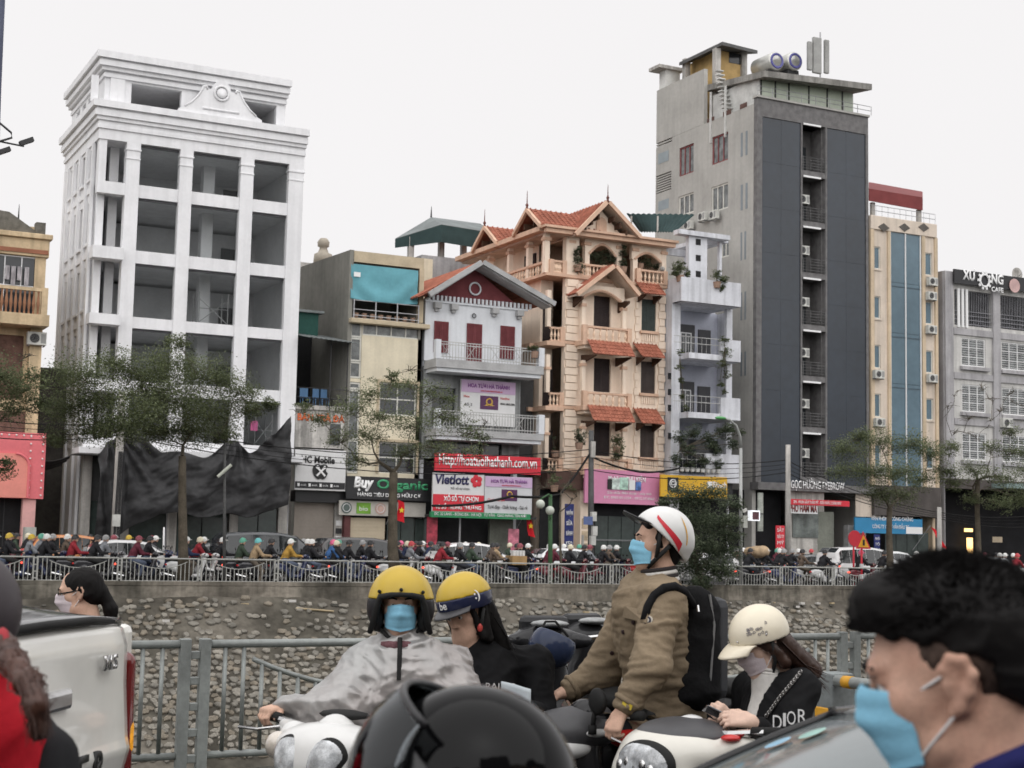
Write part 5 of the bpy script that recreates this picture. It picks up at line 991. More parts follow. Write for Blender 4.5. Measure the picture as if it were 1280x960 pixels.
# ---- cafe block
Cf = thing('cafe_block', 'grey lilac cafe block with white grid windows and black roof sign', 'building', (62.4, 67, 0))
lg = M('lilac_grey', (.4,.39,.4), .8, .12, 1, streak=.2); lp = M('pale_panel', (.56,.55,.53), .8, .1, 1, streak=.18)
x0, x1 = fx(1180,450), 74.; zt = fz(1190,340)
cols = [(x0, fx(1190,450)), (fx(1240,450), fx(1249,450)), (69.5, 70.1)]
rows_ = [(423,458), (481,515), (541,575)]
hs_ = [(fx(1193,385), cols[1][0], fz(1215,408), fz(1215,364)), (cols[1][1], cols[2][0], fz(1262,412), fz(1262,370))]
wr = []
for (t, b) in rows_: wr += [(fx(1202,450), fx(1232,450), fz(1215,b), fz(1215,t)), (fx(1252,450), fx(1252,450)+2.0, fz(1215,b), fz(1215,t))]
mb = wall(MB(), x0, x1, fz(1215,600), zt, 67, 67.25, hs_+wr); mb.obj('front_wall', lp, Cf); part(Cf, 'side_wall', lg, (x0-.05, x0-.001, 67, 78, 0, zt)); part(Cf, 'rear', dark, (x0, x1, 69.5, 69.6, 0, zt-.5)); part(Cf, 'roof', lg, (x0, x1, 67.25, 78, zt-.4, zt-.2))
for a, b in cols: part(Cf, 'pilaster', lg, (a, b, 66.85, 66.998, fz(1215,600), zt))
for y in (412, 467, 524): part(Cf, 'string_band', lg, (x0+.7, x1, 66.9, 66.998, fz(1215,y+8), fz(1215,y)))
for h in wr:
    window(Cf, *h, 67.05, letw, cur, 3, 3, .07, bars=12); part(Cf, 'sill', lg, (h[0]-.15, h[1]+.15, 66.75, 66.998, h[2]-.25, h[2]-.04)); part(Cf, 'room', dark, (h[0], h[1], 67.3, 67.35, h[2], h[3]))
for h in hs_:
    mb = MB()
    for i in range(22): x = h[0]+i*(h[1]-h[0])/21; mb.box(x-.012, x+.012, 67.05, 67.075, h[2], h[3])
    for i in range(4): z = h[2]+.1+i*.25; mb.tube([(h[0], 67.0, z), (h[1], 67.0, z)], .02, 5)
    mb.obj('loggia_grille', M('grille_grey', (.3,.3,.32), .5), Cf)
for i in range(3): x = fx(1196,390)+i*.32; part(Cf, 'white_slat', letw, (x, x+.16, 66.9, 66.998, fz(1200,409), fz(1200,361)))
S_, a, b, c, d = sign('cafe_roof_sign', 'black roof sign with white gear lettering', 1193, 1300, 343, 360, blk, 66.6)
text('XƯ', S_, fx(1203,352,66.6), 66.57, c+.28, .55, letw, 1.0, bold=.04); text('NG', S_, fx(1239,352,66.6), 66.57, c+.24, .55, letw, .95, bold=.04); text('CAFE', S_, fx(1239,362,66.6), 66.57, c-.25, .28, letw, .95, bold=.03)
gx, gz = fx(1230,350,66.6), fz(1230,351,66.6); mb = MB(); mb.torus((gx, 66.55, gz), .36, .07, 'y', 24, 6)
for i in range(10): t = i*math.pi/5; mb.obox((gx+.47*math.cos(t), 66.55, gz+.47*math.sin(t)), V(math.cos(t)*.08, 0, math.sin(t)*.08), V(0,.03,0), V(-math.sin(t)*.07, 0, math.cos(t)*.07))
mb.obj('gear', letw, S_)
mb = MB(); mb.lathe([(.42,-.03),(.42,.0)], (fx(1269,357,66.5), 66.56, fz(1269,357,66.5)), 22, 'y'); mb.obj('round_badge', M('badge_rose', (.6,.4,.38), .5, .2), S_)
T = thing('satellite_dish', 'pale satellite dish above the cafe roof sign', 'satellite dish', (fx(1271,345,67.5), 67.5, zt)); mb = MB(); x, z = fa(1271,343,67.5)
mb.lathe([(.02,.12),(.25,.08),(.42,-.02),(.42,-.04),(.25,.05),(.02,.09)], (x, 67.5, z), 16, 'y'); mb.obj('dish', conc_l, T, smooth=True); mb = MB(); mb.tube([(x, 67.6, z), (x, 67.6, zt-.1)], .04, 6); mb.tube([(x, 67.5, z-.2), (x, 67.1, z)], .02, 5); mb.obj('arm', steel, T)
aircon('outdoor unit under a cafe block window', fx(1258,530,66.7), 66.7, fz(1258,535,66.7))
part(Cf, 'base_head', M('base_brown', None), (x0, x1, 66.4, 67, fz(1215,612), fz(1215,600))); part(Cf, 'base_dark', M('shop_deep', None), (x0, x1, 69, 69.1, GZ, 5)); part(Cf, 'base_canopy', M('green_grey', (.2,.26,.25), .6), (fx(1230,598), x1, 65.2, 67, fz(1260,612), fz(1260,606)))
o = part(Cf, 'lit_window', M('warm_lamp', (1,.6,.22), .5, 0, emit=1.6), (fx(1209,680,68.5), fx(1216,680,68.5), 68.5, 68.55, 1.2, 2.4)); part(Cf, 'lit_strip', M('warm_lamp', None), (fx(1206,664,68.5), fx(1216,664,68.5), 68.5, 68.55, 2.75, 2.95))
S_, a, b, c, d = sign('brown_board', 'small tan board hanging in the dark cafe front', 1241, 1253, 671, 678, M('board_tan', (.4,.33,.24), .7), 66.2, .05)
# plain blocks beyond the frame's right edge and behind, so the street goes on
def row_house(label, xa, xb, h_, mm, y0, sg):
    T = thing('row_house', label, 'building', (xa, y0, 0)); wsp = [(xa+1+j*2.4, xa+2.4+j*2.4, 4.2+f_*3, 5.9+f_*3) for j in range(int((xb-xa-1)/2.4)) for f_ in range(int((h_-4)/3))]
    mb = wall(MB(), xa, xb, -.2, h_, y0, y0+.3*sg, wsp); mb.box(xa, xb, y0+.301*sg, y0+9*sg, -.2, h_-.01); mb.obj('wall', mm, T)
    for w_ in wsp: window(T, *w_, y0+.1*sg-(.07 if sg < 0 else 0), fw, dglass, 2, 1)
for i, (xa, xb, h_, mm) in enumerate(((74.3, 82, 14, bg_), (82.4, 92, 18, lp), (-8, 2.6, 13, conc_l), (-22, -8.4, 17, lg))): row_house(('beige', 'pale', 'concrete grey', 'lilac')[i]+' row house further along the street', xa, xb, h_, mm, 67, 1)
bk_ = [('red brick', brn, 13), ('grey', gray, 16), ('brown', brn, 12), ('dark stone', tg, 17), ('ochre', och, 12.5), ('sage', M('wall_sage', None), 15), ('dim red', brn, 12)]
for i, (nm, mm, h_) in enumerate(bk_): row_house(nm+' town house on the near side of the road, facing the river', -48+i*13.2, -35.2+i*13.2, h_, mm, -18, -1)
# ================================================================ trees, plants, poles, cables, fences
bark = M('bark', (.1,.085,.065), .95, .35, 2, bump=.6, bscale=12)
def leafmat(key, c):
    """thin leaf: diffuse and light passing through"""
    mt = M(key, c, .6, .3, 2); n = mt.node_tree.nodes; L = mt.node_tree.links; b = n['Principled BSDF']; t = n.new('ShaderNodeBsdfTranslucent'); x = n.new('ShaderNodeMixShader'); x.inputs[0].default_value = .4
    src = b.inputs['Base Color'].links[0].from_socket; L.new(src, t.inputs[0]); L.new(b.outputs[0], x.inputs[1]); L.new(t.outputs[0], x.inputs[2]); L.new(x.outputs[0], n['Material Output'].inputs[0]); return mt
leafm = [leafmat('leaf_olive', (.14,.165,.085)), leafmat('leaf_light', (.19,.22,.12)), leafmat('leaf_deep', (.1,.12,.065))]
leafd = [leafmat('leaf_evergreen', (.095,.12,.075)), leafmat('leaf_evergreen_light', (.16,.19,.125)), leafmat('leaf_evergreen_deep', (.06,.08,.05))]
def leaves(mb, c, r, n, size, rnd, flat=.55, droop=.3):
    """a clump: leaf-sized faces scattered through an uneven volume, gathered on twigs"""
    tw = max(3, n//16)
    for t in range(tw):
        d = Vector((rnd.gauss(0,1), rnd.gauss(0,1), rnd.gauss(0,1)*flat)).normalized()*(rnd.random()**.45)
        tip = Vector(c)+Vector((d.x*r, d.y*r, d.z*r)); out = (d+Vector((0,0,.25))).normalized() if d.length > .05 else V(0,0,1)
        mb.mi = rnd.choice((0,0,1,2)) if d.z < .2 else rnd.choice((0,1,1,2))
        for q in range(n//tw):
            p = tip+Vector((rnd.gauss(0,.2)*r, rnd.gauss(0,.2)*r, rnd.gauss(0,.09)*r))
            a = Vector((rnd.gauss(0,1), rnd.gauss(0,1), rnd.gauss(-droop,.45))).normalized()*size*.62*rnd.uniform(.6,1.3)
            b = a.cross(Vector((rnd.gauss(0,.5), rnd.gauss(0,.5), 1))).normalized()*size*rnd.uniform(.25,.45)
            mb.add([p-a*.5, p+b*.5, p+a*.5, p-b*.5], [(0,1,2,3)])
def ptree(name, label, base, fork, clumps, Y, trunk_r, n=520, size=.16, seed=1, mats=None, bare=(), depth=1.3, cat='tree', lean=0., dens=1.):
    rnd = random.Random(seed); bx, bz = base; T = thing(name, label, cat, (bx, Y, bz))
    fX, fZ = fa(*fork, Y); mb = MB(); f = V(fX, Y, fZ); b0 = V(bx, Y, bz)
    mb.tube([b0-V(0,0,.1), b0.lerp(f, .3)+V(lean,0,0), b0.lerp(f, .7)+V(lean*.4,.05,0), f], [trunk_r*1.35, trunk_r, trunk_r*.85, trunk_r*.8], 9); mb.obj('trunk', bark, T, smooth=True)
    br = MB(); lv = MB(); nodes = [(f, trunk_r*.8)]; todo = []
    for (px, py, rp) in list(clumps)+[(q[0], q[1], 0) for q in bare]:
        y = Y+rnd.uniform(-depth, depth); X, Z = fa(px, py, y); todo.append((V(X, y, Z), rp/FPX*y*1.04, rp))
    todo.sort(key=lambda t: (t[0]-f).length)
    for c, r, rp in todo:
        s0, rr = min(nodes, key=lambda n_: (n_[0]-c).length+.35*(n_[0]-f).length+(2 if n_[0].z > c.z+.3 else 0)); L = (c-s0).length
        a = s0.lerp(c, .35)+V(rnd.uniform(-.1,.1)*L, rnd.uniform(-.1,.1)*L, rnd.uniform(-.02,.14)*L); b = s0.lerp(c, .7)+V(rnd.uniform(-.08,.08)*L, rnd.uniform(-.08,.08)*L, rnd.uniform(-.05,.12)*L)
        r1 = max(.014, rr*.55); br.tube([s0, a, b, c], [r1, r1*.75, r1*.5, r1*.3], 6); nodes += [(a, r1*.85), (b, r1*.65), (c, r1*.45)]
        for k in range(7 if rp else 9):
            s = b.lerp(c, rnd.uniform(-.4, 1.)); e = s+Vector((rnd.gauss(0,1), rnd.gauss(0,1), rnd.gauss(.25,.5)))*(r if rp else .4)*.6
            br.tube([s, s.lerp(e,.5)+V(rnd.uniform(-.05,.05),0,.06), e], [.016, .01, .004], 4)
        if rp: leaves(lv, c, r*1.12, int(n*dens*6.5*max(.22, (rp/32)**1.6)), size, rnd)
    br.obj('branches', bark, T)
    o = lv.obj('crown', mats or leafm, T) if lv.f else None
    return T
gp = GZ+.12
ptree('street_tree', 'slender feathery tree in front of the white block and black tarpaulin', (fx(230,715,51.1), gp), (228,570), [(98,470,32),(84,512,30),(128,500,36),(140,455,24),(176,470,34),(170,520,34),(150,535,26),(216,455,28),(222,500,40),(258,470,30),(262,520,36),(298,490,26),(312,513,16),(118,540,22),(200,540,24),(222,428,13),(240,540,26),(190,492,30),(285,545,12),(338,505,10),(70,548,14)], 51.1, .16, 620, .13, 3)
ptree('street_tree', 'sparse branching tree before the ochre house, its trunk beyond the pink shop', (fx(-45,715,51.1), gp), (-42,560), [(6,470,26),(32,488,22),(12,512,24),(48,470,12),(50,505,12),(-20,480,40),(-60,490,40),(0,590,14),(10,580,10)], 51.1, .15, 420, .13, 4, bare=((60,520),(40,440)))
ptree('street_tree', 'leaning thin-leaved tree between the organic shop and the lottery sign', (fx(496,715,51.1), gp), (492,590), [(398,524,16),(436,512,26),(470,492,22),(503,482,20),(540,492,22),(562,522,24),(520,528,28),(458,545,24),(420,548,16),(588,540,16),(604,548,10),(545,560,22),(508,566,24),(478,522,20),(445,575,16),(560,498,10),(380,508,10),(490,470,10),(590,565,14)], 51.1, .19, 330, .13, 5, lean=-.12, bare=((370,515),(610,525),(525,462)))
ptree('street_tree', 'soft-leaved tree in front of the blue glass house', (fx(1113,715,51.1), gp), (1112,635), [(1058,562,24),(1098,552,28),(1140,556,26),(1082,588,28),(1124,592,30),(1164,566,22),(1048,590,15),(1152,600,20),(1100,618,22),(1180,590,18),(1075,545,16),(1130,620,20),(1190,560,14)], 51.1, .15, 560, .13, 6)
ptree('street_tree', 'half-bare tree with spreading twigs in front of the cafe block', (fx(1224,715,51.1), gp), (1222,600), [(1215,588,22),(1250,598,24),(1192,604,16),(1272,566,22),(1276,622,22),(1240,560,16),(1265,540,14),(1215,625,16),(1250,630,20),(1290,590,26)], 51.1, .13, 420, .13, 7, bare=((1185,505),(1198,488),(1212,520),(1235,498),(1255,512),(1268,490),(1205,540),(1280,510),(1190,545),(1240,525),(1225,480)))
ptree('small_tree', 'small bare sapling beside the green globe lamp', (fx(702,712,51.4), gp), (700,640), [(694,600,8),(712,610,8)], 51.4, .05, 120, .12, 8, bare=((690,585),(715,590),(722,620),(680,610)))
ptree('evergreen_bush', 'dense dark evergreen bush spilling over the river fence', (fx(868,722,50.4), gp), (868,690), [(834,628,12),(862,618,22),(892,616,18),(914,630,14),(838,650,16),(868,650,30),(900,655,24),(915,650,12),(880,682,30),(905,690,24),(850,680,24),(890,708,26),(862,710,24),(914,668,16),(838,700,14),(876,728,14),(905,716,16)], 49.9, .14, 900, .15, 9, mats=leafd, depth=.9, dens=.6)
# planters and balcony greenery
def greens(name, label, pts, Y, n=160, size=.12, seed=1, mats=None, pot_=True):
    rnd = random.Random(seed); px, py, rp = pts[0]; X, Z = fa(px, py+rp, Y); T = thing(name, label, 'plant', (X, Y, Z)); mb = MB(); st = MB()
    for (px, py, rp) in pts:
        x, z = fa(px, py, Y); r = rp/FPX*Y; leaves(mb, V(x, Y, z), r, int(n*2.6*max(.3, rp/10)), size*1.25, rnd, .9); st.tube([(X, Y, Z-.05), ((X+x)/2, Y+.03, (Z+z)/2), (x, Y, z)], .018, 4)
    mb.obj('foliage', mats or leafd, T); st.obj('stem', bark, T)
    if pot_: q = MB(); q.lathe([(.16,-.3),(.22,.02)], (X, Y, Z), 10); q.obj('pot', M('terracotta', None), T)
greens('potted_tree', 'dark leafy shrubs filling the central arch of the villa terrace', [(745,322,12),(735,318,8),(757,318,12),(765,325,8),(752,330,10)], 67.3, 200, .13, 1)
greens('potted_tree', 'narrow dark cypress shrub on the villa terrace by the corner pier', [(722,325,7),(721,315,7),(723,336,9),(724,310,4)], 66.8, 200, .12, 2)
greens('potted_tree', 'slim dark shrub between the central arch and right arch of the villa', [(779,328,6),(779,316,6),(779,308,4)], 66.8, 200, .12, 3)
greens('potted_tree', 'dark shrubs behind the right balustrade of the villa terrace', [(800,322,8),(810,328,9),(820,334,6)], 67.4, 200, .12, 4)
greens('potted_plant', 'round dark plant beside the lowest villa bay balcony', [(724,544,10),(727,553,6)], 65.9, 260, .12, 5)
greens('potted_plant', 'pale weeping plant in front of the lowest villa balcony door', [(771,550,9),(773,562,10),(770,570,8)], 65.9, 260, .12, 6, leafm)
greens('potted_plant', 'light green shrub on the roof parapet of the balcony house', [(850,334,11),(843,340,7),(860,342,6)], 65.8, 260, .13, 7, [leafm[1], leafm[0], leafd[1]])
greens('potted_plant', 'olive shrub trailing over the pergola end of the roof parapet', [(896,344,9),(905,350,7),(902,360,5)], 65.5, 220, .13, 8, leafm)
greens('climbing_plant', 'dry vine climbing the right end of the middle balconies', [(906,425,9),(908,440,9),(904,455,8),(909,468,7),(900,480,6),(906,490,5)], 65.45, 170, .11, 9, leafm, False)
greens('climbing_plant', 'thin vine hanging down the left pier of the balcony house', [(850,440,6),(849,458,6),(851,475,6),(854,495,6),(856,510,6)], 65.5, 150, .11, 10, leafm, False)
greens('balcony_garden', 'tangle of shrubs over the lowest terrace of the balcony house', [(850,548,12),(868,540,12),(885,550,14),(905,540,14),(915,555,10),(860,562,10),(895,562,10),(845,575,9),(862,580,9),(880,577,10),(897,580,9),(912,535,9),(926,540,7)], 65.5, 230, .13, 11, leafd, False)
greens('potted_plant', 'small olive shrub at the end of the gabled house balcony', [(668,434,6),(662,436,5)], 65.7, 200, .11, 12, leafm)
greens('potted_plant', 'little plant on the corner loggia of the villa', [(694,560,4),(691,548,4)], 66.9, 120, .1, 13)
greens('potted_plant', 'grey leafed plant by the lowest loggia of the villa', [(693,600,7),(690,590,6)], 65.5, 150, .11, 14, leafm)
for i in range(9): 
    x = fx(846+i*6.5, 588, 65.4); mb = MB(); mb.lathe([(.1,0),(.13,.2)], (x, 65.4, fz(870,590,65.4)), 8); tag(mb.obj('hanging_pot', M('pot_white', (.6,.6,.58), .7)), 'small pale pot in the row on the lowest terrace rail', 'flower pot', 'pots on the lowest terrace rail')
# poles
def pole(name, label, px, py0, py1, Y, r=.13, mat=conc_l, lean=0., cat='pole', z0=GZ+.13):
    x, z = fa(px, py1, Y); T = thing(name, label, cat, (x, Y, z0)); mb = MB(); x2, z2 = fa(px+lean, py0, Y); mb.tube([(x, Y, z0-.05), (x2, Y, z2)], [r, r*.75], 8); mb.obj('post', mat, T, smooth=True); return T, x, x2, z2
U1, xa1, xb1, zb1 = pole('utility_pole', 'pale leaning concrete pole beside the black tarpaulin', 144, 490, 668, 64.6, .2, lean=9)
mb = MB(); mb.box(xa1-.2, xa1+.12, 64.3, 64.42, 1.9, 2.4); mb.obj('meter_box', M('box_white', (.55,.55,.52), .6), U1); mb = MB()
for i in range(5): mb.tube([(xa1-.12+i*.06+.1*(k/6), 64.42, .3+k*.95) for k in range(6)], .025, 4)
mb.obj('cable_bundle', iron, U1)
U2, xa2, xb2, zb2_ = pole('utility_pole', 'dark cable-wrapped utility pole before the pink shop board', 739, 538, 690, 64.4, .17, M('pole_dark', (.1,.1,.1), .8, .3, 2))
part(U2, 'insulator_box', conc_l, (xb2-.1, xb2+.12, 64.15, 64.25, fz(739,572,64.4), fz(739,552,64.4)))
for i, (px, py) in enumerate(((742,645), (743,663), (741,675))): x, z = fa(px, py, 64.2); part(U2, 'meter_box', M('box_white', None), (x-.14, x+.12, 64.1, 64.3, z-.25, z+.2))
x, z = fa(743, 651, 64.1); part(U2, 'blue_plate', M('plate_blue', (.1,.14,.3), .5), (x-.65, x-.15, 64.0, 64.03, z-.2, z+.2)); x, z = fa(738,690,63.8); part(U2, 'stay_tube', conc_l, (x-.35, x-.25, 64.0, 64.08, GZ+.13, 2.0))
U3, xa3, xb3, zb3 = pole('utility_pole', 'plain grey concrete pole in front of the tower restaurant', 985, 556, 692, 64.4, .17)
U4, xa4, xb4, zb4 = pole('utility_pole', 'short pale concrete pole beside the flag and cafe', 1174, 634, 692, 64.4, .16)
# cables
def cable(label, pts, Y, r=.022, grp='black cables strung between the poles'):
    P = [V(fa(px, py, y)[0], y, fa(px, py, y)[1]) for (px, py), y in zip(pts, Y)]; out = []
    for a, b in zip(P, P[1:]):
        L = (b-a).length
        for i in range(12): t = i/12; q = a.lerp(b, t); q.z -= L*.035*4*t*(1-t); out.append(q)
    out.append(P[-1]); mb = MB(); mb.tube(out, r, 4); tag(mb.obj('overhead_cable', M('cable_black', (.015,.015,.015), .6)), label, 'cable', grp)
for i in range(4):
    o_ = i*5.2; cable('black overhead cable slung between the leaning pole and the cable-wrapped pole', [(-40, 520+o_*1.5), (150, 528+o_), (736, 562+o_*1.6), (983, 575+o_), (1172, 640+o_*.5), (1320, 640+o_)], [64.5]*6, .013 if i % 3 else .022)
cable('thick black cable bundle swooping down beside the villa pier', [(738,566), (700,618), (640,620), (540,632)], [64.4, 64.3, 64.2, 64.1], .06, None)
cable('short black cable bundle between utility pole and pink board', [(738,570), (800,590), (850,585)], [64.4, 64.3, 64.2], .05, None)
# lamp posts
grn2 = M('lamp_green', (.06,.12,.06), .6, .2, 2)
T, x, x2, z2 = pole('globe_lamp', 'green lamp post with two round globes by the river fence', 688, 618, 722, 51.0, .1, grn2, cat='street lamp', z0=gp)
gl_ = M('globe_glass', (.5,.53,.47), .25, .1, 2)
for px, py in ((675.5,630), (687.5,638)): gx_, gz_ = fa(px, py, 50.7); mb = MB(); mb.ball((gx_, 50.7, gz_), .17, n=16, k=10); mb.obj('globe', gl_, T, smooth=True)
gx_, gz_ = fa(675.5, 624, 50.7); mb = MB(); mb.tube([(x2, 51, z2-.5), (x2-.02, 51, z2-.1), (x2-.15, 50.85, z2), (gx_, 50.7, gz_)], .035, 6); gx_, gz_ = fa(687.5, 644, 50.7); mb.tube([(x2, 51, gz_-.15), (gx_+.05, 50.75, gz_-.1), (gx_, 50.7, gz_)], .03, 6); mb.obj('arm', grn2, T, smooth=True)
T, x, x2, z2 = pole('street_lamp', 'tall curved street lamp with green head beside the evergreen bush', 926, 560, 720, 51.0, .085, M('galv_pale', (.36,.37,.36), .5, .15, 2, metal=.3), cat='street lamp', z0=gp)
hx, hz = fa(905, 523, 50.8); mb = MB(); pa_ = V(x2, 51, z2); mb.tube([pa_, (fx(925,545,51), 51, fz(925,545,51)), (fx(920,532,50.95), 50.95, fz(920,532,50.95)), (fx(912,525,50.9), 50.9, fz(912,525,50.9)), (hx, 50.8, hz)], [.064,.06,.055,.05,.045], 8); mb.obj('arm', M('galv_pale', None), T, smooth=True)
mb = MB(); mb.ball((hx-.2, 50.75, hz), .28, .12, .07, 12, 6); mb.obj('lamp_head', M('lamp_head_green', (.1,.36,.12), .5), T, smooth=True)
mb = MB()
for dx, py in ((-.15,632), (.1,638), (.02,650)): z = fz(926, py, 51); mb.obox((x+dx, 50.9, z), V(.1,0,.05), V(0,.04,0), V(-.03,0,.05))
mb.obj('camera_cluster', M('box_white', None), T); x, z = fa(928, 652, 50.9); part(T, 'control_box', M('cabinet_grey', None), (x-.02, x+.18, 50.8, 51.0, z-.25, z+.25))
T, x, x2, z2 = pole('light_pole', 'thin dark pole with a tilted tube lamp before the tarpaulin', 281, 555, 708, 51.2, .06, M('pole_dark', None), cat='street lamp', z0=gp)
mb = MB(); a, b = fa(272,596,51), fa(289,581,51); mb.tube([(a[0],51.0,a[1]), (b[0],51.0,b[1])], .06, 6); mb.obj('tube_lamp', M('lamp_pale', (.5,.52,.45), .5), T)
# white pipe, traffic sign
T, x, x2, z2 = pole('marker_post', 'thin white marker post among the riders by the tarpaulin', 205, 659, 690, 63.2, .05, wht, cat='post')
T, x, x2, z2 = pole('traffic_sign', 'yellow triangular warning sign on a red and white post', 1077, 672, 712, 52.5, .05, redp, cat='traffic sign', z0=GZ)
zc_ = fz(1077,676,52.4); mb = MB(); mb.prism([(x-.42,zc_-.35),(x+.42,zc_-.35),(x,zc_+.4)], 52.38, 52.41); mb.obj('plate', redp, T); mb = MB(); mb.prism([(x-.3,zc_-.28),(x+.3,zc_-.28),(x,zc_+.25)], 52.36, 52.379); mb.obj('face', M('sign_amber', (.8,.4,.03), .5), T); part(T, 'pictogram', letk, (x-.05, x+.05, 52.34, 52.359, zc_-.2, zc_+.05))
for z in (.3, .75): part(T, 'white_band', wht, (x-.06, x+.06, 52.43, 52.56, z, z+.22))
T, x, x2, z2 = pole('traffic_sign', 'red round prohibition sign behind the triangular warning sign', 1067, 672, 712, 54.5, .05, redp, cat='traffic sign', z0=GZ)
mb = MB(); mb.lathe([(.36,-.02),(.36,.02)], (x, 54.42, fz(1067,673,54.4)), 20, 'y'); mb.obj('plate', redp, T)
# flood lights on a mast beyond the left edge
T = thing('floodlight_mast', 'dark steel mast arm with small flood lights at the sky', 'mast', (fx(-30,700,40), 40, GZ+.1)); xq = fx(-10,100,40)
mb = MB(); mb.tube([(fx(2,0,40), 40, fz(2,-60,40)), (fx(0,60,40), 40, fz(0,110,40)), (fx(-6,400,40), 40, -.6)], [.07,.09,.14], 8); mb.obj('mast', M('mast_blue', (.1,.11,.16), .6), T)
mb = MB(); mb.tube([(*[fa(-5,150,40)[0], 40], fz(-5,150,40)), (fa(14,166,40)[0], 40, fz(14,166,40)), (fa(15,172,40)[0], 40, fz(15,172,40)), (fa(-5,178,40)[0], 40, fz(-5,178,40))], .03, 5); mb.tube([(fa(-5,176,40)[0], 40, fz(-5,176,40)), (fa(30,183,40)[0], 40, fz(30,183,40))], .025, 5); mb.obj('bracket', iron, T)
for px, py in ((33,177), (4,189)): x, z = fa(px, py, 39.8); mb = MB(); mb.obox((x, 39.8, z), V(.16,0,.08), V(0,.1,0), V(-.025,0,.05)); mb.obj('flood_light', iron, T)
# fences
PITCH_F = 2.65
def fence_panel(mbs, x0, y, zt, zb, ztp, zbp, rb, nb=18):
    """one panel: paired posts with ladder ties, top and bottom rails, bars under a dipping curved rail"""
    rail, bars = mbs; xa, xb = x0+.16, x0+PITCH_F
    L = xb-xa; f = lambda t: zt-.1-(zt-zb)*.3*(1-(2*t-1)**2)
    rail.tube([(xa, y, zt), (xb, y, zt)], rb*1.5, 8); rail.tube([(xa, y, zb), (xb, y, zb)], rb*1.3, 8)
    out = []
    for i in range(1, nb): t = i/nb; full = i <= 2 or i >= nb-2; tt = (t-2.5/nb)/(1-5/nb); out.append((xa+L*t, zt if full else f(tt)))
    c = [(xa+L*((2.5/nb)+(1-5/nb)*k/14), y, f(k/14)) for k in range(15)]
    return out, c
galv = M('galvanised', (.3,.32,.31), .5, .2, 3, metal=.25, bump=.15, bscale=30, streak=.1)
galv_far = M('galvanised_far', (.36,.36,.34), .6, .2, 3)
FF = thing('far_river_fence', 'long pale metal railing with dipping bars on the far bank', 'fence', (0, FENCE_Y, gp))
zt, zb = .83, .09
pm_ = MB(); out, c = fence_panel((pm_, None), 0, 0, zt, zb, zt, zb, .018)
for x, z in out: pm_.tube([(x, 0, zb), (x, 0, z)], .016, 5)
pm_.tube(c, .015, 5)
for x in (.02, .14): pm_.box(x-.025, x+.025, -.025, .025, gp-.05, zt+.03)
for k in range(4): z = zb+.08+k*(zt-zb-.1)/3; pm_.box(.045, .115, -.015, .015, z-.02, z+.02)
for k in range(1, 6): x = k*PITCH_F/6; pm_.box(x-.015, x+.015, -.015, .015, gp-.1, zb)
fp = pm_.obj('panel', galv_far, FF); fp.data.transform(Matrix.Translation(WL[FF])); fp.location = V(-12.6, 0, 0)-V(0,0,gp)
x = -12.6+PITCH_F
while x < 110: dup(fp, FF, (x, 0, -gp)); x += PITCH_F
NF = thing('near_river_fence', 'grey tubular railing with paired ladder posts on the near bank', 'fence', (0, 9.69, .1))
y, zt, zb = 9.69, .95, .25
u0 = (237-640)/FPX; 
def xnear(px, py): return fx(px, py, y)
xs = xnear(225, 870)-4*PITCH_F
bmesh_ = None; rp_ = None
for k in range(11):
    x0 = xs+k*PITCH_F; rail = MB(); out, c = fence_panel((rail, None), x0, y, zt, zb, 0, 0, .018, 20)
    P_ = rail.obj('rail_pair', galv, NF, smooth=True)
    mb = MB(); mb.tube(c, .017, 7); mb.obj('curved_rail', galv, NF, smooth=True)
    for (x, z) in out:
        hgt = z-zb
        if bmesh_ is None: mb = MB(); mb.tube([(0,0,0), (0,0,1)], .0145, 7); bmesh_ = mb.obj('bar', galv, None, smooth=True); o = bmesh_; o.parent = NF
        else: o = dup(bmesh_, NF)
        o.location = V(x, y, zb)-WL[NF]; o.scale = (1, 1, hgt)
    for dx in (.02, .15):
        mb = MB(); mb.box(x0+dx-.035, x0+dx+.035, y-.03, y+.03, -.05, zt+.035); mb.obj('post', galv, NF, bevel=.006)
    for j in range(5): z = zb-.02+j*(zt-zb)/4.3; mb = MB(); mb.box(x0+.054, x0+.116, y-.02, y+.02, z-.025, z+.025); mb.obj('ladder_tie', galv, NF, bevel=.005)
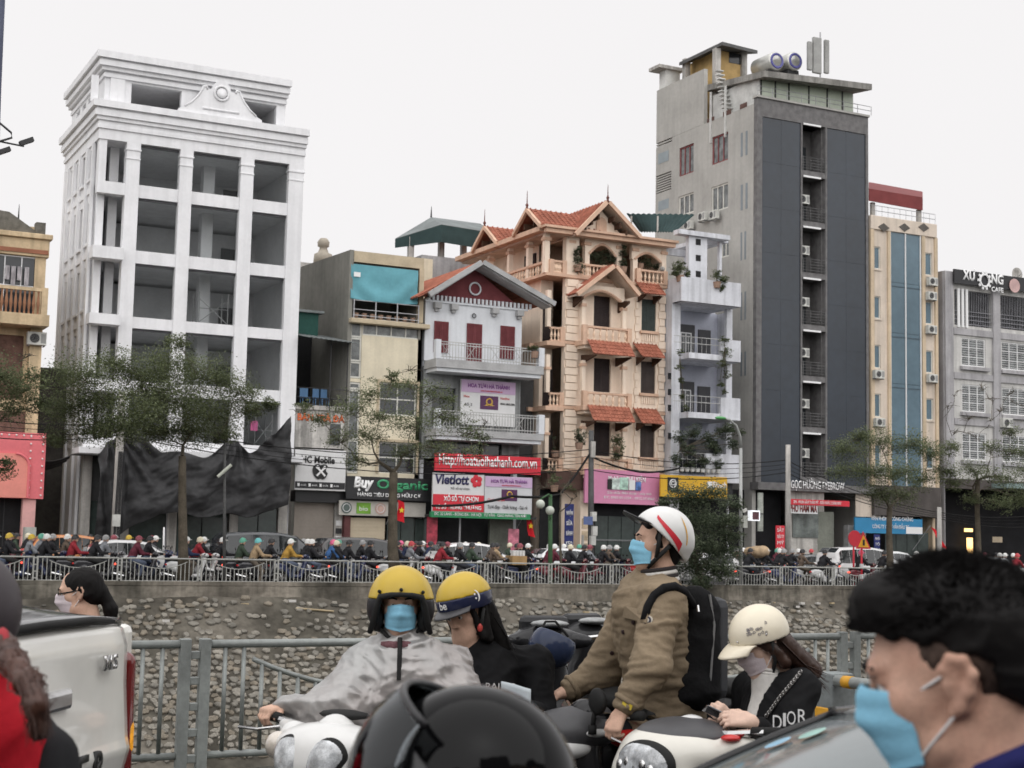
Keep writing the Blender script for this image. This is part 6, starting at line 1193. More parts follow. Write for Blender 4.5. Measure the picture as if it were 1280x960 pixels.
# ================================================================ rounded bodies: blended volumes turned into one skin
def surfnet(F, ID, org, h):
    ins = F < 0
    c8 = [(i, j, k) for i in (0,1) for j in (0,1) for k in (0,1)]
    n = [s-1 for s in F.shape]
    sl = lambda i, j, k, A: A[i:i+n[0], j:j+n[1], k:k+n[2]]
    cnt = sum(sl(i, j, k, ins).astype(np.int8) for i, j, k in c8)
    I, J, K = np.nonzero((cnt > 0) & (cnt < 8)); m_ = len(I)
    idx = np.full(n, -1, np.int32); idx[I, J, K] = np.arange(m_)
    pos = np.zeros((m_, 3)); num = np.zeros(m_)
    for a in c8:
        for ax in range(3):
            if a[ax]: continue
            b = list(a); b[ax] = 1
            fa_, fb = F[I+a[0], J+a[1], K+a[2]], F[I+b[0], J+b[1], K+b[2]]
            cr = (fa_ < 0) != (fb < 0); t = np.where(cr, fa_/np.where(cr, fa_-fb, 1), 0)
            p = np.tile(np.array(a, float), (m_, 1)); p[:, ax] += t
            pos += p*cr[:, None]; num += cr
    pos = (pos/num[:, None]+np.stack([I, J, K], 1))*h+org
    faces = []
    for ax in range(3):
        u, v = (ax+1) % 3, (ax+2) % 3
        A = np.take(ins, range(F.shape[ax]-1), ax); B_ = np.take(ins, range(1, F.shape[ax]), ax)
        e = np.argwhere(A != B_); e = e[(e[:, u] > 0) & (e[:, v] > 0) & (e[:, u] < n[u]) & (e[:, v] < n[v])]
        if not len(e): continue
        def g(du, dv): q = e.copy(); q[:, u] -= du; q[:, v] -= dv; return idx[q[:, 0], q[:, 1], q[:, 2]]
        qd = np.stack([g(1,1), g(0,1), g(0,0), g(1,0)], 1); fl = ~A[e[:, 0], e[:, 1], e[:, 2]]; qd[fl] = qd[fl][:, ::-1]
        faces.append(qd)
    fc = np.concatenate(faces); fc = fc[(fc >= 0).all(1)]
    return pos, fc, ID[I, J, K]
def cap(a, b, ra, rb=None, k=.03, m=0, sq=None, sub=False, ell=None): return dict(a=a, b=b, ra=ra, rb=ra if rb is None else rb, k=k, m=m, sq=sq, sub=sub, ell=ell)
def ell(c, r, k=.02, m=0, sub=False, rot=None): return dict(a=c, b=c, ra=max(r), rb=max(r), k=k, m=m, sq=None, sub=sub, ell=r, rot=rot)
def sdf(prims, h, cut=None, shell=None, disp=None):
    lo = np.min([np.minimum(p['a'], p['b'])-np.array([max(p['ra'], p['rb'])]*3) for p in prims if not p['sub']], 0)-3*h
    hi = np.max([np.maximum(p['a'], p['b'])+np.array([max(p['ra'], p['rb'])]*3) for p in prims if not p['sub']], 0)+3*h
    N = np.ceil((hi-lo)/h).astype(int)+1; F = np.full(N, 9., np.float32); ID = np.zeros(N, np.uint8)
    ax = [lo[i]+np.arange(N[i])*h for i in range(3)]
    for p in prims:
        a, b = np.array(p['a'], float), np.array(p['b'], float); R = max(p['ra'], p['rb'])*(1 if not p['sq'] else max(1, 1/min(1, p['sq'][1])))+p['k']+2*h
        s = [slice(max(0, int((min(a[i], b[i])-R-lo[i])/h)), min(N[i], int((max(a[i], b[i])+R-lo[i])/h)+2)) for i in range(3)]
        X, Y_, Z = np.meshgrid(ax[0][s[0]], ax[1][s[1]], ax[2][s[2]], indexing='ij', sparse=False)
        P = np.stack([X-a[0], Y_-a[1], Z-a[2]], -1).astype(np.float32)
        if P.size == 0: continue
        if p['ell']:
            if p.get('rot') is not None: P = P @ np.array(p['rot'], np.float32)
            r = np.array(p['ell'], np.float32); q = P/r; l = np.sqrt((q*q).sum(-1)); l2 = np.sqrt(((q/r)**2).sum(-1))+1e-6; d = l*(l-1)/l2
        else:
            ab = (b-a).astype(np.float32); L2 = max(1e-9, float(ab@ab)); t = np.clip((P@ab)/L2, 0, 1); D = P-t[..., None]*ab
            if p['sq']: u = np.array(p['sq'][0], np.float32); u /= np.linalg.norm(u); c = D@u; D = D+(c*(p['sq'][1]-1))[..., None]*u
            d = np.sqrt((D*D).sum(-1))-(p['ra']+t*(p['rb']-p['ra']))
        f = F[s[0], s[1], s[2]]; k = p['k']
        if p['sub']:
            hh = np.clip(.5-.5*(f+d)/k, 0, 1); F[s[0], s[1], s[2]] = f+( -d-f)*hh+k*hh*(1-hh)
        else:
            i_ = ID[s[0], s[1], s[2]]; i_[d < f] = p['m']
            hh = np.clip(.5+.5*(f-d)/k, 0, 1); F[s[0], s[1], s[2]] = f+(d-f)*hh-k*hh*(1-hh)
    if shell or cut or disp:
        G = np.stack(np.meshgrid(*ax, indexing='ij'), -1).astype(np.float32)
        if disp: F = F+disp(G)
        if shell: F = np.maximum(F, -(F+shell))
        if cut: F = np.maximum(F, cut(G))
    return surfnet(F, ID, lo, h)
def sdf_obj(name, prims, h, mats, parent=None, xf=None, smooth=True, **k):
    fn = k.pop('vfn', None)
    pos, fc, idv = sdf(prims, h, **k)
    if fn: pos = fn(pos)
    if xf is not None: A = np.array(xf); pos = pos@A[:3, :3].T+A[:3, 3]
    me = bpy.data.meshes.new(name); me.from_pydata(pos.tolist(), [], fc.tolist()); mats = mats if isinstance(mats, (list, tuple)) else [mats]
    for q in mats: me.materials.append(q)
    if len(mats) > 1: me.polygons.foreach_set('material_index', idv[fc[:, 0]].astype(np.int32))
    if smooth: me.polygons.foreach_set('use_smooth', [True]*len(me.polygons))
    me.update(); return link(name, me, parent)
# ================================================================ traffic on the far road
skin = M('skin', (.62,.4,.3), .55, .12, 20, spec=.35); shoe = M('shoe_dark', (.03,.03,.03), .6); tyre = M('tyre', (.02,.02,.02), .8); rubber = M('rubber', (.025,.025,.025), .7)
chrome = M('chrome', (.6,.6,.6), .15, .05, 4, metal=1.); redl = M('tail_red', (.55,.02,.02), .2, 0, spec=.6); redlit = M('tail_lit', (1.,.1,.06), .3, 0, emit=1.2); lens = M('clear_lens', (.5,.52,.54), .08, .45, 22, spec=.7, coat=1.)
def rider_mesh(lean=0., foot=False, pill=False):
    L = lean
    p = [cap((-.05,0,.86), (.02+L*.3,0,1.05), .15, .16, .05, 0, ((1,0,0),1.25)), cap((.02+L*.3,0,1.05), (.06+L,0,1.24), .165, .15, .06, 0, ((1,0,0),1.3)),
         cap((.06+L,0,1.28), (.09+L,0,1.4), .055, .05, .02, 2), ell((.12+L,0,1.46), (.095,.078,.115), .02, 2)]
    hx = .5 if not pill else .3
    for s in (-1, 1):
        sh, el, ha = (.06+L, s*.17, 1.25), (.22+L*.8, s*.26, 1.03), (hx, s*.26 if not pill else s*.12, 1.02)
        p += [cap(sh, el, .075, .06, .04, 0), cap(el, ha, .06, .045, .03, 0), cap(ha, (hx+.05, ha[1], 1.0), .042, .035, .02, 2)]
        kn = (.36, s*.17, .72); an = (.22, s*.16, .3)
        if foot and s < 0: kn, an = (.25, -.25, .5), (.12, -.3, .1)
        p += [cap((-.05, s*.09, .84), kn, .1, .075, .05, 1), cap(kn, an, .075, .05, .03, 1), cap((an[0]-.02, an[1], an[2]-.05), (an[0]+.16, an[1], an[2]-.07), .045, .04, .02, 3)]
    return p
RID = []
for i, (L, ft, pi) in enumerate(((0,False,False), (.08,False,False), (.03,True,False), (0,False,True))):
    RID.append(sdf_obj('body', rider_mesh(L, ft, pi), .026, [M('cloth_black', (.025,.025,.028), .85, .3, 4), M('trouser_dark', (.04,.042,.05), .85, .3, 4), skin, shoe]))
hm = MB(); hm.grid(lambda u, v: (.125*math.cos(v*1.75)*math.cos(u*6.2832)+.0, .115*math.cos(v*1.75)*math.sin(u*6.2832), .135*math.sin(v*1.75) if v > .15 else -.0-.04*(1-v/.15)*(math.cos(u*6.2832) < .3)), 20, 8); hm.box(.1, .17, -.07, .07, .02, .035)
HELM = hm.obj('helmet', M('helmet_white', (.7,.7,.68), .3, .05), None, smooth=True)
# scooter, forward +x
def scoot_parts(det=False):
    h = .02 if not det else .012
    body = [cap((-.62,0,.72), (-.2,0,.72), .13, .12, .05, 0, ((0,0,1),1.1)), cap((-.75,0,.66), (-.45,0,.55), .08, .14, .05, 0), cap((-.3,0,.62), (-.05,0,.36), .12, .1, .06, 0), cap((-.05,0,.33), (.3,0,.32), .12, .12, .06, 0, ((0,0,1),1.8)),
            cap((.32,0,.36), (.48,0,.8), .15, .12, .06, 0, ((1,0,0),1.9)), cap((.48,0,.8), (.46,0,.98), .1, .09, .05, 0), cap((.58,-.0,.56), (.8,0,.5), .06, .05, .03, 0)]
    P = [sdf_obj('body_panels', body, h, M('scooter_dark', (.03,.03,.035), .25, .1, 2, coat=.6))]
    hd = [ell((.5,0,1.0), (.13,.15,.085), .03, 0), cap((.5,-.12,1.0), (.42,-.2,1.0), .05, .03, .03, 0), cap((.5,.12,1.0), (.42,.2,1.0), .05, .03, .03, 0)]
    P.append(sdf_obj('handlebar_cowl', hd, h, M('scooter_dark', None)))
    s = [cap((-.7,0,.83), (-.35,0,.8), .11, .12, .05, 0, ((0,0,1),2.0)), cap((-.35,0,.8), (-.12,0,.79), .12, .09, .05, 0, ((0,0,1),2.2))]
    P.append(sdf_obj('seat', s, h, rubber))
    mb = MB(); mb.tube([(.52,0,.8), (.47,0,1.0)], .03, 7); mb.tube([(.4,-.36,1.03), (.44,-.2,1.01), (.47,0,1.0), (.44,.2,1.01), (.4,.36,1.03)], .016, 7); mb.tube([(.52,0,.8), (.74,0,.3)], .035, 7); P.append(mb.obj('frame_tubes', chrome, None)); mb = MB(); mb.tube([(-.55,-.14,.3), (-.9,-.16,.38)], [.05,.06], 8); P.append(mb.obj('exhaust', chrome, None))
    for s_ in (-1, 1): mb = MB(); mb.tube([(.41,s_*.3,1.025), (.375,s_*.42,1.035)], .022, 8); P.append(mb.obj('grip', rubber, None, smooth=True))
    for x in (.74, -.58):
        mb = MB(); mb.torus((x,0,.27), .215, .05, 'y', 24, 8); t_ = mb.obj('wheel', tyre, None, smooth=True); P.append(t_)
        mb = MB(); mb.torus((x,0,.27), .165, .02, 'y', 20, 6); mb.lathe([(.05,-.06),(.05,.06)], (x,0,.27), 10, 'y')
        for i in range(5): a = i*1.2566; mb.obox((x+.09*math.cos(a), 0, .27+.09*math.sin(a)), V(.09*math.cos(a),0,.09*math.sin(a)), V(0,.018,0), V(-.02*math.sin(a),0,.02*math.cos(a)))
        r_ = mb.obj('rim', chrome, t_); 
    mb = MB(); mb.ball((.605,0,.99), .03, .1, .055, 12, 8); P.append(mb.obj('headlight', lens, None, smooth=True))
    mb = MB(); mb.ball((-.8,0,.68), .04, .09, .04, 10, 6); P.append(mb.obj('tail_light', redl, None, smooth=True))
    for s_ in (-1, 1):
        mb = MB(); mb.tube([(.44,s_*.26,1.02), (.47,s_*.34,1.18)], .008, 5); mb.ball((.47,s_*.36,1.22), .015, .06, .045, 10, 6); P.append(mb.obj('mirror', rubber, None, smooth=True))
    return P
SC = scoot_parts()
jk = {'black': (.025,.025,.028), 'navy': (.03,.04,.08), 'red': (.26,.03,.04), 'maroon': (.12,.03,.045), 'olive': (.16,.18,.04), 'tan': (.36,.26,.16), 'mustard': (.42,.25,.06), 'blue': (.05,.12,.28), 'grey': (.22,.23,.25), 'brown': (.12,.09,.07), 'green': (.05,.07,.05), 'white': (.6,.58,.55), 'orange': (.5,.16,.04)}
hc = {'white': (.72,.72,.7), 'black': (.02,.02,.022), 'yellow': (.55,.38,.04), 'maroon': (.25,.05,.07), 'cream': (.65,.6,.45), 'teal': (.1,.35,.25), 'turquoise': (.15,.5,.5), 'pink': (.7,.12,.25), 'grey': (.3,.3,.3), 'red': (.5,.05,.06)}
used = {'r': set(), 's': False, 'h': False}
scol = ['black', 'black', 'red', 'white', 'navy', 'grey', 'black', 'maroon']
def rider(px, py, jc, hcx, Y, near, pose=None, rz=0., passenger=None):
    rnd = random.Random(px*7+py); x = fx(px, py+12, Y)-.15; pose = rnd.choice((0,1,2)) if pose is None else pose; s = 1.04
    T = thing('person', f'rider in {jc} jacket and {hcx} helmet {near}', 'person', (x, Y, GZ), 'motorbike riders on the far road')
    def person(T, pose, jc, hcx, dx):
        trs = rnd.choice(((.04,.042,.05), (.03,.03,.03), (.1,.12,.17), (.12,.1,.08)))
        ms = [M('cloth_'+jc, jk[jc], .85, .3, 4), M('trouser_%d' % int(trs[2]*100), trs, .85, .3, 4), skin, shoe]
        if pose in used['r']: b = dup(RID[pose], T, (dx,0,0), mats=ms)
        else: b = RID[pose]; b.parent = T; b.location = (dx,0,0); used['r'].add(pose); [setattr(b.material_slots[i], 'link', 'OBJECT') or setattr(b.material_slots[i], 'material', q) for i, q in enumerate(ms)]
        L = (0,.08,.03,0)[pose]; hmm = M('helmet_'+hcx, hc[hcx], .3, .05); loc = (.115+L+dx, 0, 1.49)
        if used['h']: dup(HELM, T, loc, mats=[hmm])
        else: HELM.parent = T; HELM.location = loc; used['h'] = True; HELM.material_slots[0].link = 'OBJECT'; HELM.material_slots[0].material = hmm
        if jc in ('black', 'navy', 'grey', 'brown', 'tan'):
            pass
    person(T, pose, jc, hcx, -.25); T.rotation_euler = (0,0,rz); T.scale = (s,s,s)
    if passenger:
        T2 = thing('person', f'pillion in {passenger[0]} jacket and {passenger[1]} helmet behind rider {near}', 'person', (x-.42, Y, GZ+.04), 'motorbike riders on the far road'); person(T2, 3, passenger[0], passenger[1], -.25); T2.rotation_euler = (0,0,rz)
    sc_ = rnd.choice(scol); S2 = thing('scooter', f'{sc_} motorbike under the rider in {jc} jacket {near}', 'motorbike', (x, Y, GZ), 'motorbikes on the far road')
    mm = {'scooter_dark': M('scooter_'+sc_, {'black': (.03,.03,.035), 'red': (.4,.03,.03), 'white': (.65,.65,.65), 'navy': (.03,.04,.1), 'grey': (.2,.2,.21), 'maroon': (.15,.03,.04)}[sc_], .25, .1, 2, coat=.6)}
    for q in SC:
        if not used['s']: q.parent = S2; c = q; [setattr(t.material_slots[0], 'link', 'OBJECT') for t in [q] if False]
        else: c = tree(q, S2, mm)
        if q.name.startswith('tail_light') and rnd.random() < .35 and used['s']: c.material_slots[0].link = 'OBJECT'; c.material_slots[0].material = redlit
    used['s'] = True; S2.rotation_euler = (0,0,rz); S2.scale = (s,s,s)
RL = [(4,664,'navy','white',55,'before the pink shop'), (22,676,'black','yellow',52.6,'before the pink shop',None,0,('black','white')), (53,664,'olive','white',58,'beside the grey cabinet',0,math.pi), (66,674,'black','white',52.7,'beside the grey cabinet',1,0,('grey','yellow')), (94,667,'brown','white',53.6,'by the orange car',2), (104,684,'red','black',52.6,'by the orange car',0),
 (129,677,'black','black',52.4,'in front of the white hatchback',1), (153,666,'grey','grey',61,'behind the white hatchback',0), (170,669,'black','yellow',60,'behind the white hatchback',0), (181,671,'maroon','maroon',52.4,'in front of the white hatchback',1), (201,670,'black','white',58.5,'beside the white marker post',1), (197,690,'black','black',53.2,'beside the white marker post',0),
 (240,671,'navy','grey',55,'beside the feathery tree trunk',0), (243,679,'navy','white',52.4,'right before the feathery tree trunk',0), (257,676,'red','cream',52.8,'beside the feathery tree trunk',1), (287,672,'black','white',54,'at the thin lamp pole',2), (313,677,'green','teal',52.6,'in front of the black van',0), (331,681,'tan','turquoise',52.2,'in front of the black van',2), (346,680,'black','black',53.4,'in front of the black van',1), (370,680,'mustard','white',52.5,'at the nose of the black van',1), (399,680,'black','white',52.7,'before the taupe shutter',0),
 (423,680,'blue','pink',52.6,'behind the dark estate car',1), (443,680,'black','black',52.5,'beside the dark estate car',1,0,('black','cream')), (472,681,'black','black',52.8,'ahead of the dark estate car',0), (503,683,'black','black',52.5,'by the leaning tree',1), (509,676,'maroon','pink',58.5,'before the organic shop',0), (523,681,'grey','red',52.6,'by the leaning tree',0), (533,677,'black','black',59,'before the lottery shop',0), (544,677,'navy','black',58,'before the lottery shop',1),
 (559,686,'red','black',52.3,'in front of the white crossover',1), (583,686,'black','grey',53.2,'in front of the white crossover',0), (596,682,'green','black',52.3,'in front of the white crossover',1,0,('black','grey')), (622,685,'brown','black',52.4,'with the cardboard box',1), (629,682,'tan','black',54.6,'with the cardboard box',0),
 (656,678,'black','maroon',52.5,'beside the globe lamp',1), (668,678,'black','white',55,'beside the globe lamp',0), (694,675,'maroon','white',58.5,'behind the globe lamp',0), (699,686,'maroon','white',52.6,'behind the globe lamp',1), (721,683,'black','cream',52.4,'in front of the white saloon',0), (736,690,'black','black',53.2,'in front of the white saloon',1), (760,686,'black','white',54,'at the cable-wrapped pole',1), (776,688,'black','white',55,'past the cable-wrapped pole',1),
 (934,683,'black','white',56,'by the curved lamp',1), (943,689,'black','black',52.6,'with the brown sack',1), (965,688,'black','white',52.8,'by the red upright banner',0), (985,687,'black','grey',52.6,'by the grey pole',1), (1004,686,'black','white',60,'by the restaurant step',0), (1020,685,'black','red',61,'by the restaurant step',0), (1036,692,'black','black',52.6,'by the dark saloon',1), (1038,690,'black','white',53.6,'by the dark saloon',0), (1083,694,'black','pink',52.8,'by the triangular sign',0), (1116,684,'black','cream',60,'before the blue office sign',0), (1110,696,'black','black',53.5,'before the blue office sign',1), (1150,690,'black','white',54,'before the dark passage',1), (1272,694,'black','white',58,'before the cafe',0), (1276,703,'red','red',53,'before the cafe',1), (1262,700,'grey','white',56,'before the cafe',0)]
marks = [(60,'by the pink shop pier'), (150,'below the leaning pole'), (235,'under the tarpaulin'), (330,'by the shop glazing'), (420,'at the taupe shutter'), (500,'at the beige shutter'), (580,'at the lottery posters'), (660,'at the sage wall'), (740,'at the navy banner'), (800,'under the pink board'), (960,'by the curved lamp'), (1040,'at the restaurant'), (1110,'at the blue office sign'), (1180,'at the passage flag'), (1300,'at the cafe front')]
rr = random.Random(21)
for px in list(range(6, 800, 13))+list(range(925, 1075, 12))+list(range(1230, 1290, 14)):
    px += rr.randint(-5, 5)
    if rr.random() < .28: continue
    Y_ = rr.choice((53.4, 54.2, 55.0, 58.4, 59.2, 60.2, 61)); rider(px, 676+int(px*.012), rr.choice(('black','black','black','navy','brown','grey','green','maroon')), rr.choice(('white','black','grey','black','white','maroon','cream','teal')), Y_, next(m_ for x_, m_ in marks if px < x_)+(', kerbside rank' if Y_ < 57 else ', shop-side rank'), rz=rr.uniform(-.15, .15))
for r in RL: rider(*r)
# boxes and loads
x, z = fa(645,705,52.4); T = part(None, 'cardboard_box', M('cardboard', (.42,.27,.13), .85, .15, 3), (x-.32, x+.32, 52.1, 52.7, fz(645,706,52.4), fz(645,695,52.4)), bevel=.01); tag(T, 'brown cardboard box strapped behind a rider near the globe lamp', 'box')
for i in range(4): T = part(None, 'white_carton', wht, (x-.22+i*.13, x-.11+i*.13, 52.2, 52.5, fz(645,695,52.4)+.005, fz(645,688,52.4)), bevel=.01); tag(T, 'slim white carton standing on the cardboard box', 'carton', 'white cartons on the cardboard box')
T = sdf_obj('sack', [ell((0,0,0), (.5,.35,.26), .05), ell((.35,.1,.03), (.28,.3,.25), .1), ell((-.45,0,.02), (.22,.2,.18), .1)], .05, M('sack_tan', (.42,.31,.2), .9, .3, 3, bump=.4)); T.location = (fx(947,692,52.9), 52.9, fz(947,690,52.9)); tag(T, 'bulging tan sack piled on a motorbike by the curved lamp', 'sack')
# ---- cars (forward +x): lofted body, panes, wheels
def car(label, kind, col, loc, rz=0., name='parked_car', cat='car', lit=False, scale=1.):
    T = thing(name, label, cat, loc); tm = WL[T].copy(); WL[T] = V(0,0,0)
    if kind == 'sedan': st = [(-2.2,.82,.4,.88,.9),(-2.05,.86,.28,.98,1.0),(-1.6,.88,.25,1.0,1.04),(-1.05,.88,.25,.98,1.36),(-.5,.88,.25,.97,1.45),(.2,.88,.25,.96,1.43),(.85,.88,.25,.95,.99),(1.5,.87,.25,.86,.9),(2.0,.84,.28,.72,.78),(2.2,.76,.38,.6,.64)]; wx = (-1.35, 1.35); cab = (2, 6)
    elif kind == 'suv': st = [(-2.2,.84,.45,.98,1.0),(-2.1,.88,.35,1.05,1.3),(-1.9,.9,.3,1.06,1.56),(-1.2,.91,.28,1.05,1.65),(-.4,.91,.28,1.04,1.66),(.2,.91,.28,1.03,1.58),(.95,.91,.28,1.02,1.08),(1.6,.9,.28,.95,1.0),(2.05,.87,.32,.8,.88),(2.25,.8,.42,.65,.7)]; wx = (-1.35, 1.35); cab = (1, 6)
    elif kind == 'van': st = [(-2.4,.84,.45,1.0,1.1),(-2.33,.9,.35,1.05,1.55),(-2.1,.92,.3,1.06,1.76),(-1.2,.93,.28,1.06,1.82),(-.2,.93,.28,1.05,1.82),(.5,.93,.28,1.04,1.72),(1.35,.92,.28,1.03,1.1),(1.8,.9,.3,.95,1.0),(2.2,.87,.32,.85,.9),(2.35,.8,.42,.7,.75)]; wx = (-1.45, 1.5); cab = (1, 6)
    else: st = [(-1.9,.8,.45,.92,.95),(-1.82,.84,.35,1.0,1.25),(-1.55,.86,.28,1.0,1.46),(-.9,.86,.26,.99,1.52),(-.2,.86,.26,.98,1.51),(.3,.86,.26,.97,1.44),(1.0,.86,.26,.96,1.02),(1.45,.85,.26,.9,.95),(1.8,.82,.3,.76,.82),(1.95,.74,.42,.6,.64)]; wx = (-1.15, 1.2); cab = (1, 6)
    paint = M('car_'+col[0], col[1], .25, .04, 1, coat=.8, spec=.5); cg = M('car_glass', (.02,.024,.026), .06, .1, 1, spec=.7)
    def ring(s):
        x, wd, zl, zb, zt = s; ww = wd*(.98 if zt-zb < .15 else .78)
        half = [(0,zl), (wd*.85,zl), (wd,zl+.12), (wd*1.01,(zl+zb)/2), (wd*.985,zb-.04), (wd*.96,zb), (ww*1.0+(wd*.96-ww)*.12, zt-.1 if zt-zb > .15 else zt-.01), (ww*.86,zt-.015), (0,zt)]
        return [(x, a, b) for a, b in half]+[(x, -a, b) for a, b in half[-2:0:-1]]
    rings = []
    fine = []
    for i in range(len(st)-1):
        for t in (0, .5): fine.append(tuple(st[i][k]*(1-t)+st[i+1][k]*t for k in range(5)))
    fine.append(st[-1]); rings = [ring(s) for s in fine]; n = len(rings[0]); mb = MB(); fc = []
    for i in range(len(rings)-1): fc += [(i*n+j, i*n+(j+1) % n, (i+1)*n+(j+1) % n, (i+1)*n+j) for j in range(n)]
    fc += [tuple(range(n)), tuple((len(rings)-1)*n+j for j in range(n-1, -1, -1))]
    mb.add([p for r in rings for p in r], fc); mb.obj('body', paint, T, smooth=True, bevel=.0)
    def pane(nm, quads):
        g = MB()
        for q in quads:
            c = sum((Vector(p) for p in q), Vector())/4; nn = (Vector(q[1])-Vector(q[0])).cross(Vector(q[3])-Vector(q[0])).normalized()
            if nn.dot(c-V(0,0,.8)) < 0: nn = -nn
            g.add([Vector(p).lerp(c, .04)+nn*.006 for p in q], [(0,1,2,3)])
        g.obj(nm, cg, T)
    a, b = cab[0]*2, cab[1]*2
    for s in (0, 1):
        js = (5, 6) if not s else (n-5, n-6); cells = [i for i in range(a+1, b-1)]
        grp = [cells[:len(cells)//3], cells[len(cells)//3:2*len(cells)//3], cells[2*len(cells)//3:]]
        for gq in grp: pane('side_window', [[rings[i][js[0]], rings[i+1][js[0]], rings[i+1][js[1]], rings[i][js[1]]] for i in gq])
    pane('windscreen', [[rings[i][j], rings[i+1][j], rings[i+1][j+1], rings[i][j+1]] for i in (b-2, b-1) for j in (6, 7, 8, 9)] if True else [])
    ra = (a, a+1) if kind == 'sedan' else (a-2, a-1) if False else (a, a+1)
    pane('rear_window', [[rings[i][j], rings[i+1][j], rings[i+1][j+1], rings[i][j+1]] for i in ra for j in (7, 8)])
    for x in wx:
        for s in (-1, 1):
            y = s*(st[4][1]-.1); mb = MB(); mb.torus((x, y, .32), .25, .085, 'y', 24, 8); w_ = mb.obj('wheel', tyre, T, smooth=True)
            mb = MB(); mb.lathe([(.2,-.03),(.2,.03)], (x, y+s*.06, .32), 16, 'y'); mb.obj('rim', chrome, w_)
            mb = MB(); mb.lathe([(.36,-.02),(.36,.02)], (x, s*(st[4][1]-.015), .34), 20, 'y'); mb.obj('wheel_arch', rubber, T)
    zr = st[1][3]-.1; 
    for s in (-1, 1):
        mb = MB(); mb.ball((st[0][0]+.08, s*(st[1][1]-.1), zr), .08, .14, .12 if kind != 'sedan' else .07, 10, 6); mb.obj('tail_light', redlit if lit else redl, T, smooth=True)
        mb = MB(); mb.ball((st[-2][0]+.02, s*(st[-2][1]-.14), st[-2][3]-.04), .16, .13, .07, 10, 6); mb.obj('headlight', lens, T, smooth=True)
        mb = MB(); mb.ball((st[6][0]-.25, s*(st[4][1]+.08), st[6][3]+.05), .06, .1, .07, 10, 6); mb.obj('mirror', paint, T, smooth=True)
    mb = MB(); mb.box(st[0][0]-.02, st[0][0]+.01, -.25, .25, .55, .67); mb.obj('number_plate', wht, T)
    T.location = tm; T.rotation_euler = (0,0,rz); T.scale = (scale,)*3; return T
cw, cb, cg_ = ('white', (.72,.72,.72)), ('black', (.02,.024,.03)), ('grey', (.12,.125,.13))
def fcar(label, kind, col, px, Y, **k): car(label, kind, col, (fx(px, 700, Y), Y, GZ), **k)
fcar('orange hatchback on the far road behind the riders', 'suv', ('orange', (.55,.2,.05)), 110, 57.2)
fcar('white hatchback in front of the orange car', 'hatch', cw, 172, 55.2)
fcar('black people carrier on the far road before the tarpaulin', 'van', cb, 346, 57.4, lit=True, scale=1.05)
fcar('dark grey car partly hidden behind the black people carrier', 'sedan', cg_, 276, 59.8)
fcar('dark estate car with lit tail lights before the beige shutter', 'van', ('dark', (.035,.03,.032)), 464, 56.2, lit=True, scale=.98)
fcar('white crossover with lit red tail lights before the lottery shop', 'suv', cw, 602, 56.4, lit=True)
fcar('white saloon passing behind the globe lamp', 'hatch', ('white2', (.7,.71,.72)), 716, 56.8)
fcar('white saloon emerging from behind the evergreen bush', 'sedan', cw, 897, 53.8, scale=1.02)
fcar('dark grey saloon by the red upright banner', 'sedan', cg_, 1012, 57.5)
fcar('grey saloon behind the triangular sign', 'sedan', ('grey2', (.2,.2,.2)), 1050, 60.5)
fcar('white off-roader with red lights behind the triangular sign', 'van', cw, 1083, 56.0, lit=True)
fcar('white estate car ahead of the off-roader', 'suv', ('white2', None), 1120, 59.5)
fcar('silver saloon before the cafe', 'sedan', ('silver', (.55,.57,.58)), 1240, 56.5, scale=1.02)
# ================================================================ people and vehicles on the near road
Fh = V(math.sin(TH), math.cos(TH), 0)
def wv(lat, dep, up=0.): v = cR0*lat+Fh*dep+V(0,0,up); return v.normalized()     # direction: right of view, away from view, up
def basis(fwd, up=V(0,0,1)): f = fwd.normalized(); l = up.cross(f).normalized(); u = f.cross(l); return f, l, u
def mat4(c, fwd, up=V(0,0,1)): f, l, u = basis(fwd, up); m = Matrix((f, l, u)).transposed().to_4x4(); m.translation = c; return m
def wrinkle(o, amp, sc_=(6,6,10), seed=0, ridge=True, low=.4):
    me = o.data; me.update(); out = []
    for v in me.vertices:
        p = v.co; q = V(p.x*sc_[0]+seed, p.y*sc_[1], p.z*sc_[2]); q2 = q+V(mnoise.noise(q*.5), mnoise.noise(q*.5+V(9,0,0)), mnoise.noise(q*.5+V(0,7,0)))*.9
        n = mnoise.noise(q2); a = ((1-abs(n))**3-.35) if ridge else n
        b = mnoise.noise(q2*2.3+V(3,1,4)); a += low*((1-abs(b))**3-.35)
        out.append(p+v.normal*(a*amp))
    for v, c in zip(me.vertices, out): v.co = c
    me.update()
def E3(c, r, B, k=.02, m=0, sub=False): return ell(tuple(c), r, k, m, sub, np.array([[B[j][i] for j in range(3)] for i in range(3)]))
